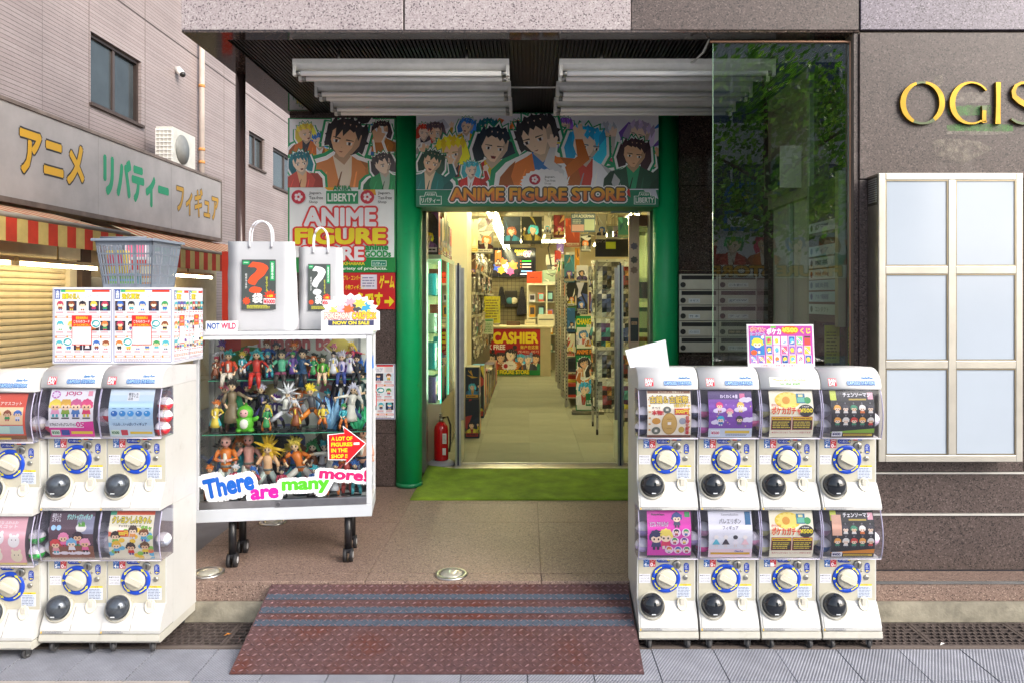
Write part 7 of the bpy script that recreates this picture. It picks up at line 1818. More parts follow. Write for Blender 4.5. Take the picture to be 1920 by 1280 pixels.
def wall(sgn_x, sgn_y):
    g = MB()
    horiz = sgn_x == 0
    Lb, Lt = (bl*.84, bl) if horiz else (bd*.80, bd)
    def pt(u, v):                                   # u -1..1, v 0..1
        half = (Lb+(Lt-Lb)*v)/2
        off = ((bd*.80+(bd-bd*.80)*v)/2 if horiz else (bl*.84+(bl-bl*.84)*v)/2)
        return Vector((u*half, sgn_y*off, v*bh)) if horiz else Vector((sgn_x*off, u*half, v*bh))
    nrm = Vector((sgn_x, sgn_y, 0))
    def slab(u0, u1, v0, v1, t=.004):
        q = [pt(u0, v0), pt(u1, v0), pt(u1, v1), pt(u0, v1)]
        A = [g.vert(p_) for p_ in q]; B = [g.vert(p_-nrm*t) for p_ in q]
        g.face(A, '#7e8794'); g.face(B[::-1], '#747d8a')
        for k in range(4): g.face((A[k], A[(k+1)%4], B[(k+1)%4], B[k]), '#78818e')
    nc = 20
    for k in range(nc+1):
        u = -1+2*k/nc; w_ = .16/nc*2.2 if k not in (0, nc) else .9/nc
        slab(max(-1, u-w_), min(1, u+w_), .0, 1.0)
    for (v0, v1) in ((0, .07), (.245, .275), (.475, .505), (.70, .735), (.9, 1.0)): slab(-1, 1, v0, v1, .006)
    for u in (-.34, .34): slab(u-.02, u+.02, 0, 1, .007)
    g.build('basket_wall', BM, bk)
wall(0, -1); wall(0, 1); wall(-1, 0); wall(1, 0)
g = MB(); g.box(-bl*.42, bl*.42, -bd*.4, bd*.4, .001, .008, '#747d8a'); g.build('basket_floor', BM, bk)
g = MB()
for (a, b, c, d) in ((-bl/2-.014, bl/2+.014, -bd/2-.016, -bd/2+.002), (-bl/2-.014, bl/2+.014, bd/2-.002, bd/2+.016), (-bl/2-.014, -bl/2+.002, -bd/2+.002, bd/2-.002), (bl/2-.002, bl/2+.014, -bd/2+.002, bd/2-.002)): g.box(a, b, c, d, bh-.004, bh+.010, '#7b8593')
g.build('rim', BM, bk, bevel=.003)
g = MB(); g.tube([(-bl/2+.03, -bd/2-.004, bh+.014), (bl/2-.03, -bd/2-.004, bh+.014)], .005, 8, '#6c7580'); g.build('handle', BM, bk)
BMt = Matrix.Translation(bk.location) @ Matrix.Rotation(-.03, 4, 'Z')
for q, (x, y, w, d, h, c, c2, nm) in enumerate(((-.085, -.05, .09, .05, .18, '#e6cf4a', '#d84a6a', 'yellow box with pink print in the grey basket'), (.0, .03, .1, .06, .15, '#d8dce4', '#c83a3a', 'white box with red bars in the grey basket'), (.07, -.03, .08, .05, .11, '#e8963a', '#f4e8c8', 'orange packet in the grey basket'), (-.02, -.095, .15, .03, .06, '#7ac4d8', '#8ac85a', 'low blue and green packet in the grey basket'), (.09, .07, .05, .08, .2, '#3fa070', '#e8e0d8', 'green packet in the grey basket'), (-.06, .08, .11, .02, .245, '#efe4ea', '#d86a8a', 'pale pink card sticking out of the grey basket'))):
    g = MB(); g.cbox(0, 0, h/2, w, d, h, c); g.box(-w/2+.005, w/2-.005, -d/2-.001, -d/2-.0004, h*.15, h*.35, c2); g.box(-w/2+.005, w/2-.005, -d/2-.001, -d/2-.0004, h*.55, h*.9, c2)
    g.build('merchandise_packet', PRINT, label=nm, cat='packet', loc=BMt @ Vector((x, y, .0095)), rz=-.03+RND.uniform(-.1, .1))

# ================================================================ SHOP INTERIOR
ZC = 2.98
def smesh(name, mat, boxes, kind='structure'):
    g = MB()
    for b in boxes: g.box(*b)
    return g.build(name, mat, loc=(0, 0, 0), kind=kind)
PLAST = solid('shop_plaster', '#e2d5b4', .7, lo=.93, hi=1.04, scale=2)
smesh('shop_wall_left', PLAST, [(-1.12, -1.02, 6.53, 17.6, 0, 3.2, '#d8c9a4')])
smesh('shop_wall_right', PLAST, [(2.35, 2.45, 6.53, 17.6, 0, 3.2, '#d8c9a4')])
smesh('shop_wall_back', PLAST, [(-1.12, 2.45, 17.6, 17.7, 0, 3.2, '#d8c9a4')])
smesh('shop_wall_front', PLAST, [(1.19, 2.45, 6.53, 6.6, 0, 3.2, '#d8c9a4'), (-1.12, -.905, 6.53, 6.56, 0, 3.2, '#d8c9a4'), (-.905, 1.19, 6.53, 6.6, PZ(397, 6.45)+.1, 3.2, '#d8c9a4')])
smesh('shop_ceiling', solid('ceiling_board', '#cfc6a8', .8, lo=.85, hi=1.05), [(-1.12, 2.45, 6.53, 17.7, ZC+.02, ZC+.1, '#b5ab8c')])
sf = thing('shop_floor', None, None, kind='structure')
g = MB(); g.box(-1.02, 2.35, 6.53, 17.6, .1, ZP-.008, '#777060'); g.build('floor_bed', MATTE, sf)
def carpet(name, c):
    m, nt, b = _nodes(name)
    rgb = N(nt, 'ShaderNodeRGB'); rgb.outputs[0].default_value = lin(c)
    cc, _ = noise_mul(nt, rgb.outputs[0], .75, 1.2, 260, 2); cc, _ = noise_mul(nt, cc, .88, 1.08, 2.5, 4)
    nt.links.new(cc, b.inputs['Base Color']); b.inputs['Roughness'].default_value = .95
    return m
CP = [carpet('carpet_tile_a', '#8b8b76'), carpet('carpet_tile_b', '#878773'), carpet('carpet_tile_c', '#8f8f7a')]
ct = MB(); ct.box(.001, .499, .001, .499, -.007, 0, '#999999')
CPM = [ct.mesh('carpet_tile', m) for m in CP]
for i in range(5):
    for j in range(21): link_mesh('carpet_tile', CPM[RND.randrange(3)], sf, (-.98+.5*i, 6.765+.5*j, ZP))
# ceiling bearers and pipes
for k in range(7):
    y = 7.6+1.4*k
    g = MB(); g.box(-1.0, 2.3, y, y+.05, ZC-.05, ZC+.018, '#9d957c'); g.build('ceiling_bearer', MATTE, label='pale steel ceiling bearer, number %s from the doorway' % ['one', 'two', 'three', 'four', 'five', 'six', 'seven'][k], cat='beam', group='steel bearers under the shop ceiling')
for k, x in enumerate((.05, .32, .7)):
    g = MB(); g.cyl((x, 6.8, ZC-.09), (x, 17.4, ZC-.09), .025, n=8, c='#a59d84'); g.build('ceiling_pipe', PAINTED, label=['pale ceiling pipe nearest the row of strip lights', 'pale ceiling pipe in the middle of the shop', 'pale ceiling pipe over the hanging posters'][k], cat='pipe', group='pipes under the shop ceiling')
g = MB(); r = random.Random(2)
g.tube([(.33, 11, 2.86), (.36, 11.2, 2.6), (.31, 11.1, 2.45), (.36, 11.3, 2.2)], .012, 6, '#4a4436'); g.build('hanging_cable', RUBBER, label='dark loose cable hanging from the shop ceiling', cat='cable')
# lit strip lights
TUBEL = emit('shop_tube', '#f8f2c4', 20.0)
def striplight(x, y, label, L=1.24, rz=0.0):
    t = thing('strip_light', label, 'strip light', (x, y, ZC-.17), rz, 'lit twin tube lights in the shop')
    g = MB(); g.prism([(-.07, .06), (.07, .06), (.07, .03), (.02, .015), (-.02, .015), (-.07, .03)], 0, L, 'y', '#e9e4d2'); g.build('housing', PAINTED, t)
    for s in (-1, 1):
        g = MB(); g.cyl((s*.05, .03, .0), (s*.05, L-.03, 0), .0165, n=10, c='#ffffff'); g.build('tube', TUBEL, t)
        for e in (0, L-.03):
            g = MB(); g.box(s*.05-.014, s*.05+.014, e, e+.028, -.015, .03, '#e2ddca'); g.build('socket', PLASTIC, t)
    for e in (.25, L-.25):
        g = MB(); g.cyl((0, e, .06), (0, e, .19), .006, n=6, c='#888888'); g.build('hanger', METAL, t)
ordn = ['first', 'second', 'third', 'fourth', 'fifth', 'sixth', 'seventh']
for k in range(7): striplight(-.46, 7.25+1.35*k, 'lit twin tube light over the aisle, %s from the doorway' % ordn[k])
for k in range(4): striplight(1.45, 7.6+2.3*k, 'lit twin tube light over the racks, %s from the doorway' % ordn[k])  # added row, hidden behind the posters, to light the right side
striplight(.95, 14.6, 'lit twin tube light set crosswise near the back wall', 1.24, PI/2)

# generic product art
PAL = [['#2a2e3c', '#3f86b4', '#d8a23a'], ['#c83a34', '#efe4d0', '#3a3030'], ['#3a3648', '#8a5aa8', '#d8c8e0'], ['#e6d9b8', '#c8803a', '#4a3a30'], ['#1f2a3a', '#d8c84a', '#a83a3a'], ['#e8e4dc', '#5aa0b8', '#d86a7a'], ['#31503c', '#d9c04a', '#e8e0cc']]
def art(p, w, h, seed, pal=None, head=None, l=0, ch=True):
    r = random.Random(seed); a, b, c = pal or r.choice(PAL)
    p.rect(0, 0, w, h, a, l)
    for k in range(5):
        x0, y0 = r.random()*w, r.random()*h
        p.poly([(x0, y0), (x0+r.uniform(-.5, .5)*w, y0+r.uniform(.1, .5)*h), (x0+r.uniform(-.6, .6)*w, y0+r.uniform(-.3, .4)*h)], r.choice([b, c, hexmul(a, 1.25)]), l+1+.1*k)
    if ch: bust(p, w*r.uniform(.42, .58), .12*h, .62*h if h < 1.6*w else .9*w, r.choice(HAIRS), b, c, r.randrange(4), l+2, seed, None)
    p.rect(.06*w, .04*h, .88*w, .09*h, c, l+5); p.lines(.1*w, .055*h, .8*w, .06*h, 1, a, l+6)
    if head: p.text(head, .08*w, .84*h, .84*w, .11*h, '#f0ead8', l+5, .03)
def hang_board(name, x0, y0, x1, y1, Y, label, cat, draw, mat=None, thick=.004, string=True, rz=0.0):
    a = P(x0, y1, Y); b = P(x1, y0, Y); w, h = b.x-a.x, b.z-a.z
    t = thing(name, label, cat, (a.x, Y, a.z), rz)
    backing('sheet', w, h, thick, '#8a8474', PRINT, t)
    p = Pr(); draw(p, w, h); p.build('print', mat or VINYL, t, clip=(0, 0, w, h))
    if string:
        for u in (.1, .9):
            g = MB(); g.cyl((w*u, .002, h), (w*u, .002, ZC-a.z+.02), .0015, n=5, c='#999999'); g.build('string', METAL, t)
    return t
A = lambda seed, pal=None, head=None, ch=True: (lambda p, w, h: art(p, w, h, seed, pal, head, ch=ch))
hang_board('hanging_poster', 944, 407, 976, 459, 9.6, 'dark hanging poster with a teal glow behind the figure', 'poster', A(3, ['#1f2730', '#2f7f9a', '#2a2a30']))
hang_board('hanging_poster', 978, 407, 1016, 458, 9.7, 'dark hanging poster with a gold and black figure', 'poster', A(8, ['#26241c', '#a8913a', '#2c2a26']))
hang_board('hanging_poster', 894, 410, 925, 476, 9.1, 'half see-through bagged poster hanging near the beige pillar', 'poster', A(12, ['#8a8478', '#4a2a2a', '#cfc8b4']), FOIL)
hang_board('hanging_poster', 884, 412, 896, 474, 9.0, 'narrow pale poster hanging against the beige pillar', 'poster', A(14, ['#d8cf9a', '#7a9a5a', '#c8a84a'], ch=False))
hang_board('price_board', 1071, 401, 1116, 436, 8.6, 'grey and white product board hanging at the top of the racks', 'sign', lambda p, w, h: (p.rect(0, 0, w, h, '#5c6f7c', 0), p.text('LEVI ACKERMAN', .05*w, .78*h, .9*w, .16*h, '#efe9d4', 1, .03), p.rect(.55*w, .1*h, .42*w, .6*h, '#c6cfae', 1), p.rect(.03*w, .06*h, .5*w, .35*h, '#d9a9a0', 1), p.lines(.06*w, .45*h, .4*w, .25*h, 3, '#d8d4c0', 2)))
hang_board('hanging_poster', 1060, 410, 1087, 463, 8.9, 'rust red poster hanging beside the grey product board', 'poster', A(17, ['#a8452a', '#c86a3a', '#d8c8a8'], ch=False))
hang_board('hanging_poster', 1089, 442, 1108, 472, 8.8, 'black and white sketch poster on the racks', 'poster', A(19, ['#2a2a2a', '#8a8a84', '#d8d4c8']))
for k, (x0, y0, x1, y1, pal, nm) in enumerate(((1117, 402, 1137, 448, ['#e4dcc4', '#3a3450', '#d8c8b0'], 'cream poster with a dark standing figure above the near rack'), (1138, 402, 1158, 424, ['#e0d4b4', '#8a7a5a', '#c8b890'], 'plain cream notice above the near rack'), (1138, 425, 1149, 448, ['#9aa494', '#5a6a7a', '#d8d0b8'], 'grey green picture card above the near rack'), (1150, 425, 1168, 448, ['#b4a8b8', '#6a4a8a', '#e0d8c8'], 'lilac picture card above the near rack'), (1159, 408, 1178, 446, ['#5fae9a', '#4a8a9a', '#e0d8a0'], 'teal poster above the near rack by the door rail'))):
    hang_board('picture_card', x0, y0, x1, y1, 7.7-.01*k, nm, 'card', A(60+k, pal, ch=(k in (0, 3))))
hang_board('dark_panel', 1116, 449, 1178, 482, 7.72, 'black display panel with a yellow price note above the near rack', 'panel', lambda p, w, h: (p.rect(0, 0, w, h, '#24221f', 0), p.rect(.32*w, .45*h, .3*w, .4*h, '#d2d83a', 1), p.text('ﾐｭｰｼﾞｯｸ', .03*w, .8*h, .3*w, .14*h, '#9a928a', 1, .01)))

# left: lit glass cabinet, boxes on it, extinguisher, gates
lc = thing('glass_cabinet', 'tall glass display cabinet with lit edges just inside the doorway', 'cabinet', (-.90, 6.82, ZP))
CABM = attr_mat('cabinet_white', .35, 0, .9, 1.05, 6)
g = MB(); g.box(-1.0, -.79, 6.82, 8.05, ZP+.001, .74, '#b9ae90'); g.build('cabinet_base', CABM, lc, world=True)
g = MB(); g.box(-1.0, -.79, 6.82, 8.05, 2.06, 2.10, '#c9d8c0'); g.build('cabinet_top', CABM, lc, world=True)
CGL = clear('cabinet_glass', '#dcf2e4', 1.5, .01, 1.2)
g = MB(); g.box(-.795, -.791, 6.825, 8.045, .741, 2.059, '#ffffff'); g.build('glass_pane', CGL, lc, world=True)
g = MB(); g.box(-.995, -.796, 6.822, 6.826, .741, 2.059, '#ffffff'); g.build('glass_pane', CGL, lc, world=True)
for z in (1.05, 1.38, 1.72):
    g = MB(); g.box(-.99, -.80, 6.84, 8.03, z, z+.006, '#9fd0b4'); g.build('glass_shelf', attr_mat('green_glass', .1, 0, .95, 1.05, 5), lc, world=True)
LED = emit('cabinet_light', '#f4fff0', 11.0)
for y in (6.86, 7.25, 7.65, 8.0):
    g = MB(); g.box(-.815, -.80, y, y+.018, .78, 2.04, '#ffffff'); g.build('light_bar', LED, lc, world=True)
GLW = emit('teal_edge', '#48c8a8', 1.0)
for (x, y) in ((-.793, 6.824), (-.99, 6.824), (-.793, 7.45)):
    g = MB(); g.box(x-.006, x+.006, y-.006, y+.006, .75, 2.058, '#40c0a0'); g.build('edge_strip', GLW, lc, world=True)
r = random.Random(5)
IG = 'small goods inside the lit cabinet'
for z, nm in ((.742, 'bottom'), (1.058, 'second'), (1.388, 'third'), (1.728, 'top')):
    for k in range(4):
        g = MB(); w, d, h = r.uniform(.08, .12), r.uniform(.12, .2), r.uniform(.15, .26); c = r.choice(['#c8a83a', '#3a8a9a', '#b8443a', '#d8d0c0', '#4a6a3a', '#6a4a7a'])
        g.cbox(0, 0, h/2, w, d, h, c); g.cbox(w/2+.0005, 0, h*.55, .001, d*.8, h*.5, r.choice(['#efe6d0', '#2a2a30', '#d8793a'])); g.build('boxed_figure', PRINT, label='small boxed figure on the %s shelf of the lit cabinet' % nm, cat='box', group=IG, loc=(-.90, 6.98+.29*k, z+.001))
for k in range(8):
    w, h = r.uniform(.13, .2), r.uniform(.26, .52); c = r.choice(['#2c2826', '#c8b48a', '#a8382c', '#d8d0bc', '#3a3430', '#6a5a48'])
    t = thing('product_box', ['tall dark', 'red and cream', 'narrow brown', 'black and gold', 'pale grey', 'tall white', 'dark wooden', 'clear fronted'][k] + ' product box stacked on the lit cabinet', 'box', (-.985, 6.83+.15*k, 2.101), 0, 'product boxes on top of the lit cabinet')
    g = MB(); g.box(0, .17, 0, .135, 0, h, ['#2c2826', '#a8382c', '#5a4030', '#26221c', '#b8b4a8', '#d8d4c8', '#4a382a', '#8a8478'][k]); g.build('carton', PRINT, t)
    p = Pr(); art(p, .165, h-.006, 80+k); p.build('carton_print', FOIL if k % 3 == 0 else PRINT, t, (.0025, -.0008, .003), clip=(0, 0, .165, h-.006))
    p = Pr(); art(p, .13, h-.006, 90+k); p.build('carton_print', PRINT, t, (.1708, .0025, .003), (0, 0, PI/2), clip=(0, 0, .13, h-.006))
fe = thing('fire_extinguisher', 'red fire extinguisher on a grey stand inside the doorway', 'fire extinguisher', (-.775, 6.70, ZP+.006))
g = MB(); g.lathe([(.06, .045), (.064, .055), (.064, .31), (.058, .345), (.035, .375), (.022, .385)], n=24, c='#b8161c'); g.build('cylinder', attr_mat('red_gloss', .22, 0, .93, 1.05, 6), fe)
g = MB(); g.lathe([(.02, .385), (.02, .41), (.014, .415), (.014, .44)], n=14, c='#a8a498'); g.box(-.012, .012, -.06, .03, .432, .444, '#888478'); g.box(-.012, .012, -.055, .02, .455, .464, '#888478'); g.build('valve', METAL, fe)
g = MB(); g.tube([(.015, 0, .42), (.06, -.01, .43), (.085, -.02, .36), (.085, -.02, .2), (.075, -.02, .12)], .009, 8, '#1c1c1e'); g.build('hose', RUBBER, fe)
g = MB(); g.lathe([(.125, 0), (.12, .02), (.09, .038), (.068, .044)], n=24, c='#8f9096'); g.build('stand', PLASTIC, fe)
p = Pr(); p.rect(0, 0, .035, .09, '#d8d4cc', 0); p.rect(0, -.1, .03, .06, '#cfcbc4', 0); p.lines(.004, .01, .027, .07, 6, '#8a8680', 1); p.build('label', PRINT, fe, (.02, -.066, .2))
for sx, x, nm in ((-1, PX(858, 6.62), 'on the extinguisher side'), (1, PX(1165, 6.62), 'on the wire rack side')):
    t = thing('security_gate', 'silver anti-theft gate post of the doorway, ' + nm, 'gate post', (x, 6.68, ZP+.006), group='anti theft gate posts of the doorway')
    g = MB(); g.box(-.028, .028, 0, .30, 0, .40, '#c9c4a8'); g.build('foot', attr_mat('cream_gate', .4, 0, .9, 1.05, 8), t, bevel=.012)
    g = MB(); g.box(-.024, -.008, -.012, .02, 0.0, 1.78, '#b9b8b4'); g.box(.008, .024, -.012, .02, 0.0, 1.78, '#b9b8b4'); g.build('post', METAL, t)
    g = MB(); g.box(-.0078, .0078, -.008, .016, 0.0, 1.80, '#232a4a'); g.build('rubber_strip', RUBBER, t)
    g = MB(); g.box(.0 if sx < 0 else -.05, .05 if sx < 0 else .0, .02, .05, .4, 1.76, '#a9a8a2'); g.build('post', METAL, t)
smesh('shop_pillar', PLAST, [(-1.02, -.676, 8.32, 9.0, ZP, ZC+.02, '#d8c9a4')])

# crinkled bags: hanging goods
def bag_mesh(seed, w, h, cols):
    r = random.Random(seed); g = MB(); n, m = 4, 6
    v = [[g.vert((w*(i/n-.5)*(1 if j < m else 1), -.012-.028*math.sin(PI*i/n)*math.sin(PI*min(1, j/m+.1))*r.uniform(.4, 1.3), h*j/m+r.uniform(-.006, .006))) for i in range(n+1)] for j in range(m+1)]
    for j in range(m):
        for i in range(n):
            q = (v[j][i], v[j][i+1], v[j+1][i+1], v[j+1][i])
            edge = i in (0, n-1) or j == m-1
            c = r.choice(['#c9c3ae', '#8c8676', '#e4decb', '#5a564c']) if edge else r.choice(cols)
            g.face(q[:3], c); g.face((q[0], q[2], q[3]), r.choice([c, hexmul(c, .7), hexmul(c, 1.2)]))  # lighter and darker facets paint crinkle glints and shade onto the wrap
    bk = [g.vert((-w/2, 0, 0)), g.vert((w/2, 0, 0)), g.vert((w/2, 0, h)), g.vert((-w/2, 0, h))]
    g.face(bk[::-1], '#8a8474')
    return g.mesh('clear_bag', FOIL)
def head_mesh(w, c):
    g = MB(); g.box(-w/2-.003, w/2+.003, -.016, .002, 0, .03, c); g.box(-.008, .008, -.0168, -.0162, .012, .02, '#4a463c'); return g.mesh('header_card', PRINT)
CSETS = [['#c8703a', '#7a3a2c', '#e0c49a', '#3a3430'], ['#4a5a8a', '#2c3040', '#c8c4c0'], ['#b8b09a', '#6a6458', '#e0d8c4'], ['#8a3a34', '#d89a5a', '#4a3a38'], ['#2a2c30', '#45423c', '#7a746a'], ['#4a8a8a', '#d8c85a', '#5a3a5a']]
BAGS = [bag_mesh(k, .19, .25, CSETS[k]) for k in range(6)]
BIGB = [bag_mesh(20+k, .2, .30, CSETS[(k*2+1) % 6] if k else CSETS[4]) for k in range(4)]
HEADS = [head_mesh(.19, c) for c in ('#d9d3bd', '#e4dec8', '#c8bfa0')]
def hung_bag(loc, rz, label, group, k, big=False):
    t = thing('bagged_figure', label, 'bagged figure', loc, rz, group)
    h = .30 if big else .25
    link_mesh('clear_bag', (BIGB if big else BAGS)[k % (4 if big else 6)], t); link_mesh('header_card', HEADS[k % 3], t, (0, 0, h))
    g_ = bag_hook; link_mesh('peg', g_, t, (0, 0, h+.016))
g = MB(); g.cyl((0, -.03, 0), (0, .08, 0), .003, n=6, c='#aaaaaa'); bag_hook = g.mesh('peg', METAL)
smesh('goods_wall', MATTE, [(-1.02, -.70, 9.001, 13.9, ZP, 2.35, '#6d6656')])
LGp = 'bagged figures hung on the wall past the beige pillar'
rows = ['lowest', 'second', 'third', 'fourth', 'top']
for j in range(5):
    for i in range(13):
        hung_bag((-.69+RND.uniform(0, .05), 9.2+.36*i, .93+.285*j), PI/2+RND.uniform(-.25, .25), 'clear bagged figure hung in the %s row of the goods wall' % rows[j], LGp, RND.randrange(6))
# boxed goods along the foot of the left wall
for k, (y, w, h, c, nm) in enumerate(((8.35, .26, .42, '#2c2a30', 'black product box with a face print on the floor by the pillar'), (8.36, .24, .34, '#9a8f6a', 'product box with a blue print stacked on the black one'), (9.35, .22, .66, '#3a9ac8', 'tall blue box with a clear window against the goods wall'), (9.8, .2, .5, '#7a5a3a', 'brown box against the goods wall'), (10.4, .22, .44, '#c8b88a', 'cream box against the goods wall'), (11.0, .2, .36, '#8a4a3a', 'red brown box against the goods wall'), (11.7, .2, .4, '#b8ac8a', 'tan box against the goods wall'), (12.5, .2, .34, '#d8ceb0', 'pale box against the goods wall'), (9.58, .2, .6, '#3c5a46', 'dark green box against the goods wall'), (10.05, .3, .52, '#b8443a', 'tall red box against the goods wall'), (10.66, .3, .46, '#46566a', 'slate box against the goods wall'), (11.25, .4, .42, '#e0d4b0', 'wide cream box against the goods wall'), (11.95, .5, .44, '#5a4a6a', 'wide purple box against the goods wall'), (12.75, .6, .4, '#8a6a4a', 'long brown box against the goods wall'))):
    z0 = ZP+.421 if k == 1 else ZP
    t = thing('product_box', nm, 'box', (-.695 if k > 1 else -.675, y, z0+.001))
    if k < 2: t.location.x = -.668; t.location.y = 8.0+.0*k
    g = MB(); g.box(0, .15, 0, w, 0, h, c); g.build('carton', PRINT, t)
    p = Pr(); art(p, .146, h-.004, 120+k); p.build('carton_print', PRINT, t, (.002, -.0008, .002), clip=(0, 0, .146, h-.004))
    p = Pr(); art(p, w-.004, h-.004, 130+k); p.build('carton_print', PRINT, t, (.1508, .002, .002), (0, 0, PI/2), clip=(0, 0, w-.004, h-.004))
hang_board('yellow_notice', 908, 556, 938, 606, 11.4, 'yellow plastic wrapped notice hanging before the counter', 'notice', lambda p, w, h: (p.rect(0, 0, w, h, '#ded21c', 0), p.lines(.08*w, .1*h, .84*w, .8*h, 8, '#8a7a10', 1)), FOIL)
hang_board('green_notice', 906, 598, 925, 626, 11.2, 'small pale green notice sheet hanging below the yellow notice', 'notice', lambda p, w, h: (p.rect(0, 0, w, h, '#d2dcb4', 0), p.rect(.05*w, .84*h, .9*w, .12*h, '#4a9a4a', 1), p.lines(.08*w, .1*h, .84*w, .65*h, 6, '#5a8a4a', 1)), None, .004, False)

# counter with the cashier banner
YC = 14.4
ctr = thing('counter', 'cream cashier counter at the back of the shop', 'counter', (-.3, YC, ZP))
cx0, cx1, cx2 = PX(890, YC), PX(1013, YC), PX(1021, YC)
g = MB(); g.box(cx0, cx2+.12, YC+.03, YC+.85, ZP+.001, 1.13, '#b9ad88'); g.build('counter_body', CABM, ctr, world=True)
g = MB(); g.box(cx0-.02, cx2+.17, YC, YC+.9, 1.131, 1.165, '#d6ccaa'); g.build('counter_top', CABM, ctr, world=True, bevel=.004)
bn = thing('cashier_banner', 'red CASHIER banner on the front of the counter', 'banner', (PX(897, YC), YC-.004+.025, PZ(703, YC)))
w, h = PX(1013, YC)-PX(897, YC), PZ(617, YC)-PZ(703, YC)
backing('board', w, h, .006, '#8a1a1c', PRINT, bn)
p = Pr(); p.rect(0, 0, w, h, '#a81a22', 0); p.rect(0, 0, w, .11*h, '#15803c', 1)
p.ell(.12*w, .82*h, .095*w, .13*h, '#ece8de', 1, 20); p.ell(.12*w, .82*h, .08*w, .11*h, '#2c2826', 2, 20); p.text('¥', .08*w, .74*h, .08*w, .15*h, '#f0ece0', 3, .05)
p.text('CASHIER', .24*w, .70*h, .72*w, .22*h, '#ecd628', 2, .055); p.text('TAX FREE', .03*w, .56*h, .4*w, .10*h, '#f0ece4', 2, .04); p.text('账户在这里', .68*w, .57*h, .29*w, .08*h, '#e8d848', 2, .02); p.text('캐셔는 여기', .64*w, .48*h, .33*w, .06*h, '#e8b8a0', 2, .015)
for k, (x, hh, hc, cc) in enumerate(((.08, .34, '#e2c648', '#d9752a'), (.22, .4, '#2a3034', '#c84a30'), (.36, .42, '#3a3036', '#d98a4a'), (.52, .5, '#2e2a2e', '#d8833a'), (.68, .38, '#3aa0c8', '#e4e4ec'), (.8, .36, '#7a94b8', '#4a4a5a'), (.92, .38, '#3c2630', '#2a7a58'))): bust(p, x*w, .11*h, hh*h, hc, cc, '#e8dcc8', k, 2.5+2.6*(k % 2), 140+k, None, spiky=(k % 2 == 0))
p.burst(.5*w, .2*h, .13*w, .11*w, 16, '#efeae6', 8.5, .7); p.ell(.44*w, .2*h, .035*w, .05*h, '#b8283c', 9.2, 12); p.text('Japan.', .49*w, .2*h, .08*w, .03*h, '#4a4a4e', 9.2, .01)
p.text('ANIME FIGURE STORE', .1*w, .03*h, .72*w, .085*h, '#e8dc28', 10, .05, [('#1f2a1c', .12)]); p.build('banner_print', VINYL, bn, clip=(0, 0, w, h))
for k, (x0, y0, x1, y1, Y, c, nm, cat) in enumerate(((1008, 590, 1040, 614, 14.6, '#e2dcc8', 'white card box with handwriting on the counter end', 'box'), (925, 596, 938, 614, 14.8, '#a8a290', 'grey pot on the counter', 'pot'), (950, 603, 975, 614, 14.9, '#5a3a24', 'shallow wooden tray on the counter', 'tray'), (984, 600, 1004, 614, 14.8, '#d8cfb4', 'crumpled paper wrap on the counter', 'paper'))):
    a = P(x0, y1, Y); b = P(x1, y0, Y); g = MB()
    if k == 1: g.lathe([(.05, 0), (.065, b.z-1.167), (.058, b.z-1.167), (.045, .02)], n=18, c=c); g.build('counter_pot', MATTE, label=nm, cat=cat, loc=((a.x+b.x)/2, Y, 1.166))
    else:
        g.box(a.x, b.x, Y, Y+.15, 1.166, b.z, c); g.box(a.x+.02, b.x-.02, Y-.0012, Y-.0005, 1.166+(b.z-1.166)*.5, 1.166+(b.z-1.166)*.62, '#6a6a66'); g.build(['card_box', 'counter_pot', 'wooden_tray', 'paper_wrap'][k], MATTE, label=nm, cat=cat, bevel=.004)
# back: grid wall with screen, bags, cases
YB = 16.7
gwl = thing('grid_panel', 'grey wire grid display panel behind the counter', 'grid panel', (PX(960, YB), YB+.05, 1.0))
g = MB(); xa, xb = PX(915, YB), PX(1003, YB)
g.box(xa, xb, YB+.06, YB+.09, 1.0, 3.0, '#8d8468'); g.build('back_board', MATTE, gwl, world=True)
g = MB()
for k in range(13): x = xa+(xb-xa)*k/12; g.cyl((x, YB+.045, 1.05), (x, YB+.045, 2.2), .004, n=5, c='#4a463c')
for k in range(14): z = 1.06+.085*k; g.cyl((xa, YB+.037, z), (xb, YB+.037, z), .004, n=5, c='#4a463c')
o = g.build('wire_grid', METAL, gwl, world=True); o['kind'] = 'stuff'
tv = thing('wall_screen', 'flat wall screen showing a colourful title picture above the counter', 'screen', (PX(962, YB), YB, PZ(521, YB)))
w, h = PX(1006, YB)-PX(921, YB), PZ(465, YB)-PZ(521, YB)
g = MB(); g.box(-w/2, w/2, -.04, .03, 0, h, '#1c1a18'); g.build('screen_body', PLASTIC, tv, bevel=.006)
p = Pr(); p.rect(0, 0, w-.04, h-.05, '#17171c', 0)
for k, (x, y, rr, c) in enumerate(((.15, .3, .12, '#3a5ab8'), (.25, .45, .12, '#d8783a'), (.35, .28, .13, '#d8d0e0'), (.47, .35, .13, '#d8802a'), (.22, .2, .1, '#c8a03a'), (.42, .16, .1, '#c85a8a'))): p.burst(x*w, y*h, rr*h, rr*h*1.5, 6, c, 1+.2*k)
p.text('DRAGON', .52*w, .8*h, .26*w, .08*h, '#d8c83a', 2, .04); p.text('BALL', .56*w, .70*h, .2*w, .08*h, '#d8a03a', 2, .04); p.text('GT', .72*w, .66*h, .15*w, .16*h, '#d83a68', 3, .06, [('#f0e8f0', .12)])
for k, c in enumerate(('#3ac03a', '#c8c4c0', '#c8a8a0')): p.rect(.68*w, (.48-.1*k)*h, .2*w, .045*h, c, 2); p.ell(.65*w, (.5-.1*k)*h, .014*w, .025*h, '#d8783a', 2, 10)
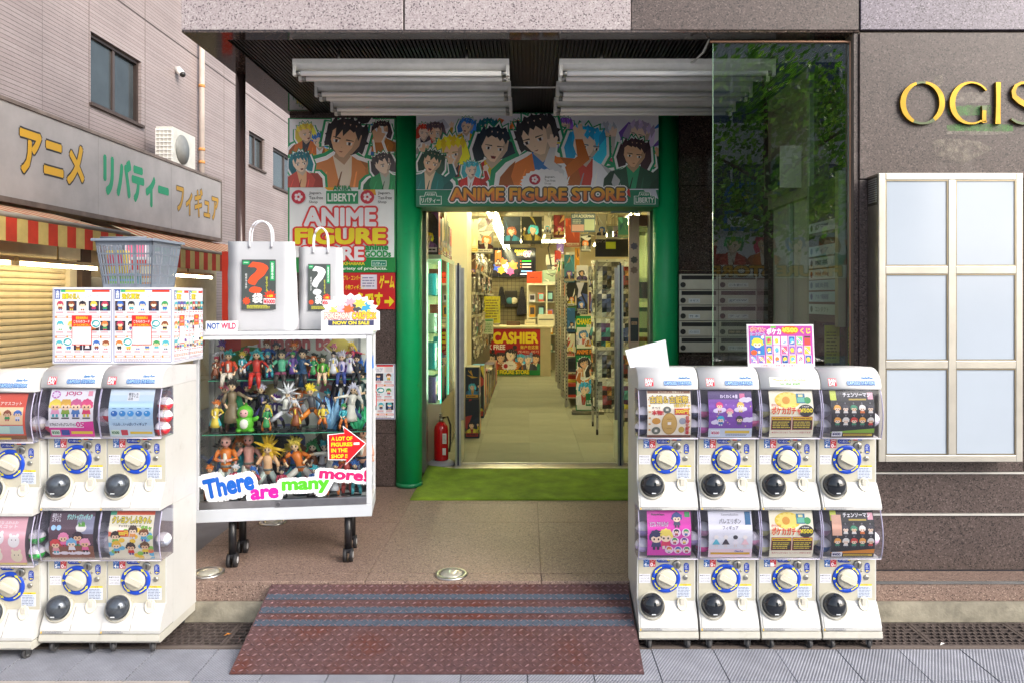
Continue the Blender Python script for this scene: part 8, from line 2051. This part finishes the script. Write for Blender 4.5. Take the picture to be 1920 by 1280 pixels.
p.rect(.66*w, .14*h, .24*w, .05*h, '#8ab8f0', 2); p.rect(.64*w, .05*h, .28*w, .04*h, '#d8d8e4', 2)
p.build('screen_image', emit_attr('screen_glow', .55), tv, (-w/2+.02, -.042, .03))
for k, (x0, y0, x1, y1, nm) in enumerate(((930, 538, 950, 575, 'black cloth bag hung on the wire grid beside the round clock'), (968, 538, 990, 592, 'tall black folded umbrella bag hung on the wire grid'))):
    a = P(x0, y1, YB-.03); b = P(x1, y0, YB-.03); g = MB(); m = (a.x+b.x)/2
    g.prism([(a.x, a.z), (b.x, a.z+.05), (m+.03, b.z), (m-.03, b.z)], YB-.05, YB+.03, 'y', '#1c1a1c'); g.build('black_bag', FOIL, label=nm, cat='bag')
a = P(946, 577, YB-.05); b = P(970, 545, YB-.05)
t = thing('game_disc_unit', 'dark device with pale round discs hung on the grid', 'device', ((a.x+b.x)/2, YB-.03, a.z)); w_, h_ = b.x-a.x, b.z-a.z
g = MB(); g.box(-w_/2, w_/2, 0, .06, 0, h_, '#241f1c'); g.build('case', PLASTIC, t, bevel=.01)
for s, c in ((-.1, '#3a7a8a'), (.25, '#d8d0b8')):
    g = MB(); g.lathe([(.075, 0), (.075, -.012), (.03, -.014)], o=(s*w_, 0, h_*.4), ax='y', n=18, c=c); g.build('disc', PLASTIC, t)
for k, (x0, y0, x1, y1, Y, c, nm) in enumerate(((988, 510, 1016, 531, 15.4, '#cf3d16', 'bright orange red box on the glass case'), (1017, 507, 1043, 532, 15.4, '#8fa08a', 'patterned product box next to the orange red box'), (1024, 478, 1043, 497, 16.2, '#d6d2c0', 'pale product box high on the back shelf'), (1026, 497, 1044, 507, 16.2, '#5a5a54', 'dark flat box on the back shelf'), (1044, 455, 1057, 476, 15.5, '#6a4a9a', 'violet poster card on the back shelf end'))):
    a = P(x0, y1, Y); b = P(x1, y0, Y)
    t = thing('product_box', nm, 'box', (a.x, Y, a.z)); w_, h_ = b.x-a.x, b.z-a.z
    g = MB(); g.box(0, w_, 0, .2, 0, h_, c); g.build('carton', PRINT, t)
    p = Pr()
    if k == 0: p.lines(.2*w_, .4*h_, .6*w_, .2*h_, 1, '#5a1a08', 0)
    else: art(p, w_, h_, 160+k, [c, hexmul(c, .6), '#d8d0c0'], ch=False)
    p.build('carton_print', PRINT, t, (0, -.0008, 0), clip=(0, 0, w_, h_))
bc = thing('back_case', 'white framed glass case with small figures behind the counter', 'case', (PX(1025, 15.4), 15.4, ZP))
xa, xb, zt_ = PX(988, 15.4), PX(1062, 15.4), PZ(532, 15.4)
g = MB(); g.box(xa, xb, 15.36, 15.75, zt_-.03, zt_, '#d6d0bc'); [g.box(x, x+.03, 15.36, 15.39, ZP, zt_-.031, '#d6d0bc') for x in (xa, (xa+xb)/2-.015, xb-.03)]; g.box(xa, xb, 15.72, 15.75, ZP, zt_-.031, '#b8b09a'); g.build('case_frame', CABM, bc, world=True)
for z in (.6, .95, 1.3, 1.62):
    g = MB(); g.box(xa+.03, xb-.03, 15.39, 15.719, z, z+.012, '#c8d0c0'); g.build('case_shelf', CABM, bc, world=True)
for z, nm in ((.613, 'lowest'), (.963, 'second'), (1.313, 'third'), (1.633, 'top')):
    for k in range(4):
        c = r.choice(['#8a7ab8', '#d8a03a', '#c8c4d0', '#7a9a8a', '#b85a4a', '#3a3a48', '#d8d4c8']); g = MB(); h_ = r.uniform(.14, .24)
        g.cbox(0, 0, h_/2, .12, .1, h_, c); g.cbox(0, -.051, h_*.55, .09, .001, h_*.6, r.choice(['#efe8d8', '#3a3440', '#d8703a', '#8ac0c8'])); g.build('boxed_figure', PRINT, label='small boxed figure on the %s shelf of the back case' % nm, cat='box', group='boxed figures in the back case', loc=(xa+.11+.185*k, 15.5, z))

# right: perforated racks, standee, wire rack with bags
def rack(x, Y0, Y1, z1, label):
    t = thing('goods_rack', label, 'rack', (x, Y0, ZP))
    for y in (Y0, Y1):
        g = MB(); g.box(x-.02, x+.02, y-.015, y+.015, ZP+.001, z1, '#a8a392'); [g.box(x-.006, x+.006, y-.0158, y-.0152, ZP+.1+.05*k, ZP+.122+.05*k, '#3c3a34') for k in range(int((z1-ZP-.15)/.05))]; g.build('upright', PAINTED, t, world=True)
    for k in range(6):
        z = ZP+.12+(z1-ZP-.2)*k/5
        g = MB(); g.box(x+.021, x+.40, Y0, Y1, z, z+.015, '#b8b09a'); g.build('shelf', PAINTED, t, world=True)
    return t
RKS = [(.52, 12.6, 13.5), (.53, 11.5, 12.4), (.54, 10.3, 11.3)]
for k, (x, a, b) in enumerate(RKS):
    nm = ['farthest', 'middle', 'near'][k]
    rack(x, a, b, 2.15, 'steel goods rack along the aisle, the %s of three past the standee' % nm)
    for q in range(6):
        z = ZP+.12+(2.15-ZP-.2)*q/5+.016
        for i in range(4):
            c = r.choice(['#d8c84a', '#c8402c', '#3a3a40', '#d8d4c4', '#5a8a4a', '#3f6a9a', '#b87a9a']); hh = r.uniform(.15, .26)
            g = MB(); g.box(-.09, .09, -.1, .1, 0, hh, c); g.box(-.0912, -.0904, -.08, .08, hh*.2, hh*.8, r.choice(['#efe6cc', '#2c2a2c', '#d8903a'])); g.box(-.08, .08, -.1012, -.1004, hh*.2, hh*.8, r.choice(['#efe6cc', '#2c2a2c', '#d8903a']))
            g.build('product_box', PRINT, label='small product box on the %s aisle rack, shelf %s' % (nm, ['one', 'two', 'three', 'four', 'five', 'six'][q]), cat='box', group='small product boxes on the aisle racks', loc=(x+.10, a+.12+.22*i, z))
hang_board('picture_card', 1081, 498, 1102, 528, 9.9, 'white comic style picture card above a darker one on the rack end', 'card', A(70, ['#d8d4d8', '#5a4a78', '#2c2a38']), string=False)
hang_board('picture_card', 1081, 530, 1102, 590, 9.9, 'dark comic style picture card reading Noodle Stopper Figure', 'card', lambda p, w, h: (art(p, w, h, 71, ['#25262e', '#4a5a9a', '#c8c4d0']), p.rect(0, 0, w, .2*h, '#1c1c22', 6.5), p.text('Noodle', .1*w, .135*h, .8*w, .045*h, '#e4e0d8', 7.2, .02), p.text('Stopper', .1*w, .075*h, .8*w, .05*h, '#e4e0d8', 7.2, .02), p.text('Figure', .1*w, .02*h, .8*w, .05*h, '#e4e0d8', 7.2, .02)), string=False)
hang_board('picture_card', 1058, 478, 1077, 530, 10.2, 'teal and brown picture card on the rack end', 'card', A(72, ['#4a8a9a', '#3a3a58', '#c8a878']), string=False)
hang_board('picture_card', 1078, 466, 1087, 506, 9.95, 'narrow amber picture card on the rack end', 'card', A(73, ['#c88a2a', '#7a4a1a', '#e0c070'], ch=False), string=False)
# end wall of the rack that carries the cards
smesh('rack_end_panel', MATTE, [(.52, .535, 10.0, 10.29, ZP, 2.3, '#b5ad94')], kind='structure') if False else None
sd = thing('roll_up_standee', 'green edged roll-up banner reading CHANGE MONEY standing by the wire rack', 'banner', (PX(1080, 9.7), 9.7, ZP))
w, h = .30, PZ(592, 9.7)-ZP-.05
g = MB(); g.box(-.06, w+.06, -.07, .09, .001, .04, '#8f8a7c'); g.build('banner_foot', METAL, sd, bevel=.006)
backing('banner_sheet', w, h, .006, '#128046', PRINT, sd, (0, 0, .045))
p = Pr(); p.rect(0, 0, w, h, '#138a4a', 0); p.rect(.01, .01, w-.02, .47*h, '#e4e4dc', 1); p.rect(.01, .66*h, w-.02, .22*h, '#d8d8cc', 1)
p.text('CHANGE MONEY', .03*w, .91*h, 1.35*w, .06*h, '#ecd628', 2, .045); p.text('両替機', .45*w, .86*h, .4*w, .05*h, '#e8e8d8', 3, .03)
bust(p, .35*w, .70*h, .16*h, '#3a6a9a', '#d8d4e0', '#c85a3a', 1, 2, 171, None); bust(p, .8*w, .68*h, .18*h, '#2e2a2e', '#c8803a', '#e8d8c0', 2, 2, 172, None)
p.rect(0, .585*h, w, .07*h, '#1c2a1c', 6); p.text('ANIME FIGURE', .03*w, .60*h, 1.1*w, .045*h, '#e8902a', 7, .05)
bust(p, .4*w, .36*h, .22*h, '#2c2a30', '#c8683a', '#e0c8a0', 2, 2, 173, '#f4f4f0'); bust(p, .75*w, .22*h, .3*h, '#33302e', '#d8833a', '#2a2a2c', 2, 4.8, 174, '#f4f4f0', spiky=False); bust(p, .35*w, .06*h, .26*h, '#3aa2cc', '#e8e8ec', '#b84a3a', 1, 8, 175, '#f4f4f0', spiky=False)
p.rect(.42*w, .05*h, .6*w, .13*h, '#12784a', 11); p.text('AKIBA', .62*w, .13*h, .4*w, .03*h, '#e8f0e8', 12, .03); p.text('LIBERTY', .47*w, .07*h, .62*w, .04*h, '#e8f0e8', 12, .04)
p.build('banner_print', VINYL, sd, (0, -.001, .045), clip=(0, 0, w, h))
wr = thing('wire_rack', 'wheeled wire rack hung with bagged figures inside the doorway', 'rack', (.9, 8.2, ZP))
WX0, WX1, WY0, WY1 = .765, 1.12, 8.2, 8.75
for (x, y) in ((WX0, WY0), (WX0, WY1), (WX1, WY0), (WX1, WY1)):
    g = MB(); g.box(x-.015, x+.015, y-.015, y+.015, ZP+.07, 2.12, '#a9a595'); [g.box(x-.005, x+.005, y-.0158, y-.0152, .4+.05*k, .418+.05*k, '#3c3a34') for k in range(33)]; g.build('upright', PAINTED, wr, world=True)
    g = MB(); g.cyl((x-.01, y, ZP+.031), (x+.01, y, ZP+.031), .03, n=14, c='#222222'); g.cyl((x, y, ZP+.04), (x, y, ZP+.072), .008, n=8, c='#888888'); g.build('caster', RUBBER, wr, world=True)
g = MB()
for k in range(9): x = WX0+(WX1-WX0)*k/8; g.cyl((x, WY0+.02, .45), (x, WY0+.02, 2.1), .0025, n=5, c='#3a3832')
for k in range(22): z = .45+.078*k; g.cyl((WX0, WY0+.025, z), (WX1, WY0+.025, z), .0025, n=5, c='#3a3832')
for k in range(12): y = WY0+.03+(WY1-WY0-.06)*k/11; g.cyl((WX0-.002, y, .45), (WX0-.002, y, 2.1), .0025, n=5, c='#3a3832')
o = g.build('wire_mesh', METAL, wr, world=True); o['kind'] = 'stuff'
for j, z in enumerate((.58, .92, 1.26, 1.58, 1.88)):
    for i in range(2): hung_bag((.865+.2*i+RND.uniform(-.01, .01), 8.185, z-.08), RND.uniform(-.06, .06), 'crinkled clear bagged figure on the wire rack, %s row' % ['bottom', 'second', 'third', 'fourth', 'top'][j], 'bagged figures on the wire rack', [1, 0, 2, 3, 0][j]+i, True)
    hung_bag((.752, 8.45, z-.08), -PI/2+.1, 'bagged figure on the aisle side of the wire rack', 'bagged figures on the wire rack', j, True)
MORE = ((1103, 500, 1116, 545, 9.2, 'grey picture card tucked beside the wire rack upright'), (1104, 548, 1117, 588, 9.2, 'plum picture card tucked beside the wire rack upright'), (1063, 532, 1078, 575, 10.25, 'yellow and black picture card on the aisle rack end'), (1063, 578, 1078, 622, 10.25, 'blue picture card on the aisle rack end'), (1063, 626, 1078, 668, 10.25, 'cream picture card on the aisle rack end'), (1040, 470, 1052, 500, 13.2, 'small red picture card hung over the far racks'), (1046, 502, 1057, 540, 12.5, 'small green picture card on the far rack end'), (928, 470, 940, 500, 12.6, 'small orange picture card hung over the goods wall'), (880, 478, 892, 520, 9.05, 'brown picture card at the corner of the beige pillar'), (1088, 404, 1104, 440, 10.4, 'blue poster hung far behind the grey product board'), (1020, 404, 1034, 440, 10.8, 'pale poster hung from the pipes in the aisle'), (1038, 404, 1058, 446, 10.2, 'dark red poster hung from the pipes in the aisle'))
for k, (x0, y0, x1, y1, Y, nm) in enumerate(MORE):
    hang_board('picture_card', x0, y0, x1, y1, Y, nm, 'card', A(300+k, [['#8a8a84', '#3a3a44', '#d8d4cc'], ['#6a3a58', '#c8a0b0', '#2a2430'], ['#2a2a26', '#d8c43a', '#e8e4d4'], ['#3a6a9a', '#d8dce4', '#26303c'], ['#e0d8c0', '#8a6a4a', '#c8402c'], ['#b83a30', '#e8d8c8', '#3a2a28'], ['#4a8a4a', '#e8e0b8', '#2a3a2a'], ['#d8803a', '#f0e4cc', '#5a3020'], ['#6a4a34', '#c8a878', '#2c241c'], ['#3a5a8a', '#c8d0e0', '#e0c85a'], ['#dcd4bc', '#8a90a0', '#3a3a3c'], ['#8a2c2c', '#d8a868', '#2c2020']][k]), string=(y0 < 470))
# tall box goods behind the rack so the aisle side is full
for k in range(5):
    z = .35+.36*k; g = MB(); g.box(-.2, .2, -.12, .12, 0, .3, ['#3a3440', '#c8b88a', '#8a4a3a', '#46566a', '#d8d0bc'][k]); g.box(-.2015, -.2005, -.1, .1, .05, .25, '#d8c88a'); g.box(-.17, .17, -.1215, -.1205, .05, .25, ['#b8a8c0', '#6a3a2a', '#e0d0b0', '#c8c4b8', '#5a4a6a'][k])
    g.build('product_box', PRINT, label=['dark', 'cream', 'brown', 'slate blue', 'white'][k]+' carton stacked behind the wire rack', cat='box', loc=(1.35, 9.2, z-.14 if k == 0 else z-.14+.0*k), group=None)

# ================================================================ ACROSS THE STREET (seen mirrored in the glass screen and polished stone)
g = MB(); g.box(-60, 60, -10.0, -7.35, -.12, 0.0, '#8a8a8c'); g.build('far_pavement', GROUNDM, loc=(0, 0, 0), kind='structure')
g = MB(); g.box(-60, 60, -7.35, -7.2, -.12, .012, '#a5a39c'); g.build('far_kerb', CONC, loc=(0, 0, 0), kind='structure')
fb = thing('office_block', 'pale panelled office block with blue glazing across the street', 'building', (6.8, -10, 0))
g = MB(); g.box(4.0, 9.6, -16, -10.05, 0, 9.2, '#c4c7cc'); g.build('wall', MATTE, fb, world=True)
for fl in range(2):
    for k in range(3):
        x = 4.2+1.85*k; z = 3.5+2.5*fl
        g = MB(); g.box(x, x+1.6, -10.049, -10.02, z, z+1.5, '#2f4a66'); w_ = g.build('window', solid('blue_glazing', '#2f4a66', .08, lo=.8, hi=1.2), fb, world=True)
        g = MB(); g.box(x+.78, x+.83, -10.0195, -9.99, z, z+1.5, '#d8dade'); g.box(x-.03, x+1.63, -10.0195, -9.98, z-.06, z-.001, '#d8dade'); g.v = [q-Vector(fb.location) for q in g.v]; g.build('frame', PAINTED, w_)
sgn = thing('street_shop_sign', 'long shop sign reading ANIME FIGURE STORE across the street', 'sign', (9.5, -9.93, 2.2), PI)
g = MB(); g.box(0, 5.3, .002, .1, 0, 1.0, '#e8e6e0'); g.build('sign_box', PAINTED, sgn)
p = Pr(); p.rect(0, 0, 5.3, 1.0, '#dcdce2', 0)
for k in range(7): bust(p, .5+.8*k, .28, .85, HAIRS[k % 10], ['#d9752a', '#c43a34', '#227a74', '#e4e4ec'][k % 4], '#e8dcc8', k, 1+3*(k % 2), 200+k, None, spiky=k % 2 == 0)
p.rect(0, 0, 5.3, .32, '#e9e6de', 7); p.text('ANIME FIGURE STORE', .2, .05, 4.8, .24, '#d8a01c', 8, .05, [('#3a342a', .1)]); p.build('sign_print', PRINT, sgn, clip=(0, 0, 5.3, 1))
p = Pr(); p.rect(0, 0, 1.4, 1.2, '#1f74b4', 0); p.text('レンタル', .1, .5, 1.2, .4, '#d8e03a', 1, .03); p.rect(.1, .1, 1.2, .25, '#e8ecf0', 1)
p.build('blue_hoarding', PRINT, None, (6.2, -9.97, 3.35), (0, 0, PI), label='blue hoarding with yellow lettering across the street', cat='sign')
g = MB(); g.box(4.3, 9.4, -10.04, -10.0, .3, 2.4, '#caa0a0'); g.build('shop_window_front', PRINT, label='pinkish shop front under the sign across the street', cat='shop front')
def leaf_mat():
    m, nt, b = _nodes('leaf')
    a = N(nt, 'ShaderNodeAttribute', attribute_name='Col')
    nt.links.new(a.outputs['Color'], b.inputs['Base Color']); b.inputs['Roughness'].default_value = .5
    tr = N(nt, 'ShaderNodeBsdfTranslucent'); nt.links.new(a.outputs['Color'], tr.inputs[0])
    mx = N(nt, 'ShaderNodeMixShader'); mx.inputs[0].default_value = .5
    out = [n for n in nt.nodes if n.type == 'OUTPUT_MATERIAL'][0]
    nt.links.new(b.outputs[0], mx.inputs[1]); nt.links.new(tr.outputs[0], mx.inputs[2]); nt.links.new(mx.outputs[0], out.inputs['Surface'])
    return m
LEAF = leaf_mat()
def tree(x, y, h, cr, seed, label):
    r = random.Random(seed)
    t = thing('street_tree', label, 'tree', (x, y, 0), 0, 'street trees along the far kerb')
    g = MB(); g.tube([(0, 0, 0), (.03, .02, h*.25), (-.04, .0, h*.5), (.05, .03, h*.8)], [.13, .11, .085, .04], 10, '#4a4036')
    tips = []
    for k in range(11):
        a = r.uniform(0, 2*PI); z0 = h*r.uniform(.32, .7); L = cr*r.uniform(.6, 1.0)
        tip = Vector((L*math.cos(a), L*math.sin(a), z0+L*r.uniform(.2, .8))); g.tube([(0, 0, z0), tip*.5+Vector((0, 0, z0*.5+.1)), tip], [.05, .03, .01], 6, '#4a4036'); tips.append(tip); tips.append(tip*.6+Vector((0, 0, z0*.4)))
    g.build('trunk', attr_mat('bark', .9, 0, .7, 1.2, 15, .5), t)
    g = MB()
    for tip in tips + [Vector((0, 0, h*.85)), Vector((0, 0, h*.7))]:
        for k in range(230):
            d = Vector((r.gauss(0, 1), r.gauss(0, 1), r.gauss(0, .75)))*cr*.24
            p0 = tip+d; s = r.uniform(.05, .10); n = Vector((r.uniform(-1, 1), r.uniform(-1, 1), r.uniform(-.2, 1))).normalized()
            a = n.orthogonal().normalized(); b = n.cross(a)
            c = r.choice(['#5f9a2a', '#72ae34', '#4c8420', '#8cc040', '#417218'])
            g.poly((p0-a*s, p0-b*s*.6, p0+a*s, p0+b*s*.6), c)
    g.build('crown', LEAF, t)
tree(5.1, -7.5, 8.6, 2.3, 4, 'leafy street tree across the road opposite the glass screen')
tree(12.5, -7.6, 7.0, 2.2, 6, 'leafy street tree across the road further along the kerb')
